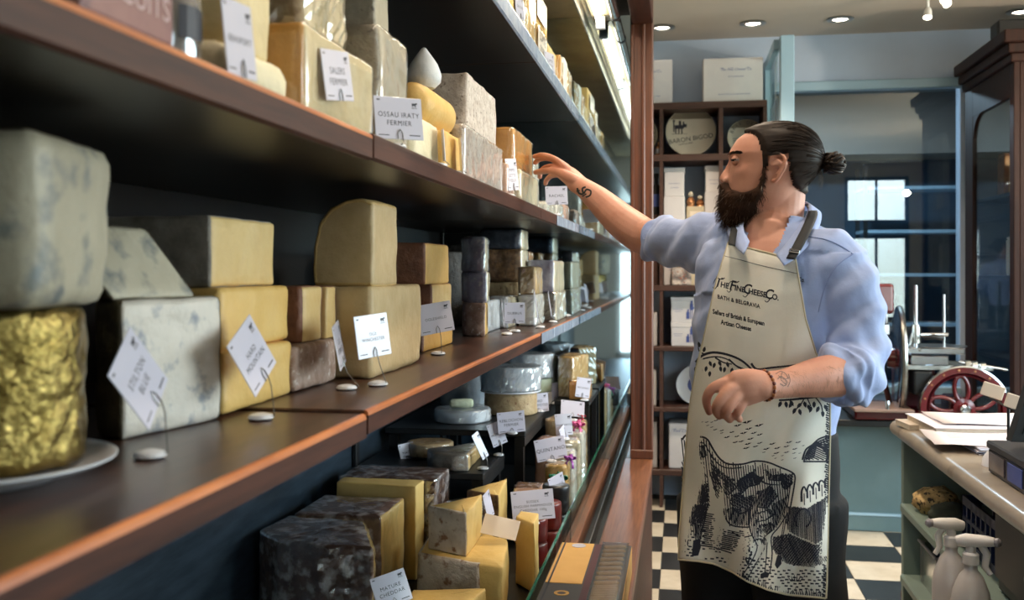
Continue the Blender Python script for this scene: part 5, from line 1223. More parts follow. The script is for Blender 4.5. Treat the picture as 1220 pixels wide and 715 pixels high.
def sheet(label, cx, cy, w, d, deg, z, lines, curl=0.):
    a = math.radians(deg); n = 8; V = []; F = []
    for i in range(n + 1):
        for j in range(n + 1):
            x, y = (i / n - .5) * w, (j / n - .5) * d; zz = z + curl * (max(0, abs(x) / w * 2 - .4) ** 2) + .002 * math.sin(i * 1.3 + j)
            V.append((cx + x * math.cos(a) - y * math.sin(a), cy + x * math.sin(a) + y * math.cos(a), zz))
    for i in range(n):
        for j in range(n): q = i * (n + 1) + j; F.append((q, q + n + 1, q + n + 2, q + 1))
    r = thing('loose_sheet', label, 'paper', (cx, cy, z), 'loose sheets on the counter')
    o = pydata('page', V, F, M['paper'], r, True); md = o.modifiers.new('t', 'SOLIDIFY'); md.thickness = .0006
    if lines:
        fl = Flat(); rnd = random.Random(int(cx * 1000))
        for k in range(lines):
            y = .36 * d - k * .7 * d / lines
            for c in (-.36, -.08, .2):
                if rnd.random() < .75: fl.rect(c * w, y, (c + rnd.uniform(.08, .2)) * w, y + d * .012)
        pydata('printing', [Vector((cx + v.x * math.cos(a) - v.y * math.sin(a), cy + v.x * math.sin(a) + v.y * math.cos(a), z + .0045)) for v in fl.V], fl.F, M['inkgrey'], r)['kind'] = 'stuff'
M['inkgrey'] = mat('grey_print', (120, 116, 124), rough=.6)
sheet('printed sheet hanging slightly over the counter front edge', .93, 3.12, .42, .27, -4, KZ + .0235, 9)
sheet('printed sheet with columns lying at the right on the paper pile', 1.22, 3.14, .34, .25, 3, KZ + .0315, 12)
sheet('white sheet on top of the catalogue at the back of the pile', 1.05, 3.42, .50, .26, 2, KZ + .042, 0)
# dark till drawer, bowl, yellow note
r = thing('till_box', 'dark grey metal till box with square windows near the right edge of the counter', 'till', (1.0, 2.42, KZ))
tx, ty0, ty1 = .775, 2.02, 2.74
M['till'] = mat('till_metal', (50, 50, 54), (64, 64, 68), scale=5, rough=.4, metal=.3)
box_obj('body', (tx + .004, ty0 + .004, KZ + .0004), (1.2, ty1 - .004, KZ + .062), M['till'], r, .004); box_obj('lid', (tx, ty0, KZ + .062), (1.205, ty1, KZ + .082), M['till'], r, .004)
for k, (a, b, c) in enumerate(((2.60, 2.72, 'jarfill'), (2.47, 2.575, 'inkblue'), (2.30, 2.40, 'card2'), (2.14, 2.26, 'jarfill'))): box_obj('side_window', (tx + .001, a, KZ + .012), (tx + .0038, b, KZ + .056), M[c], r, .001)
r = thing('white_bowl', 'small upturned white bowl beside the till box', 'bowl', (.83, 2.83, KZ)); lathe_obj('body', [(.052, .0004), (.05, .02), (.036, .04), (.015, .05), (0, .052)], (.84, 2.82, KZ), M['disc'], r, 28); lathe_obj('foot_ring', [(.016, .049), (.02, .049), (.02, .057), (.016, .057), (.016, .049)], (.84, 2.82, KZ), M['disc'], r, 24)
M['yellow'] = mat('yellow_paper', (222, 206, 92), rough=.6)
o = slab('sticky_note', quad_rot(.90, 2.925, .075, .05, 20), KZ + .0004, KZ + .003, M['yellow'], None, origin=(.90, 2.925, KZ)); tag(o, 'yellow sticky note lying behind the white bowl', 'note')
# black bag and tagged rail at the far right
M['screenglass'] = mat('dark_green_screen', (22, 32, 30), (32, 44, 40), scale=6, rough=.12, coat=.5)
r = thing('till_screen', 'black slanted till screen standing on the dark till box at the right edge', 'screen', (.95, 2.60, KZ + .082))
zt = KZ + .0824
def xz_slab(name, pts, y0, y1, m, parent):
    bm = bmesh.new(); A = [bm.verts.new((x, y0, z)) for x, z in pts]; B = [bm.verts.new((x, y1, z)) for x, z in pts]; n = len(pts); bm.faces.new(A); bm.faces.new(B[::-1])
    for i in range(n): bm.faces.new((A[i], A[(i + 1) % n], B[(i + 1) % n], B[i]))
    return bmobj(name, bm, m, parent)
xz_slab('casing', [(.79, zt + .02), (1.12, zt + .02), (1.14, zt + .29), (.865, zt + .27)], 2.59, 2.63, M['black'], r)
xz_slab('screen', [(.815, zt + .04), (1.10, zt + .04), (1.12, zt + .27), (.88, zt + .25)], 2.586, 2.5895, M['screenglass'], r)
box_obj('foot', (.86, 2.56, zt), (1.06, 2.66, zt + .02), M['black'], r, .004)
r = thing('tag_rail', 'thin rail with cream price tags behind the till box', 'rail', (1.2, 3.0, KZ))
pA, pB = PY(1172, 470, 2.98), PY(1240, 506, 2.80)
tube_obj('rail', [pA, pB], .003, M['black'], r, 8); tube_obj('rail_foot', [pA.lerp(pB, .45), Vector((pA.lerp(pB, .45).x, pA.lerp(pB, .45).y, KZ + .0004))], .004, M['black'], r, 8); tube_obj('rail_foot', [pB, Vector((pB.x, pB.y, KZ + .0004))], .004, M['black'], r, 8)
for t, w in ((.16, .06), (.52, .04)):
    c = pA.lerp(pB, t) + Vector((0, -.005, .022)); box_obj('tag', (c.x - w / 2, c.y - .002, c.z - .018), (c.x + w / 2, c.y + .002, c.z + .02), M['card2'], r, .003, Matrix.Rotation(math.radians(18), 3, 'Y'))
# ---- under the counter
SU, SL = .66, .42
def bundle(label, u, v, z, s, m, seed):
    p = PZ(u, v, z) + Vector((.035, -.07, 0)); bm = bmesh.new(); bmesh.ops.create_icosphere(bm, subdivisions=3, radius=1)
    for q in bm.verts:
        c = q.co.copy(); d = 1 + .25 * noise.noise(c * 2.5 + Vector((seed, 0, 0))); q.co = Vector((p.x + c.x * s[0] * d, p.y + c.y * s[1] * d, z + .0004 + max(0, (c.z * d + .8) * s[2])))
    tag(bmobj('cloth_bundle', bm, M[m], None, True, origin=p), label, 'cloth', 'bundled cloths under the counter')
M['leopard'] = mat('speckled_cloth', (150, 122, 72), (214, 184, 130), scale=40, rough=.8, c3=(50, 40, 30), s3=(.56, .6), scale3=70); M['darkcloth'] = mat('dark_cloth', (44, 50, 42), (66, 70, 56), scale=30, rough=.8)
bundle('speckled yellow bundled cloth on the upper counter shelf', 1096, 604, SU, (.07, .08, .045), 'leopard', 1); bundle('dark green bundled cloth next to the speckled one', 1112, 617, SU, (.065, .05, .036), 'darkcloth', 5)
def crate(label, x0, x1, y0, y1, z0, h, m, group='plastic crates under the counter'):
    r = thing('plastic_crate', label, 'crate', ((x0 + x1) / 2, (y0 + y1) / 2, z0), group); z0 += .0004
    box_obj('crate_floor', (x0, y0, z0), (x1, y1, z0 + .006), M[m], r)
    for a, b, c, d, nm in ((x0, x1, y0, y0 + .008, 'side'), (x0, x1, y1 - .008, y1, 'side'), (x0, x0 + .008, y0, y1, 'end'), (x1 - .008, x1, y0, y1, 'end')):
        bm = bmesh.new(); L_ = (b - a) if nm == 'side' else (d - c)
        add_box(bm, (a, c, z0 + h - .025), (b, d, z0 + h)); add_box(bm, (a, c, z0 + .006), (b, d, z0 + .022)); add_box(bm, (a, c, z0 + h * .52), (b, d, z0 + h * .52 + .01))
        k = max(3, int(L_ / .04))
        for i in range(k + 1):
            t = i / k
            if nm == 'side': x = a + (b - a - .01) * t; add_box(bm, (x, c, z0), (x + .01, d, z0 + h))
            else: y = c + (d - c - .01) * t; add_box(bm, (a, y, z0), (b, y + .01, z0 + h))
        o = bmobj('lattice_' + nm, bm, M[m], r); o['kind'] = 'stuff'
    return r
M['bluecrate'] = mat('dark_blue_plastic', (30, 40, 74), rough=.4)
crate('dark blue lattice crate on the upper counter shelf', .80, 1.14, 2.74, 3.06, SU, .14, 'bluecrate')
crate('black lattice crate on the lower counter shelf at the right edge', .80, 1.2, 1.75, 2.24, SL, .20, 'black')
crate('small black crate at the bottom edge below the grey bin', .80, 1.05, 3.0, 3.2, SL, .075, 'black')
r = thing('grey_bin', 'translucent grey bin with dark and red packets on the lower counter shelf', 'bin', (.86, 3.35, SL)); M['greyplastic'] = mat('grey_plastic', (150, 146, 148), rough=.4)
for a, b, c, d in ((.78, .98, 3.27, 3.275), (.78, .98, 3.475, 3.48), (.78, .785, 3.27, 3.48), (.975, .98, 3.27, 3.48)): box_obj('side', (a, c, SL + .0004), (b, d, SL + .13), M['film2'], r)
for a, c in ((.78, 3.27), (.97, 3.27), (.78, 3.47), (.97, 3.47)): box_obj('rib', (a, c, SL + .0004), (a + .012, c + .012, SL + .135), M['greyplastic'], r, .002)
box_obj('rim', (.775, 3.262, SL + .13), (.985, 3.272, SL + .138), M['greyplastic'], r, .002); box_obj('rim', (.772, 3.262, SL + .13), (.782, 3.488, SL + .138), M['greyplastic'], r, .002)
for k, (x, y, c) in enumerate(((.84, 3.33, 'darkcloth'), (.90, 3.36, 'maroon2'), (.86, 3.42, 'inkblue'), (.93, 3.42, 'darkcloth'))):
    o = box_obj('small_packet', (x - .03, y - .02, SL + .001), (x + .03, y + .02, SL + .16 + .01 * k), M[c], None, .008, origin=(x, y, SL)); tag(o, ('dark packet at the front left', 'dark red packet in the middle', 'blue packet at the back', 'dark packet at the back right')[k] + ' in the grey bin', 'packet', 'packets in the grey bin')
r = thing('wooden_tray_box', 'small pale wooden box on the lower counter shelf behind the spray bottles', 'box', (.9, 2.6, SL))
for a, b, c, d, nm in ((.81, .822, 2.38, 2.70, 'front'), (1.0, 1.012, 2.38, 2.70, 'back'), (.822, 1.0, 2.38, 2.392, 'end'), (.822, 1.0, 2.688, 2.70, 'end')): box_obj(nm, (a, c, SL + .0004), (b, d, SL + .125), M['palewood'], r, .002)
box_obj('stamp', (.8092, 2.52, SL + .05), (.8098, 2.57, SL + .064), M['walnut'], r); box_obj('paper_filling', (.826, 2.40, SL + .08), (.996, 2.684, SL + .15), M['paper'], r, .02)
M['spray'] = mat('white_spray_plastic', (226, 222, 216), rough=.4, sss=.0); M['spraybody'] = mat('cloudy_bottle', (196, 190, 184), (206, 200, 194), scale=4, rough=.3, coat=.4)
def spray(label, x, y, yaw, h=.20):
    SL = .571; r = thing('spray_bottle', label, 'bottle', (x, y, SL), 'spray bottles by the counter'); c = (x, y, SL)
    lathe_obj('body', [(0, .0004), (.041, .0004), (.044, .008), (.044, h * .55), (.040, h * .68), (.026, h * .86), (.0145, h * .93), (.0145, h)], c, M['spraybody'], r, 32)
    lathe_obj('collar', [(.0, h), (.018, h), (.018, h + .022), (.014, h + .026), (0, h + .026)], c, M['spray'], r, 24)
    d = Vector((math.cos(yaw), math.sin(yaw), 0)); z = SL + h + .026; o = Vector((x, y, 0))
    tube_obj('head', [o + d * -.03 + Vector((0, 0, z + .022)), o + d * -.01 + Vector((0, 0, z + .026)), o + d * .03 + Vector((0, 0, z + .03)), o + d * .05 + Vector((0, 0, z + .031))], [(.010, .012), (.017, .016), (.015, .013), (.010, .010)], M['spray'], r, 14)
    tube_obj('neck', [o + Vector((0, 0, z - .002)), o + Vector((0, 0, z + .024))], .011, M['spray'], r, 14); lathe_obj('nozzle', [(0, 0), (.009, 0), (.011, .008), (.006, .014), (0, .014)], o + d * .05 + Vector((0, 0, z + .031)), M['greyplastic'], r, 14, axis=d)
    tube_obj('trigger', [o + d * .022 + Vector((0, 0, z + .02)), o + d * .034 + Vector((0, 0, z)), o + d * .03 + Vector((0, 0, z - .028)), o + d * .042 + Vector((0, 0, z - .045))], [(.006, .009), (.006, .009), (.005, .008), (.004, .006)], M['spray'], r, 10)
r = thing('step_stool', 'low white step stool carrying the spray bottles before the counter', 'stool', (.63, 2.52, 0))
box_obj('seat', (.55, 2.36, .545), (.705, 2.72, .570), M['white'], r, .004)
for a in (.555, .67):
    for b in (2.365, 2.685): box_obj('leg', (a, b, .0004), (a + .03, b + .03, .545), M['white'], r)
spray('white spray bottle in front with its nozzle pointing right', .66, 2.45, math.radians(-25), .20)
spray('second white spray bottle behind with its head turned left', .650, 2.58, math.radians(195), .205)
bm = bmesh.new(); bmesh.ops.create_icosphere(bm, subdivisions=4, radius=1); p0 = Vector((1.0, 4.35, 0))
for v in bm.verts:
    c = v.co.copy(); d = 1 + .35 * noise.noise(c * 1.9); v.co = Vector((p0.x + c.x * .09 * d - .05 * max(0, -c.z), p0.y + c.y * .09 * d, max(.0006, (c.z * d + .75) * .105)))
M['redcloth'] = mat('maroon_cloth', (92, 26, 26), (112, 38, 36), scale=9, rough=.8, bump=.4, bscale=20)
tag(bmobj('cloth_heap', bm, M['redcloth'], None, True, origin=p0), 'maroon cloth heap lying on the chequered floor beside the counter end', 'cloth')
# ================================================================ the man
random.seed(11)
M['skin'] = mat('skin', (196, 138, 116), (208, 152, 130), scale=9, rough=.5, sss=.08, bump=.05, bscale=160, c3=(176, 112, 92), s3=(.55, .75), scale3=7)
M['shirt'] = mat('pale_blue_cotton', (150, 168, 214), (160, 178, 222), scale=14, rough=.85, bump=.22, bscale=18, sheen=.2)
M['apron'] = mat('cream_canvas', (226, 223, 212), (234, 231, 221), scale=7, rough=.9, bump=.05, bscale=240)
M['print'] = mat('black_print', (34, 38, 52), rough=.85)
M['hair'] = mat('dark_brown_hair', (24, 16, 12), (38, 26, 19), scale=30, rough=.5, spec=.18)
M['beard'] = mat('dark_brown_beard', (36, 24, 18), (66, 44, 32), scale=40, rough=.8, spec=.1)
M['beardlight'] = mat('grey_brown_hairs', (112, 88, 70), rough=.45)
M['trouser'] = mat('black_cloth', (8, 8, 11), (13, 13, 16), scale=30, rough=.85)
M['strap'] = mat('black_strap', (16, 17, 22), rough=.7)
M['eyewhite'] = mat('eye_white', (170, 152, 144), rough=.25); M['iris'] = mat('brown_iris', (50, 34, 26), rough=.2)
M['leather'] = mat('black_leather', (20, 18, 18), rough=.4)
man = thing('person', 'bearded man with hair bun in pale blue shirt and printed cream apron reaching for cheese', 'person', (.23, 2.30, 0))
EX, EY = Vector((.79, -.613, 0)), Vector((-.613, -.79, 0))      # towards his left side, towards his front
MY = 2.30
# v row, centre u, half width, front depth, back depth
TOR = [(258, 930, .062, .060, .075), (268, 928, .085, .066, .085), (278, 925, .135, .078, .095), (292, 922, .172, .098, .105), (312, 920, .186, .118, .112), (350, 917, .188, .132, .115),
       (400, 914, .180, .138, .110), (450, 911, .174, .140, .105), (500, 908, .174, .139, .108), (550, 906, .180, .134, .118), (600, 904, .186, .130, .122), (650, 903, .190, .132, .122), (730, 901, .197, .138, .122)]
def tring(v):
    uc, a, bf, bb = lerp_table(TOR, v); p = PY(uc, v, MY); return p, a, bf, bb
def loft(bm, rings):
    """rings: lists of points, closed with end caps"""
    R_ = [[bm.verts.new(p) for p in r] for r in rings]; n = len(R_[0])
    for A, B in zip(R_, R_[1:]):
        for k in range(n): bm.faces.new((A[k], A[(k + 1) % n], B[(k + 1) % n], B[k]))
    bm.faces.new(R_[0][::-1]); bm.faces.new(R_[-1])
def torso_rings(v0, v1, step, sc=1., n=44, grow=0.):
    out = []; v = v0
    while v <= v1 + 1e-6:
        p, a, bf, bb = tring(v); z = p.z; r = []
        for k in range(n):
            t = 2 * math.pi * k / n; b = bf if math.sin(t) > 0 else bb
            q = p + EX * (a * sc + grow) * math.cos(t) + EY * (b * sc + grow) * math.sin(t); r.append(Vector((q.x, q.y, z)))
        out.append(r); v += step
    return out
def limb(bm, pts, n=18, sub=6):
    """pts: (u, v, Y, r) or (u, v, Y, rx, ry) control points in the photograph's frame; smooth tapering closed tube"""
    P = [tuple(PY(p[0], p[1], p[2])) + (p[3], p[4] if len(p) > 4 else p[3]) for p in pts]
    C_ = catmull(P, sub); pl = [c[:3] for c in C_]; rr = [(c[3], c[4]) for c in C_]
    # rounded ends
    d0 = (Vector(pl[0]) - Vector(pl[1])).normalized(); d1 = (Vector(pl[-1]) - Vector(pl[-2])).normalized()
    a, b = rr[0], rr[-1]
    pl = [tuple(Vector(pl[0]) + d0 * a[0] * .85), tuple(Vector(pl[0]) + d0 * a[0] * .5)] + pl + [tuple(Vector(pl[-1]) + d1 * b[0] * .5), tuple(Vector(pl[-1]) + d1 * b[0] * .85)]
    rr = [(a[0] * .4, a[1] * .4), (a[0] * .85, a[1] * .85)] + rr + [(b[0] * .85, b[1] * .85), (b[0] * .4, b[1] * .4)]
    add_tube(bm, pl, rr, n)
def voxel(bm, size, smooth=3, fac=.5, decim=None):
    """closed overlapping pieces -> one continuous smoothed surface (mesh data)"""
    me = bpy.data.meshes.new('tmp'); bmesh.ops.recalc_face_normals(bm, faces=bm.faces[:]); bm.to_mesh(me); bm.free()
    o = bpy.data.objects.new('tmp', me); COL.objects.link(o)
    m1 = o.modifiers.new('r', 'REMESH'); m1.mode = 'VOXEL'; m1.voxel_size = size; m1.use_smooth_shade = True
    m2 = o.modifiers.new('s', 'SMOOTH'); m2.factor = fac; m2.iterations = smooth
    dg = bpy.context.evaluated_depsgraph_get(); out = bpy.data.meshes.new_from_object(o.evaluated_get(dg), depsgraph=dg)
    bpy.data.objects.remove(o); bpy.data.meshes.remove(me)
    for p in out.polygons: p.use_smooth = True
    return out
def link_body(name, me, m, parent):
    me.materials.clear(); return link_mesh(name, me, M[m], parent)

# ---------------------------------------------------------------- head frame
HO = PY(922, 200, 2.30); HF = Vector((-.995, .10, 0)); HS = Vector((-.10, -.995, 0)); HU = Vector((0, 0, 1))
KP = zcam(HO) / FPX                      # metres per photo pixel at the head
def hp(u, v, s): return HO + HF * ((922 - u) * KP) + HU * ((200 - v) * KP) + HS * s      # s: metres towards his left ear (the camera)
# v, front u, back u, half width, squareness of the face front
SKULL = [(150, 912, 940, .022), (153, 900, 951, .042), (158, 888.5, 960, .057), (165, 879, 968, .067), (175, 872.5, 973, .0735), (184, 868.5, 975.5, .0755), (190, 870.5, 975.5, .0755), (196, 871.5, 974, .0745),
         (203, 870, 971, .072), (211, 868.5, 965, .069), (219, 868.5, 957, .066), (228, 868, 950, .062), (238, 869.5, 945, .056), (248, 872, 938, .047), (256, 878, 930, .034), (260, 886, 920, .02)]
def skull_rings(n=40):
    out = []; v = 150
    while v <= 260:
        f, b, w = lerp_table(SKULL, v); r = []; m = .45 * f + .55 * b
        for k in range(n):
            t = 2 * math.pi * k / n; c, s_ = math.cos(t), math.sin(t)
            cc = math.copysign(abs(c) ** .92, c); ss = math.copysign(abs(s_) ** .92, s_)
            u = m + (f - m) * cc if c > 0 else m + (b - m) * -cc
            ww = w * ss * (1 - .17 * max(0, c) ** 2)
            # eye sockets
            q = hp(u, v, ww)
            e = math.exp(-((u - 876) / 5.5) ** 2 - ((v - 191.5) / 4.2) ** 2 - ((abs(ww) - .032) / .013) ** 2)
            q -= HF * .010 * e
            # brow and cheekbone
            e = math.exp(-((v - 184) / 3.) ** 2 - ((abs(ww) - .028) / .02) ** 2) * (c > 0); q += HF * .003 * e
            e = math.exp(-((v - 205) / 7.) ** 2 - ((u - 884) / 9) ** 2); q += HS * .004 * e * math.copysign(1, ww)
            r.append(q)
        out.append(r); v += 2.0
    return out
bm = bmesh.new()
loft(bm, skull_rings())
# nose
NOSE = [(187, 870, .006), (192, 868.8, .0065), (197, 866, .0075), (202, 863, .009), (206, 860.3, .011), (210, 858.2, .0145), (213, 857.9, .016), (216, 860.5, .0155), (218.5, 865, .012)]
rings = []
for v, u, w in NOSE:
    rings.append([hp(876 - (876 - u) * max(0, math.cos(t)) ** .8 + (3 * max(0, -math.cos(t))), v, w * 1.05 * math.sin(t)) for t in [2 * math.pi * k / 16 for k in range(16)]])
loft(bm, rings)
for s_ in (-1, 1): limb_pts = [hp(864.5, 213.5, .011 * s_), hp(867, 214.5, .0135 * s_)]; add_tube(bm, limb_pts, [.0065, .0075], 10)
# lips (mostly under the moustache)
add_tube(bm, [hp(867.5, 230, -.018), hp(866.2, 229.5, 0), hp(867.5, 230, .018)], [.004, .006, .004], 8)
# ears
for s_ in (-1, 1):
    c_ = [(921, 205), (918.5, 198), (920, 191.5), (926, 189), (932.5, 191), (935.5, 197), (934.5, 204), (931, 210), (927.5, 216), (923.5, 219.5), (920, 218)]
    off = [0, .004, .008, .012, .016, .019, .018, .015, .010, .005, .002]
    add_tube(bm, catmull([tuple(hp(u, v, s_ * (.072 + o * .75))) for (u, v), o in zip(c_, off)], 4), [.0042] * (4 * 10 + 1), 8)
    add_tube(bm, [tuple(hp(922, 202, s_ * .070)), tuple(hp(927, 201, s_ * .077)), tuple(hp(931, 198, s_ * .081))], [(.010, .004), (.011, .004), (.008, .004)], 10)
    add_tube(bm, catmull([tuple(hp(922, 199, s_ * .077)), tuple(hp(926, 195, s_ * .083)), tuple(hp(930, 199, s_ * .085)), tuple(hp(928.5, 207, s_ * .081)), tuple(hp(924, 212, s_ * .077))], 3), [.0028] * 13, 6)
    add_tube(bm, [tuple(hp(923, 217, s_ * .074)), tuple(hp(924, 220, s_ * .076))], [.0062, .005], 8)
# neck, chest core
limb(bm, [(930, 225, 2.315, .058, .055), (928, 248, 2.32, .060, .056), (924, 266, 2.315, .066, .060), (919, 284, 2.30, .085, .062)], n=24)
loft(bm, torso_rings(276, 560, 12, .93, 36))
limb(bm, [(914, 272, 2.285, .050, .046), (910, 290, 2.262, .046, .040), (908, 318, 2.255, .04, .036)], n=16)
# right arm, reaching to the upper shelf
limb(bm, [(880, 290, 2.38, .055), (845, 288, 2.46, .052), (808, 287, 2.56, .050), (772, 283, 2.655, .0495), (755, 274, 2.685, .0495), (738, 261, 2.715, .0465), (714, 239, 2.765, .0375), (697, 225, 2.80, .031, .028), (687, 219, 2.82, .030, .026)], n=22)
def finger(pts): limb(bm, pts, n=10, sub=4)
limb(bm, [(690, 220, 2.815, .030, .026), (678, 209, 2.845, .034, .024), (668, 202, 2.87, .032, .020)], n=16)
finger([(676, 203, 2.83, .0135), (664, 192, 2.855, .0105), (653, 186.5, 2.885, .0095), (645, 185, 2.91, .0088), (637, 186.5, 2.935, .0075)])
finger([(674, 200, 2.86, .0135), (661, 190.5, 2.89, .0105), (650, 188, 2.925, .0095), (642, 190, 2.945, .0088), (637.5, 194, 2.955, .0075)])
finger([(673, 203, 2.88, .013), (660, 199, 2.915, .0105), (650, 200, 2.945, .0095), (644, 205, 2.955, .0085), (643, 211, 2.955, .0075)])
finger([(675, 209, 2.885, .012), (664, 208, 2.915, .0095), (656, 210, 2.94, .0085), (651, 215, 2.95, .0078), (650, 219, 2.95, .007)])
finger([(684, 214, 2.80, .016), (670, 207, 2.815, .0135), (656, 203.5, 2.85, .0105), (646, 204, 2.885, .0098), (638, 205.5, 2.915, .0082)])
# left arm across the apron
limb(bm, [(995, 315, 2.22, .055), (1015, 365, 2.20, .052), (1022, 420, 2.17, .048), (1016, 444, 2.13, .045), (985, 448.5, 2.07, .0425), (962, 452, 2.035, .036), (935, 457, 2.00, .0285), (915, 459, 1.975, .026, .029), (905, 460, 1.965, .025, .029)], n=22)
limb(bm, [(908, 459.5, 1.967, .024, .030), (892, 461, 1.955, .022, .036), (877, 464, 1.95, .017, .037)], n=16)
finger([(894, 453, 1.965, .013), (866, 455.5, 1.948, .0115), (848, 463.5, 1.945, .0102), (841.5, 477, 1.957, .0090), (845, 491, 1.975, .0076)])
finger([(890, 459, 1.955, .013), (870, 464.5, 1.936, .0118), (856.5, 479, 1.928, .0102), (853, 488.5, 1.942, .0092), (857, 496, 1.96, .0078)])
finger([(890, 465, 1.955, .0125), (877, 473, 1.938, .0112), (867.5, 487, 1.930, .0098), (865, 494, 1.945, .0088), (869.5, 500.5, 1.962, .0075)])
finger([(893, 470, 1.96, .0115), (886, 479, 1.948, .0100), (880, 489.5, 1.943, .0088), (878, 495, 1.955, .008), (881.5, 500, 1.972, .0068)])
finger([(898, 452, 1.975, .016), (880, 449.5, 1.99, .0125), (863, 455, 2.0, .0105), (853, 464, 2.002, .0085)])
body_me = voxel(bm, .0028, 3, .5)
BODY = BVHTree.FromPolygons([v.co.copy() for v in body_me.vertices], [tuple(p.vertices) for p in body_me.polygons])
body = link_body('body', body_me, 'skin', man)
def cast(u, v, bvh):
    rx, ry = ray(u); d = Vector((rx, ry, (322 - v) / FPX)).normalized(); h = bvh.ray_cast(Vector((0, 0, CAM_H)), d); return (h[0], h[1]) if h[0] else (None, None)
# nails
def nail(pts, w):
    pass
# eyes
for s_ in (1, -1):
    c_ = hp(880.3, 191.4, s_ * .0305)
    lathe_obj('eye', [(0, -.0118)] + [(.0118 * math.sin(t), -.0118 * math.cos(t)) for t in [math.pi * k / 12 for k in range(1, 12)]] + [(0, .0118)], c_, M['eyewhite'], man, 20, axis=HF)
    lathe_obj('iris', [(.0072, .0096), (.0060, .0108), (0, .0122)], c_, M['iris'], man, 16, axis=(HF + HS * .35 * s_ - HU * .08))
    bm = bmesh.new(); V = []
    n1, n2 = 10, 8; G = []
    for i in range(n1 + 1):
        az = math.radians(-100 + 200 * i / n1); row = []
        for j in range(n2 + 1):
            el = math.radians(4 + 86 * j / n2); d = HF * math.cos(az) * math.cos(el) + HS * math.sin(az) * math.cos(el) + HU * math.sin(el); row.append(bm.verts.new(c_ + d * .0132))
        G.append(row)
    for i in range(n1):
        for j in range(n2): bm.faces.new((G[i][j], G[i + 1][j], G[i + 1][j + 1], G[i][j + 1]))
    bmobj('eyelid', bm, M['skin'], man, True)
    lash = [tuple(c_ + (HF * math.cos(a) + HS * math.sin(a)) * .0136 * math.cos(.06) + HU * .0136 * math.sin(.06)) for a in [math.radians(-80 + 16 * k) for k in range(11)]]
    tube_obj('eyelashes', lash, .0016, M['hair'], man, 5)
    bm = bmesh.new(); G = []
    for i in range(n1 + 1):
        az = math.radians(-100 + 200 * i / n1); G.append([bm.verts.new(c_ + (HF * math.cos(az) * math.cos(el) + HS * math.sin(az) * math.cos(el) + HU * math.sin(el)) * .0130) for el in [math.radians(-15 - 75 * j / 5) for j in range(6)]])
    for i in range(n1):
        for j in range(5): bm.faces.new((G[i][j], G[i + 1][j], G[i + 1][j + 1], G[i][j + 1]))
    bmobj('lower_eyelid', bm, M['skin'], man, True)
# ---------------------------------------------------------------- hair, beard
HC = hp(922, 195, 0)
def surf(d, extra=0.):
    """point of the head surface in direction d from the head centre"""
    h = BODY.ray_cast(HC + d * .30, -d)
    return (h[0] + d * extra) if h[0] else HC + d * .09
def loc(p): q = p - HO; return 922 - q.dot(HF) / KP, 200 - q.z / KP, q.dot(HS)      # -> u, v, s in the head frame
def hairline(v, s):
    """u of the front hairline at height v"""
    return lerp_table([(150, 880), (157, 884 + 60 * max(0, abs(s) - .035)), (162, 897), (168, 904), (176, 906.5), (188, 909), (199, 910.5), (206, 911)], v)[0]
def in_hair(p):
    u, v, s = loc(p); m = (u - hairline(v, s)) / 4.
    low = lerp_table([(905, 204), (916, 205), (917.5, 190), (936, 189), (938, 206), (942, 222), (950, 230), (955, 232), (985, 232)], u)[0]
    return min(m, (low - v) / 4.)
NA, NE = 110, 70; G = {}; bm = bmesh.new()
for i in range(NA):
    for j in range(NE + 1):
        az = 2 * math.pi * i / NA; el = math.radians(-72 + 162 * j / NE)
        d = HF * math.cos(az) * math.cos(el) + HS * math.sin(az) * math.cos(el) + HU * math.sin(el)
        p = surf(d); m = in_hair(p); u, v, s = loc(p)
        th_ = .0075 * max(0., min(1., m * .6)) + .0005 + .002 * noise.noise(Vector((az * 1.3, el * 14, 0)))
        if m > -.25: G[i, j] = bm.verts.new(p + d * max(.0006, th_))
for i in range(NA):
    for j in range(NE):
        k = [(i, j), ((i + 1) % NA, j), ((i + 1) % NA, j + 1), (i, j + 1)]
        if all(q in G for q in k): bm.faces.new([G[q] for q in k])
hair = bmobj('hair', bm, M['hair'], man, True)
ANCH = hp(978, 194, 0)
def strand_mesh(name, strands, m, parent, w=.0007):
    V = []; F = []
    for pts, ww in strands:
        n = len(pts); b = len(V)
        for i, p in enumerate(pts):
            t = (pts[min(i + 1, n - 1)] - pts[max(i - 1, 0)]).normalized(); o = (p - HC).normalized(); x = t.cross(o)
            x = x.normalized() if x.length > 1e-5 else t.orthogonal().normalized(); r = ww * (1 - .75 * (i / (n - 1)) ** 2)
            V += [p + x * r, p - x * r, p + x.cross(t) * r * .9]
        for i in range(n - 1):
            for k in range(3): F.append((b + 3 * i + k, b + 3 * i + (k + 1) % 3, b + 3 * i + 3 + (k + 1) % 3, b + 3 * i + 3 + k))
    o = pydata(name, V, F, M[m], parent, True); o['kind'] = 'stuff'; return o
STR = []; tries = 0
while len(STR) < 1500 and tries < 6000:
    tries += 1; az = random.uniform(0, 2 * math.pi); el = math.asin(random.uniform(-.75, 1)); d = HF * math.cos(az) * math.cos(el) + HS * math.sin(az) * math.cos(el) + HU * math.sin(el)
    p = surf(d)
    if in_hair(p) < .05: continue
    pts = []; n = 9; L_ = random.uniform(.35, .95); th_ = random.uniform(.004, .0092)
    for k in range(n):
        q = p.lerp(ANCH, L_ * k / (n - 1)); dd = (q - HC).normalized(); sp = surf(dd)
        pts.append(sp + dd * (th_ * min(1., .12 + k * .3)))
    if any(914 < a < 939 and 186 < b < 224 and abs(c) > .055 for a, b, c in map(loc, pts)): continue
    STR.append((pts, random.uniform(.0006, .0013)))
ST2 = strand_mesh('hair_strands', STR, 'hair', hair)
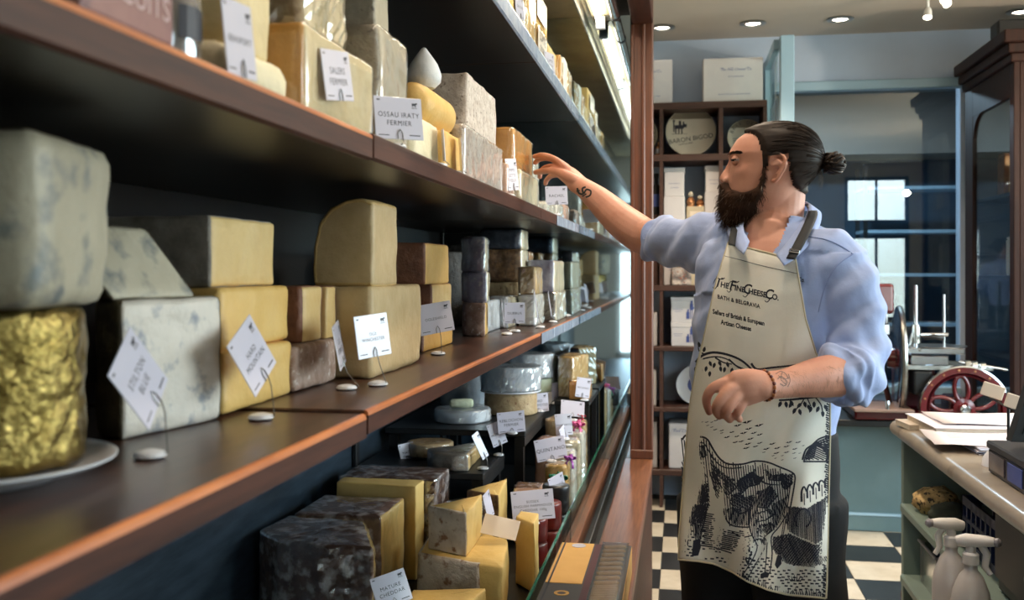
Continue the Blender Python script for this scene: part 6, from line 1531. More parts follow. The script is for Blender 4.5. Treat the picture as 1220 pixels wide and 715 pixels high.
# bun with wound strands, loose ends
BC = hp(989, 197, 0); bm = bmesh.new(); bmesh.ops.create_icosphere(bm, subdivisions=3, radius=1)
for v in bm.verts: c = v.co.copy(); v.co = BC + HF * c.x * .0235 + HS * c.y * .024 + HU * c.z * .026 + noise.noise_vector(c * 2) * .003
bun = bmobj('hair_bun', bm, M['hair'], man, True)
bm = bmesh.new()
for k in range(16):
    ph = random.uniform(0, 6.28); tl = random.uniform(-.9, .9); ax_ = (HU + HF * tl + HS * random.uniform(-.5, .5)).normalized(); x = ax_.orthogonal().normalized(); y = ax_.cross(x); h_ = random.uniform(-.012, .012); rr = math.sqrt(max(.0001, .0255 ** 2 - h_ ** 2))
    add_tube(bm, [BC + ax_ * h_ + x * rr * math.cos(ph + t * .42) + y * rr * math.sin(ph + t * .42) for t in range(random.randint(8, 13))], random.uniform(.0025, .0045), 6)
o = bmobj('bun_strand', bm, M['hair'], bun, True); o['kind'] = 'stuff'
tube_obj('hair_tie', [tuple(hp(977.5, 194, 0) + (HU * math.cos(t) + HS * math.sin(t)) * .0145) for t in [2 * math.pi * k / 16 for k in range(16)]], .0035, M['strap'], bun, 8, closed=True)
STR = []
for k in range(16):
    a = hp(972 + random.uniform(-3, 3), 200 + random.uniform(-2, 8), random.uniform(-.012, .03)); STR.append(([a + HU * -.007 * t + HF * (-.0035 * t + .0005 * t * t) + HS * random.uniform(-.0008, .0008) * t for t in range(7)], .0008))
strand_mesh('loose_strands', STR, 'hair', hair)
# beard mass
BEARD = [(216, 861.5, 870, .020), (221, 858.5, 873, .026), (226, 860, 880, .031), (232, 859, 905, .060), (238, 858, 913, .0655), (245, 857.6, 914, .063), (252, 858, 912, .057), (259, 860, 908, .048), (265, 864, 902, .038), (270, 870, 894, .026), (273, 876, 886, .012)]
bm = bmesh.new(); rings = []; v = 217
while v <= 273:
    f, b, w = lerp_table(BEARD, v); m = .5 * (f + b); r = []
    for k in range(36):
        t = 2 * math.pi * k / 36; q = hp(m + (f - m) * math.cos(t), v, w * math.sin(t)); r.append(q + noise.noise_vector(q * 60) * .003)
    rings.append(r); v += 2.8
loft(bm, rings)
for s_ in (-1, 1):
    add_tube(bm, catmull([tuple(hp(911.5, 203, s_ * .0715)), tuple(hp(911, 212, s_ * .071)), tuple(hp(909, 221, s_ * .0685)), tuple(hp(905, 231, s_ * .063)), tuple(hp(899, 240, s_ * .056))], 4), [(.007, .004)] * 5 + [(.011, .006)] * 6 + [(.016, .010)] * 6, 10)
    add_tube(bm, catmull([tuple(hp(861.5, 218.5, s_ * .004)), tuple(hp(863, 221, s_ * .016)), tuple(hp(867, 227, s_ * .027)), tuple(hp(872, 235, s_ * .034))], 4), [(.006, .005)] * 4 + [(.008, .006)] * 9, 10)
    add_tube(bm, catmull([tuple(hp(903, 229, s_ * .063)), tuple(hp(893, 233, s_ * .061)), tuple(hp(882, 233, s_ * .052)), tuple(hp(872, 229, s_ * .038))], 4), [(.008, .006)] * 13, 10)
bme = voxel(bm, .003, 3, .5)
BB = BVHTree.FromPolygons([v.co.copy() for v in bme.vertices], [tuple(p.vertices) for p in bme.polygons])
bverts = [(v.co.copy(), v.normal.copy()) for v in bme.vertices]
beard = link_body('beard', bme, 'beard', man)
STR = []; SL_ = []
for k in range(2600):
    p, n_ = random.choice(bverts); u, v, s = loc(p)
    dn = (HU * -.8 + HF * .30 * max(0, (915 - u) / 50 - .3) + n_ * .65 + Vector((random.uniform(-.35, .35), random.uniform(-.35, .35), random.uniform(-.2, .2)))).normalized()
    L_ = random.uniform(.008, .020) * (1. if v > 228 else .55); cu = Vector((random.uniform(-1, 1), random.uniform(-1, 1), random.uniform(-1, 1))) * L_ * .35
    pts = [p - n_ * .002 + dn * L_ * t + HU * -L_ * .35 * t * t + cu * math.sin(t * 3.1) for t in (0, .25, .5, .75, 1.)]
    (SL_ if random.random() < .10 else STR).append((pts, random.uniform(.0004, .0008)))
strand_mesh('beard_strands', STR, 'beard', beard); strand_mesh('grey_beard_strands', SL_, 'beardlight', beard)
# eyebrows
for s_ in (1, -1):
    STR = []
    for k in range(220):
        t = random.random(); d = (hp(868 + 12.5 * t, 185.2 - 2.0 * math.sin(t * 2.4) + random.uniform(-1.6, 1.6) * (1 - .55 * t), s_ * (.010 + .043 * t)) - HC).normalized(); p = surf(d)
        e = (HF * -.75 + HS * s_ * .45 + HU * random.uniform(.0, .5)).normalized(); STR.append(([p - d * .0005, p + e * .004 + d * .0022, p + e * .009 + d * .001], .0008))
    strand_mesh('eyebrow', STR, 'hair', man)

# ---------------------------------------------------------------- shirt
bm = bmesh.new()
loft(bm, torso_rings(262, 530, 6, 1.0, 48))
limb(bm, [(888, 292, 2.37, .072, .080), (858, 290, 2.44, .070, .078), (830, 290, 2.50, .066, .070), (806, 289, 2.565, .060, .064), (788, 286.5, 2.61, .0565)], n=24)
limb(bm, [(978, 312, 2.23, .075, .080), (1000, 330, 2.21, .074, .078), (1012, 362, 2.195, .067, .070), (1019, 400, 2.18, .062, .064), (1023, 428, 2.16, .061, .062), (1016, 446, 2.125, .060), (1004, 447.5, 2.10, .058)], n=24)
# rolled cuffs
def roll(c, axis_pts, r, t):
    a, b = PY(*axis_pts[0]), PY(*axis_pts[1]); ax_ = (b - a).normalized(); x = ax_.orthogonal().normalized(); y = ax_.cross(x); c = PY(*c)
    add_tube(bm, [c + x * r * math.cos(q) + y * r * math.sin(q) for q in [2 * math.pi * k / 28 for k in range(28)]], t, 10, closed=True)
roll((784, 285.5, 2.62), ((806, 289, 2.565), (776, 284, 2.64)), .0535, .0105); roll((792, 287, 2.60), ((806, 289, 2.565), (776, 284, 2.64)), .0560, .009)
roll((1000, 447.5, 2.095), ((1016, 446, 2.125), (985, 448.5, 2.07)), .0525, .0105); roll((1009, 447, 2.11), ((1016, 446, 2.125), (985, 448.5, 2.07)), .055, .009)
sme = voxel(bm, .0042, 5, .5)
# creases along sleeves and under the arms
nrm = [v.normal.copy() for v in sme.vertices]; newco = []
for v, nv in zip(sme.vertices, nrm):
    p = v.co.copy(); zc_ = zcam(p); uu = 610 + FPX * (p.x * CT + p.y * ST) / zc_; vv = 322 - FPX * (p.z - CAM_H) / zc_
    q = 0.
    if uu > 955 and 300 < vv < 480: w = min(1, (uu - 955) / 30); q = w * (.0030 * math.sin((vv * .8 + uu * .55) * .16) + .0035 * math.sin((vv * .5 - uu * .75) * .21) * smoothstep(vv, 370, 430))
    elif uu < 862 and vv < 350: q = .0042 * math.sin((uu * .9 + (vv - 290) * .55) * .20) * smoothstep(862 - uu, 0, 22)
    else: q = .0022 * math.sin((uu * .5 + vv * .8) * .15)
    q += .003 * noise.noise(p * 16) + .0015 * noise.noise(p * 38)
    p += nv * float(q) * 1.5; newco += [p.x, p.y, p.z]
sme.vertices.foreach_set('co', newco)
# open the neckline
Vn = [(893, 255), (945, 250), (928, 292), (911, 312), (890, 292)]
def in_poly(x, y, P):
    r = False
    for (x0, y0), (x1, y1) in zip(P, P[1:] + P[:1]):
        if (y0 > y) != (y1 > y) and x < (x1 - x0) * (y - y0) / (y1 - y0) + x0: r = not r
    return r
bm = bmesh.new(); bm.from_mesh(sme); kill = []
for fc in bm.faces:
    p = fc.calc_center_median()
    zc_ = zcam(p); uu = 610 + FPX * (p.x * CT + p.y * ST) / zc_; vv = 322 - FPX * (p.z - CAM_H) / zc_
    if vv < 315 and p.y < 2.33 and in_poly(uu, vv, Vn): kill.append(fc)
bmesh.ops.delete(bm, geom=kill, context='FACES'); bm.to_mesh(sme); bm.free()
SHIRT = BVHTree.FromPolygons([v.co.copy() for v in sme.vertices], [tuple(p.vertices) for p in sme.polygons])
shirt = link_body('shirt', sme, 'shirt', man)
def strip(name, A, B, m, parent, thick=.003, sub=5, cols=3):
    A = [Vector(p) for p in catmull([tuple(p) for p in A], sub)]; B = [Vector(p) for p in catmull([tuple(p) for p in B], sub)]
    V = []; F = []
    for a, b in zip(A, B):
        for c in range(cols + 1): V.append(a.lerp(b, c / cols))
    for i in range(len(A) - 1):
        for c in range(cols): q = i * (cols + 1) + c; F.append((q, q + 1, q + cols + 2, q + cols + 1))
    o = pydata(name, V, F, M[m], parent, True); md = o.modifiers.new('t', 'SOLIDIFY'); md.thickness = thick; md.offset = 0; return o
# collar with two points
ct = [(893, 288, 2.165), (886, 274, 2.215), (888, 262, 2.29), (905, 250, 2.395), (938, 244, 2.415), (961, 241, 2.36), (962, 252, 2.28), (950, 272, 2.205), (935, 292, 2.15), (925, 304, 2.128)]
cb = [(886, 303, 2.118), (872, 288, 2.19), (868, 272, 2.31), (890, 258, 2.45), (935, 254, 2.485), (972, 250, 2.40), (978, 263, 2.28), (967, 287, 2.18), (949, 306, 2.118), (934, 316, 2.098)]
strip('collar', [PY(*p) for p in ct], [PY(*p) for p in cb], 'shirt', shirt, .0035)
# seams and stitched name on the shirt
def on(bvh, u, v, off=.0012):
    h, n_ = cast(u, v, bvh); return (h + n_ * off) if h else None
sl = [on(SHIRT, u, v, .0008) for u, v in catmull([(962, 282), (985, 286), (1003, 294), (1016, 303)], 5)]
sl2 = [on(SHIRT, u, v, .0008) for u, v in catmull([(1016, 303), (996, 318), (982, 345), (975, 372)], 5)]
M['seam'] = mat('shirt_seam', (132, 148, 196), rough=.9)
for s_ in (sl, sl2):
    s_ = [p for p in s_ if p]
    if len(s_) > 2: tube_obj('seam', s_, .0012, M['seam'], shirt, 5)

# ---------------------------------------------------------------- apron
EL = [(285, 869), (310, 861), (340, 852), (400, 839), (440, 829), (480, 822), (520, 818), (560, 815), (600, 812), (640, 809), (675, 808)]
ER = [(285, 946), (310, 948), (340, 953), (380, 960), (420, 972), (445, 984), (470, 989), (520, 989), (600, 987), (700, 985), (715, 984)]
HEM = [(806, 667), (830, 669), (850, 672), (872, 682), (890, 693), (915, 703), (940, 709), (986, 713)]
def apron_pt(u, v, off=.012):
    p, a, bf, bb = tring(max(262, v)); a += off; b = bf + off
    Y = MY - .1
    for it in range(4):
        X = XY(u, Y); dx = X - p.x; lim = math.sqrt((a * EX.x) ** 2 + (b * EY.x) ** 2) * .985; dx = max(-lim, min(lim, dx))
        A_ = (EX.y / a) ** 2 + (EY.y / b) ** 2; B_ = 2 * dx * (EX.x * EX.y / a ** 2 + EY.x * EY.y / b ** 2); C_ = dx * dx * ((EX.x / a) ** 2 + (EY.x / b) ** 2) - 1
        D = max(0, B_ * B_ - 4 * A_ * C_); Y = p.y + (-B_ - math.sqrt(D)) / (2 * A_)
    lo = smoothstep(v, 500, 660)
    Y += lo * (.016 * math.sin((u - 806 - (v - 560) * .22) * .075) + .007 * math.sin((u + .3 * v) * .16)) + .003 * math.sin(u * .11 + v * .05) * smoothstep(v, 330, 400)
    Y -= .030 * lo
    return PY(u, v, Y)
_exact = apron_pt; AG = {}; GS = 3.0; CAMP = Vector((0, 0, CAM_H))
def _g(i, j):
    if (i, j) not in AG: AG[i, j] = _exact(i * GS, j * GS, .012)
    return AG[i, j]
def apron_pt(u, v, off=.012):
    i, j = int(u // GS), int(v // GS); a, b = u / GS - i, v / GS - j
    p = (_g(i, j) * (1 - a) + _g(i + 1, j) * a) * (1 - b) + (_g(i, j + 1) * (1 - a) + _g(i + 1, j + 1) * a) * b
    return p + (CAMP - p).normalized() * (off - .012) if off != .012 else p
NS, NT = 56, 90; V = []; F = []
def apron_uv(s, t):
    vt = 289 + 20 * s; u = 806 + 180 * s; vb = lerp_table(HEM, u)[0]
    v = vt + (vb - vt) * t; l, r_ = lerp_table(EL, v)[0], lerp_table(ER, v)[0]; return l + (r_ - l) * s, v
for j in range(NT + 1):
    for i in range(NS + 1): V.append(apron_pt(*apron_uv(i / NS, j / NT)))
for j in range(NT):
    for i in range(NS): q = j * (NS + 1) + i; F.append((q, q + 1, q + NS + 2, q + NS + 1))
apron = pydata('apron', V, F, M['apron'], man, True); md = apron.modifiers.new('t', 'SOLIDIFY'); md.thickness = .0022; md.offset = 0
def edge(name, pts, m, r): tube_obj(name, [apron_pt(u, v, .0135) for u, v in pts], r, M[m], apron, 6)
M['hemcol'] = mat('apron_hem', (206, 196, 168), rough=.9)
edge('top_hem', [apron_uv(k / 20, .0) for k in range(21)], 'hemcol', .0024); edge('top_stitching', [apron_uv(k / 20, .042) for k in range(21)], 'print', .0006)
edge('side_hem', [apron_uv(1., k / 40) for k in range(41)], 'hemcol', .0020); edge('side_hem', [apron_uv(0., k / 40) for k in range(41)], 'hemcol', .0020); edge('bottom_hem', [apron_uv(k / 30, 1.) for k in range(31)], 'hemcol', .0020)
# neck strap with buckle
ca = [(937, 308, 2.108), (946, 290, 2.128), (957, 268, 2.205), (963, 250, 2.295), (958, 243, 2.40)]; cb_ = [(947, 309, 2.098), (957, 293, 2.122), (968, 272, 2.20), (974, 254, 2.30), (966, 247, 2.42)]
strip('neck_strap', [PY(*p) for p in ca], [PY(*p) for p in cb_], 'strap', apron, .003)
strip('neck_strap', [PY(*p) for p in ((868, 291, 2.135), (869, 280, 2.18), (873, 270, 2.27), (884, 261, 2.38))], [PY(*p) for p in ((876, 293, 2.128), (877, 283, 2.17), (880, 272, 2.26), (890, 262, 2.37))], 'strap', apron, .003)
c_ = [PY(u, v, y - .006) for u, v, y in ((941, 297, 2.118), (953, 299, 2.110), (952, 302, 2.108), (940, 300, 2.116))]; tube_obj('buckle', c_, .0018, M['chrome'], apron, 6, closed=True)

# ---- the print on the canvas: strokes drawn in flat coordinates and laid onto the cloth
class Print:
    def __init__(s): s.V = []; s.F = []
    def quad(s, pts):
        b = len(s.V); s.V += [apron_pt(x, y, .0138) for x, y in pts]; s.F.append(tuple(range(b, b + len(pts))))
    def stroke(s, pts, w=1., w1=None, seg=3.5):
        P = []
        for a, b in zip(pts, pts[1:]):
            n = max(1, int(math.hypot(b[0] - a[0], b[1] - a[1]) / seg)); P += [(a[0] + (b[0] - a[0]) * k / n, a[1] + (b[1] - a[1]) * k / n) for k in range(n)]
        P.append(pts[-1]); n = len(P); b0 = len(s.V); w1 = (w if w1 is None else w1) * 1.3; w *= 1.3
        for i, (x, y) in enumerate(P):
            a, c = P[max(i - 1, 0)], P[min(i + 1, n - 1)]; dx, dy = c[0] - a[0], c[1] - a[1]; l = math.hypot(dx, dy) or 1; q = (w + (w1 - w) * i / max(1, n - 1)) / 2
            s.V += [apron_pt(x - dy / l * q, y + dx / l * q, .0138), apron_pt(x + dy / l * q, y - dx / l * q, .0138)]
        for i in range(n - 1): q = b0 + 2 * i; s.F.append((q, q + 1, q + 3, q + 2))
    def curve(s, pts, w=1., w1=None, n=4): s.stroke(catmull(pts, n), w, w1)
    def fill(s, pts):
        cx = sum(p[0] for p in pts) / len(pts); cy = sum(p[1] for p in pts) / len(pts)
        for a, b in zip(pts, list(pts[1:]) + [pts[0]]): s.quad([(cx, cy), a, b])
    def leaf(s, x, y, ang, l=7, w=3.4):
        ca_, sa_ = math.cos(ang), math.sin(ang); s.fill([(x + ca_ * a - sa_ * b, y + sa_ * a + ca_ * b) for a, b in ((0, 0), (.3 * l, .5 * w), (.65 * l, .45 * w), (l, 0), (.65 * l, -.45 * w), (.3 * l, -.5 * w))])
    def hatch(s, P, ang, sp, w, jit=.3, cut=.0):
        a = math.radians(ang); d = (math.cos(a), math.sin(a)); n_ = (-d[1], d[0]); o = [p[0] * n_[0] + p[1] * n_[1] for p in P]; t = min(o) + sp * .5
        while t < max(o):
            xs = []
            for (x0, y0), (x1, y1) in zip(P, list(P[1:]) + [P[0]]):
                a0, a1 = x0 * n_[0] + y0 * n_[1], x1 * n_[0] + y1 * n_[1]
                if (a0 > t) != (a1 > t): k = (t - a0) / (a1 - a0); xs.append((x0 + (x1 - x0) * k) * d[0] + (y0 + (y1 - y0) * k) * d[1])
            xs.sort()
            for e0, e1 in zip(xs[::2], xs[1::2]):
                e0 += random.uniform(-jit, jit) * 3; e1 += random.uniform(-jit, jit) * 3
                if e1 - e0 > 1: s.stroke([(d[0] * e0 + n_[0] * t, d[1] * e0 + n_[1] * t), (d[0] * e1 + n_[0] * t, d[1] * e1 + n_[1] * t)], w * random.uniform(.8, 1.2), w * random.uniform(.5, 1.1), seg=6)
            t += sp
def emit(pr, name): 
    o = pydata(name, pr.V, pr.F, M['print'], apron); o['kind'] = 'stuff'; return o
# lettering
pr = Print()
def aptext(t, u0, v0, size, slope=.235, squash=.82, shear=0., spacing=1., bold=.018):
    V_, F_ = text_mesh(t, size, shear=shear, spacing=spacing, bold=bold); b = len(pr.V)
    for p in V_: x = p.x * squash; pr.V.append(apron_pt(u0 + x, v0 + slope * x - p.y, .0138))
    pr.F.extend(tuple(b + i for i in f) for f in F_)
for ch, rest, u0, u1 in (('T', 'HE', 854.5, 863), ('F', 'INE', 871.5, 881), ('C', 'HEESE', 889, 902), ('C', 'O.', 915, 923.5)):
    y = 345.5 + .235 * (u0 - 891); aptext(ch, u0, y - .5, 17, squash=.8, shear=.35); aptext(rest, u1, 345.5 + .235 * (u1 - 891) + 1.2, 9.4, squash=.86, shear=.15, bold=.03)
for x, y in ((854.5, 336.8), (871.5, 340.8)): pr.curve([(x - 5, y + 1.5), (x - 1, y - 5.2), (x + 5, y - 4), (x + 9, y - 5.5)], .5, 1.0); pr.curve([(x, y + 4), (x - 3, y + 7.5), (x - 5.5, y + 5)], .9, .5)
for x, y in ((889, 345), (915, 351)): pr.curve([(x + 3, y + 4.5), (x - 1, y + 9), (x - 4, y + 7)], .9, .5)
aptext('BATH & BELGRAVIA', 880, 359.5, 6.6, squash=.80, spacing=1.1, bold=.03); aptext('Sellers of British & European', 880, 378.5, 7.8, squash=.68, bold=.03); aptext('Artisan Cheeses', 877, 388, 7.8, squash=.70, bold=.03)
emit(pr, 'lettering')
# branches and leaves
pr = Print()
pr.curve([(829, 432), (836, 424), (850, 420), (868, 423), (884, 430), (896, 441), (898, 446)], 2.6, 1.6); pr.curve([(836, 428), (852, 425), (866, 428), (878, 436), (888, 440)], 1.4, .9)
pr.curve([(895, 433), (902, 440), (920, 438), (940, 436), (960, 433)], 2.2, 1.4); pr.curve([(840, 423), (833, 418), (832, 412)], 1.6, .8); pr.curve([(852, 426), (862, 432), (872, 434)], 1.6, 1.); pr.curve([(868, 428), (880, 438), (890, 441)], 1.8, 1.)
for x, y, a in ((833, 430, 2.2), (830, 436, 1.9), (835, 438, 1.5), (842, 436, 1.8), (845, 430, 1.2), (846, 442, 1.7), (852, 432, 1.9), (858, 436, 1.4), (856, 430, 1.1), (864, 437, 1.8), (866, 431, 1.3), (873, 438, 1.9), (876, 442, 1.3), (880, 440, 1.0), (886, 444, 1.7), (890, 440, 1.2), (838, 420, 5.), (834, 414, 4.4)):
    pr.leaf(x, y, a, 7.5, 3.6)
pr.curve([(928, 477), (945, 476), (962, 474), (985, 471)], 1.6, 2.6); pr.curve([(958, 475), (954, 482), (948, 488)], 1.1); pr.curve([(962, 475), (966, 484)], 1.); pr.curve([(972, 474), (978, 482), (980, 490)], 1.2)
for x, y, a in ((931, 478, 2.0), (936, 478, 1.4), (941, 477, 1.0), (948, 486, 2.0), (952, 487, 1.3), (958, 478, 1.3), (962, 482, 1.1), (955, 480, 2.3), (967, 484, 1.9), (970, 478, 1.6), (976, 484, 2.), (980, 489, 1.5), (982, 482, 1.1), (944, 479, 2.1)): pr.leaf(x, y, a, 8.5, 4.2)
for k in range(90):
    v = 470 + 2.7 * k; u = lerp_table(ER, v)[0]; 
    if v < 712: pr.stroke([(u - random.uniform(4, 6), v), (u - .8, v + random.uniform(1, 2.5))], 1.6, 1.)
pr.fill([(828, 467), (834, 465), (839, 471), (842, 478), (840, 484), (832, 484), (827, 480)])
emit(pr, 'printed_branches')
# birds
pr = Print()
BIRDS = [(853, 588 - 87, 1), (816 + 3, 501, .7), (826, 503, .7), (836, 503, .8), (842, 503, .8), (843, 507, .7), (848, 503, .7), (848, 509, .7), (852, 512, .9), (860, 513, .9), (860, 516, .7), (866, 521, 1.2), (872, 515, 1), (879, 507, 1.5), (890, 503, 1.9), (904, 507, 1.7), (892, 511, 1.4), (886, 516, 1.4), (898, 516, 1.2), (905, 518, 1.2), (878, 520, 1.), (894, 523, 1.3), (883, 526, 1.1), (876, 527, 1.1), (891, 529, 1.3), (905, 528, 1.1), (900, 532, 1.1), (889, 534, 1.3), (913, 535, 1.3), (920, 529, 1.3), (926, 534, 1.3), (937, 532, 1.2), (940, 527, 1.3), (951, 527, 1.2), (947, 535, 1.1), (925, 540, 1.2), (937, 539, 1.1), (910, 539, .7), (921, 543, .7), (932, 543, .6), (946, 540, .8), (953, 540, .6), (957, 531, .6), (924, 546, .6), (947, 546, .7), (932, 548, .6)]
for x, y, k in BIRDS: pr.fill([(x - 3.2 * k, y + .5 * k), (x - .8 * k, y - .6 * k), (x, y + .9 * k)]); pr.fill([(x, y + .9 * k), (x + .3 * k, y - .8 * k), (x + 3.4 * k, y - 1.2 * k)])
emit(pr, 'printed_birds')
# cow
pr = Print()
pr.curve([(813, 524), (817, 519), (826, 522), (835, 520.5), (843, 524), (850, 536), (858, 547), (868, 553), (885, 553), (900, 549.5), (915, 551), (930, 557), (942, 562), (947, 567), (946.5, 577), (944, 592), (941, 608), (938, 625)], 1.8, 1.4)
pr.curve([(828, 529), (838, 528), (846, 540), (856, 553), (868, 558), (884, 557)], 1.1); pr.curve([(943, 568), (940, 590), (936, 620), (931, 650), (929, 664)], 1.1, .8); pr.curve([(939, 580), (935, 610), (931, 640), (927, 662)], .8)
pr.fill([(926, 662), (931, 663), (931, 672), (926, 678), (923, 673)])
pr.curve([(862, 606), (864, 616), (870, 625), (882, 628), (894, 628)], 1.4); pr.curve([(899, 592), (893, 606), (892, 624), (896, 638), (902, 650), (899, 662), (891, 676), (884, 686)], 1.3, 1.); pr.curve([(918, 628), (910, 640), (912, 650), (906, 662), (898, 676), (892, 687)], 1.2, .9)
pr.curve([(938, 612), (928, 628), (919, 640), (920, 660), (917, 684)], 1.2); pr.curve([(914, 646), (913, 664), (911, 684)], 1.)
pr.fill([(880, 686), (886, 682), (893, 685), (891, 691), (882, 691)]); pr.fill([(906, 684), (912, 681), (917, 683), (915, 688), (906, 689)])
pr.curve([(845, 560), (852, 584), (858, 604), (862, 612)], 1.2); pr.curve([(813, 560), (814, 590), (818, 612), (816, 630), (817, 646)], 1.1); pr.curve([(843, 600), (840, 618), (836, 634), (832, 652)], 1.3); pr.curve([(824, 612), (828, 628), (829, 646)], 1.)
pr.fill([(826, 644), (834, 642), (835, 652), (832, 662), (824, 663)]); pr.fill([(815, 644), (820, 644), (820, 651), (814, 652)])
pr.fill([(893, 652), (901, 646), (900, 662), (891, 674), (888, 668)])
PATCH = [[(822, 534), (838, 530), (842, 542), (834, 548), (824, 546)], [(846, 551), (858, 560), (868, 568), (866, 575), (854, 566)], [(878, 572), (890, 565), (900, 559), (901, 566), (910, 568), (904, 577), (892, 580), (884, 588), (876, 580)],
         [(871, 590), (880, 586), (888, 592), (898, 590), (895, 600), (892, 608), (884, 604), (880, 610), (875, 603), (869, 602)], [(909, 558), (922, 566), (932, 564), (930, 573), (916, 572)], [(902, 586), (912, 582), (918, 578), (927, 590), (920, 598), (914, 606), (902, 604)],
         [(931, 566), (945, 564), (944, 576), (935, 584), (930, 576)], [(863, 572), (874, 570), (876, 582), (868, 590), (862, 584)], [(826, 578), (843, 576), (845, 596), (834, 600), (826, 592)], [(816, 540), (824, 544), (822, 560), (815, 556)],
         [(900, 612), (916, 606), (924, 612), (912, 620), (900, 622)], [(903, 626), (918, 622), (920, 632), (910, 640), (902, 638)], [(818, 600), (842, 602), (838, 622), (824, 628), (818, 616)], [(900, 642), (914, 640), (912, 650), (902, 650)]]
for k, P in enumerate(PATCH): pr.hatch(P, 80 + 25 * math.sin(k * 1.7), 1.7, 1.3); 
for k, P in enumerate(PATCH[:12]):
    n = len(P); pr.stroke(P[n // 2:n] , 1.5, .8)
pr.hatch([(812, 522), (842, 524), (856, 550), (886, 556), (900, 552), (930, 560), (944, 572), (938, 600), (925, 630), (896, 628), (868, 624), (858, 600), (846, 566), (844, 600), (834, 640), (816, 630), (813, 560)], 84, 2.9, 1.05, jit=1.2)
pr.hatch([(864, 606), (894, 606), (894, 627), (872, 625)], 92, 2.1, 1.2); pr.hatch([(812, 545), (822, 560), (828, 600), (820, 640), (813, 640)], 70, 2.3, 1.3); pr.hatch([(846, 540), (852, 556), (862, 590), (860, 606), (850, 584)], 60, 2., 1.2)
pr.hatch([(814, 556), (826, 560), (842, 566), (846, 600), (838, 622), (820, 622), (813, 600)], 62, 2.2, 1.2); pr.hatch([(828, 626), (838, 624), (835, 644), (828, 646)], 80, 1.6, 1.)
for P in ([(812, 572), (822, 582), (826, 590)], [(816, 604), (828, 612), (842, 606)], [(848, 562), (858, 578), (868, 594)], [(900, 566), (912, 576), (930, 578)], [(872, 604), (882, 612), (896, 606)]): pr.curve(P, 2.6, .6)
pr.hatch([(893, 592), (902, 588), (904, 640), (898, 648), (893, 624)], 95, 2.2, 1.); pr.hatch([(920, 600), (938, 592), (934, 616), (920, 634)], 75, 1.9, 1.2)
emit(pr, 'printed_cow')
# landscape
pr = Print()
pr.hatch([(940, 603), (962, 606), (987, 590), (987, 640), (972, 648), (940, 634), (936, 622)], 88, 1.8, 1.25); pr.hatch([(921, 640), (940, 636), (972, 650), (987, 642), (986, 668), (970, 676), (945, 674), (930, 668), (921, 654)], 65, 1.8, 1.2); pr.hatch([(921, 640), (940, 636), (972, 650), (987, 642), (986, 668), (945, 674), (921, 654)], 130, 2.6, 1.)
for k in range(6): pr.curve([(958 + k * 2.2, 549 - k * .6), (962 + k * 2.4, 538 - k * 2.), (972 + k * 1.5, 528 - k * .3 + 1.5 * k), (988, 521 + 4.2 * k)], 1.3)
pr.hatch([(959, 548), (963, 535), (976, 526), (988, 522), (988, 548)], 25, 2.3, 1.2); pr.stroke([(957, 550), (988, 550)], 1.5); pr.curve([(956, 548), (960, 536), (968, 530), (976, 523), (988, 519)], 1.6)
for x in (958, 965, 972, 979, 986): pr.curve([(x - 3, 598 - (x - 958) * .6), (x - 3, 586 - (x - 958) * .5), (x, 580 - (x - 958) * .35), (x + 3, 586 - (x - 958) * .5)], 2., 1.4); pr.stroke([(x, 588 - (x - 958) * .5), (x + .5, 602 - (x - 958) * .5)], .9)
pr.curve([(950, 628), (947, 618), (951, 610), (958, 606), (964, 611), (966, 620), (961, 628)], 1.6)
pr.hatch([(858, 628), (872, 632), (892, 634), (896, 650), (890, 660), (864, 655), (852, 648)], 12, 2.2, 1.25, jit=1); pr.hatch([(836, 610), (856, 614), (856, 660), (836, 650)], 8, 2.4, 1.25, jit=1); pr.curve([(850, 652), (868, 658), (886, 664), (900, 668)], 1.2); pr.curve([(872, 634), (884, 640), (896, 638)], 1.1)
for row in range(22):
    v = 632 + row * 3.7
    for k in range(28):
        u = 810 + k * 6.6 + (row % 2) * 3.3 + random.uniform(-1, 1)
        if u > 984 or v > lerp_table(HEM, u)[0] - 5 or (u > 838 and v < 664) or (u > 918 and v < 678) or random.random() < .08 or (824 < u < 836 and v < 664): continue
        pr.stroke([(u, v + .8 * math.sin(u * .3)), (u + random.uniform(2.8, 4.6), v + .8 * math.sin(u * .3) + .3)], 1.6, 1.2)
for k in range(46):
    u = 866 + k * 2.6; vb = lerp_table(HEM, u)[0]; pr.stroke([(u, vb - 1.5), (u + random.uniform(-2.5, 2.5), vb - random.uniform(5, 11))], 1.3, .4)
for q in (-5, -3, -1, 1, 3, 5): pr.stroke([(948 + q, 693), (948 + q * 1.8, 684 + abs(q) * .8)], 1.3, .4)
emit(pr, 'printed_landscape')

fl = Flat(); fl.text('Fine Cheese Co.', 0, 0, 9.5, shear=.3, bold=.02)
pts = [on(SHIRT, 941 + v.x * .55, 331 + v.x * .10 - v.y * .8, .0012) for v in fl.V]
fs = [f for f in fl.F if all(pts[i] is not None for i in f) and max((pts[i] - pts[f[0]]).length for i in f) < .02]
if fs: pydata('embroidery', [p or Vector() for p in pts], fs, M['print'], shirt)['kind'] = 'stuff'
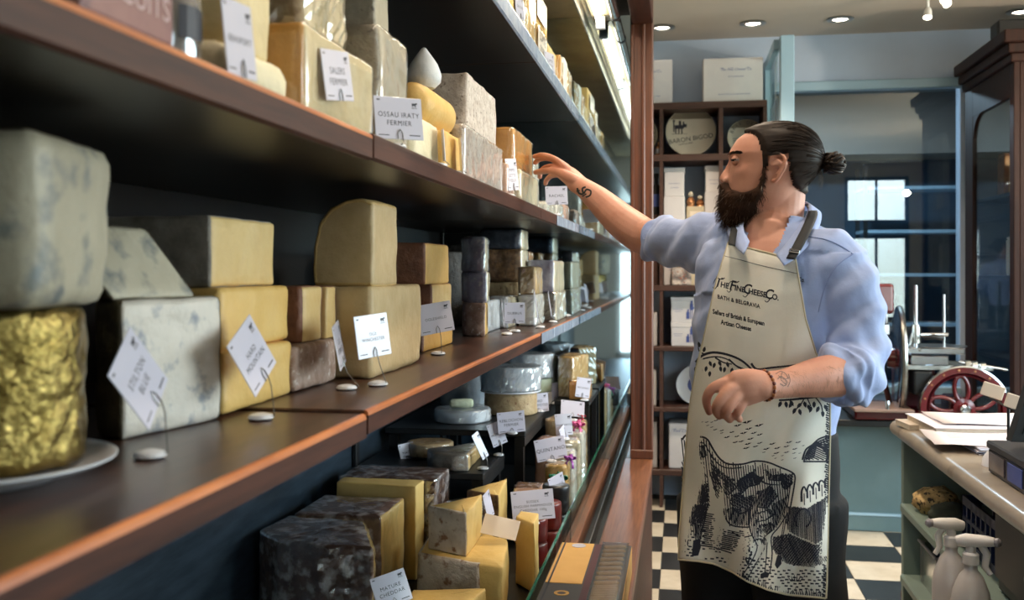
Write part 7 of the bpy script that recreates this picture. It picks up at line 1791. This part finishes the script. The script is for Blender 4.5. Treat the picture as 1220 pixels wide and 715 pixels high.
# ---------------------------------------------------------------- trousers, shoes
bm = bmesh.new()
loft(bm, [[p for p in r] for r in torso_rings(505, 600, 8, 1.0, 40, .003)])
def leg(pts): add_tube(bm, [tuple(p[:3]) for p in catmull(pts, 5)], [(p[3], p[4]) for p in catmull(pts, 5)], 24)
hipL, hipR = PY(950, 590, 2.245), PY(862, 590, 2.375)
LEGS = []
for hx, foot in ((hipL, (.335, 2.20)), (hipR, (.085, 2.44))):
    kx, ky = hx.x * .5 + foot[0] * .5, hx.y * .5 + foot[1] * .5 - .015
    leg([(hx.x, hx.y, hx.z, .105, .11), (hx.x, hx.y, .78, .100, .105), (kx, ky, .50, .078, .082), (foot[0], foot[1], .28, .070, .074), (foot[0], foot[1] + .01, .03, .066, .072)]); LEGS.append(foot)
tme = voxel(bm, .009, 4, .5)
newco = []
for p, nv in [(v.co.copy(), v.normal.copy()) for v in tme.vertices]: p += nv * (.006 * noise.noise(p * 9)); newco += [p.x, p.y, max(p.z, .012)]
tme.vertices.foreach_set('co', newco)
link_body('trousers', tme, 'trouser', man)
for k, (fx, fy) in enumerate(LEGS):
    d = Vector((-.75, -.66, 0)).normalized() if k == 0 else Vector((-.9, -.3, 0)).normalized(); sd = Vector((-d.y, d.x, 0)); bm = bmesh.new(); rings = []
    for t, w, h in ((-.085, .02, .05), (-.075, .033, .085), (-.03, .038, .095), (.02, .038, .088), (.07, .042, .066), (.12, .046, .052), (.165, .042, .042), (.19, .026, .03), (.197, .008, .016)):
        c_ = Vector((fx, fy, 0)) + d * t; rings.append([c_ + sd * w * math.cos(a) + HU * (.0006 + h * (.5 + .5 * math.sin(a))) for a in [2 * math.pi * q / 18 for q in range(18)]])
    loft(bm, rings); sh = bmobj('shoe', bm, M['leather'], man, True)
# ---------------------------------------------------------------- bracelet, tattoos, ring of beads
a, b = PY(922, 458, 1.985), PY(900, 460, 1.96); ax_ = (b - a).normalized(); x = ax_.orthogonal().normalized(); y = ax_.cross(x); c_ = PY(911, 459.3, 1.972)
M['beads'] = mat('dark_red_beads', (92, 34, 28), rough=.3, coat=.4); M['beads2'] = mat('ochre_beads', (170, 104, 60), rough=.3)
br = None
ring_pts = []
for k in range(24):
    d = x * math.cos(2 * math.pi * k / 24) + y * math.sin(2 * math.pi * k / 24); h = BODY.ray_cast(c_ + d * .08, -d); ring_pts.append((h[0] if h[0] else c_ + d * .028) + d * .0012)
br = tube_obj('bracelet', ring_pts, .0014, M['beads2'], man, 6, closed=True)
bme_ = None
for k, p in enumerate(ring_pts):
    q = ring_pts[(k + 1) % 24]; o = tube_obj('bead', [p.lerp(q, .08), p.lerp(q, .3), p.lerp(q, .7), p.lerp(q, .92)], [.0022, .0036, .0036, .0022], M['beads' if k % 2 else 'beads2'], br, 8)
M['tattoo'] = mat('tattoo_ink', (30, 34, 38), rough=.6); M['tattoo2'] = mat('faded_tattoo', (96, 82, 74), rough=.6)
def skin_draw(name, strokes, m, off=.0009):
    V = []; F = []
    for pts, w in strokes:
        P = catmull(pts, 4); n = len(P); b0 = len(V); ok = []
        for i, (u, v) in enumerate(P):
            a_, c2 = P[max(i - 1, 0)], P[min(i + 1, n - 1)]; dx, dy = c2[0] - a_[0], c2[1] - a_[1]; l = math.hypot(dx, dy) or 1
            h1, h2 = on(BODY, u - dy / l * w / 2, v + dx / l * w / 2, off), on(BODY, u + dy / l * w / 2, v - dx / l * w / 2, off); ok.append(h1 is not None and h2 is not None and (h1 - h2).length < .02); V += [h1 or Vector(), h2 or Vector()]
        for i in range(n - 1):
            if ok[i] and ok[i + 1]: q = b0 + 2 * i; F.append((q, q + 1, q + 3, q + 2))
    if F:
        o = pydata(name, V, F, M[m], man, True); o['kind'] = 'stuff'
skin_draw('black_tattoo', [([(688, 224), (690, 230), (695, 231), (694, 225), (698, 223)], 2.2), ([(696, 231), (699, 226), (704, 228), (703, 233), (698, 235)], 2.0), ([(687, 228), (691, 227)], 1.6), ([(694, 234), (699, 231)], 1.5)], 'tattoo')
skin_draw('grey_tattoo', [([(924, 446), (930, 443), (936, 446), (939, 452)], .8), ([(926, 452), (931, 449), (937, 455), (934, 460), (929, 457)], .9), ([(932, 444), (930, 452), (936, 458)], .8), ([(939, 446), (941, 454), (938, 461)], .8), ([(927, 448), (934, 452), (940, 450)], .7)], 'tattoo2')
STR = []
for k in range(260):       # fine hairs on the bare forearms
    if random.random() < .6: t = random.random(); u, v = 928 + 75 * t, 457 - 9 * t + random.uniform(-14, 16)
    else: t = random.random(); u, v = 705 + 62 * t, 232 + 48 * t + random.uniform(-12, 12)
    h, n_ = cast(u, v, BODY)
    if h is None or h.y > 2.9: continue
    d = (Vector((.15 if u > 850 else .3, .05, -1)) + Vector((random.uniform(-.4, .4),) * 3)); d = (d - n_ * d.dot(n_)).normalized(); STR.append(([h, h + d * .005 + n_ * .0012, h + d * .010 + n_ * .001], .00016))
strand_mesh('arm_hairs', STR, 'beardlight', body)
# ---------------------------------------------------------------- tidy up
bpy.data.objects.remove(_txo); bpy.data.scenes.remove(_tmp_scene)
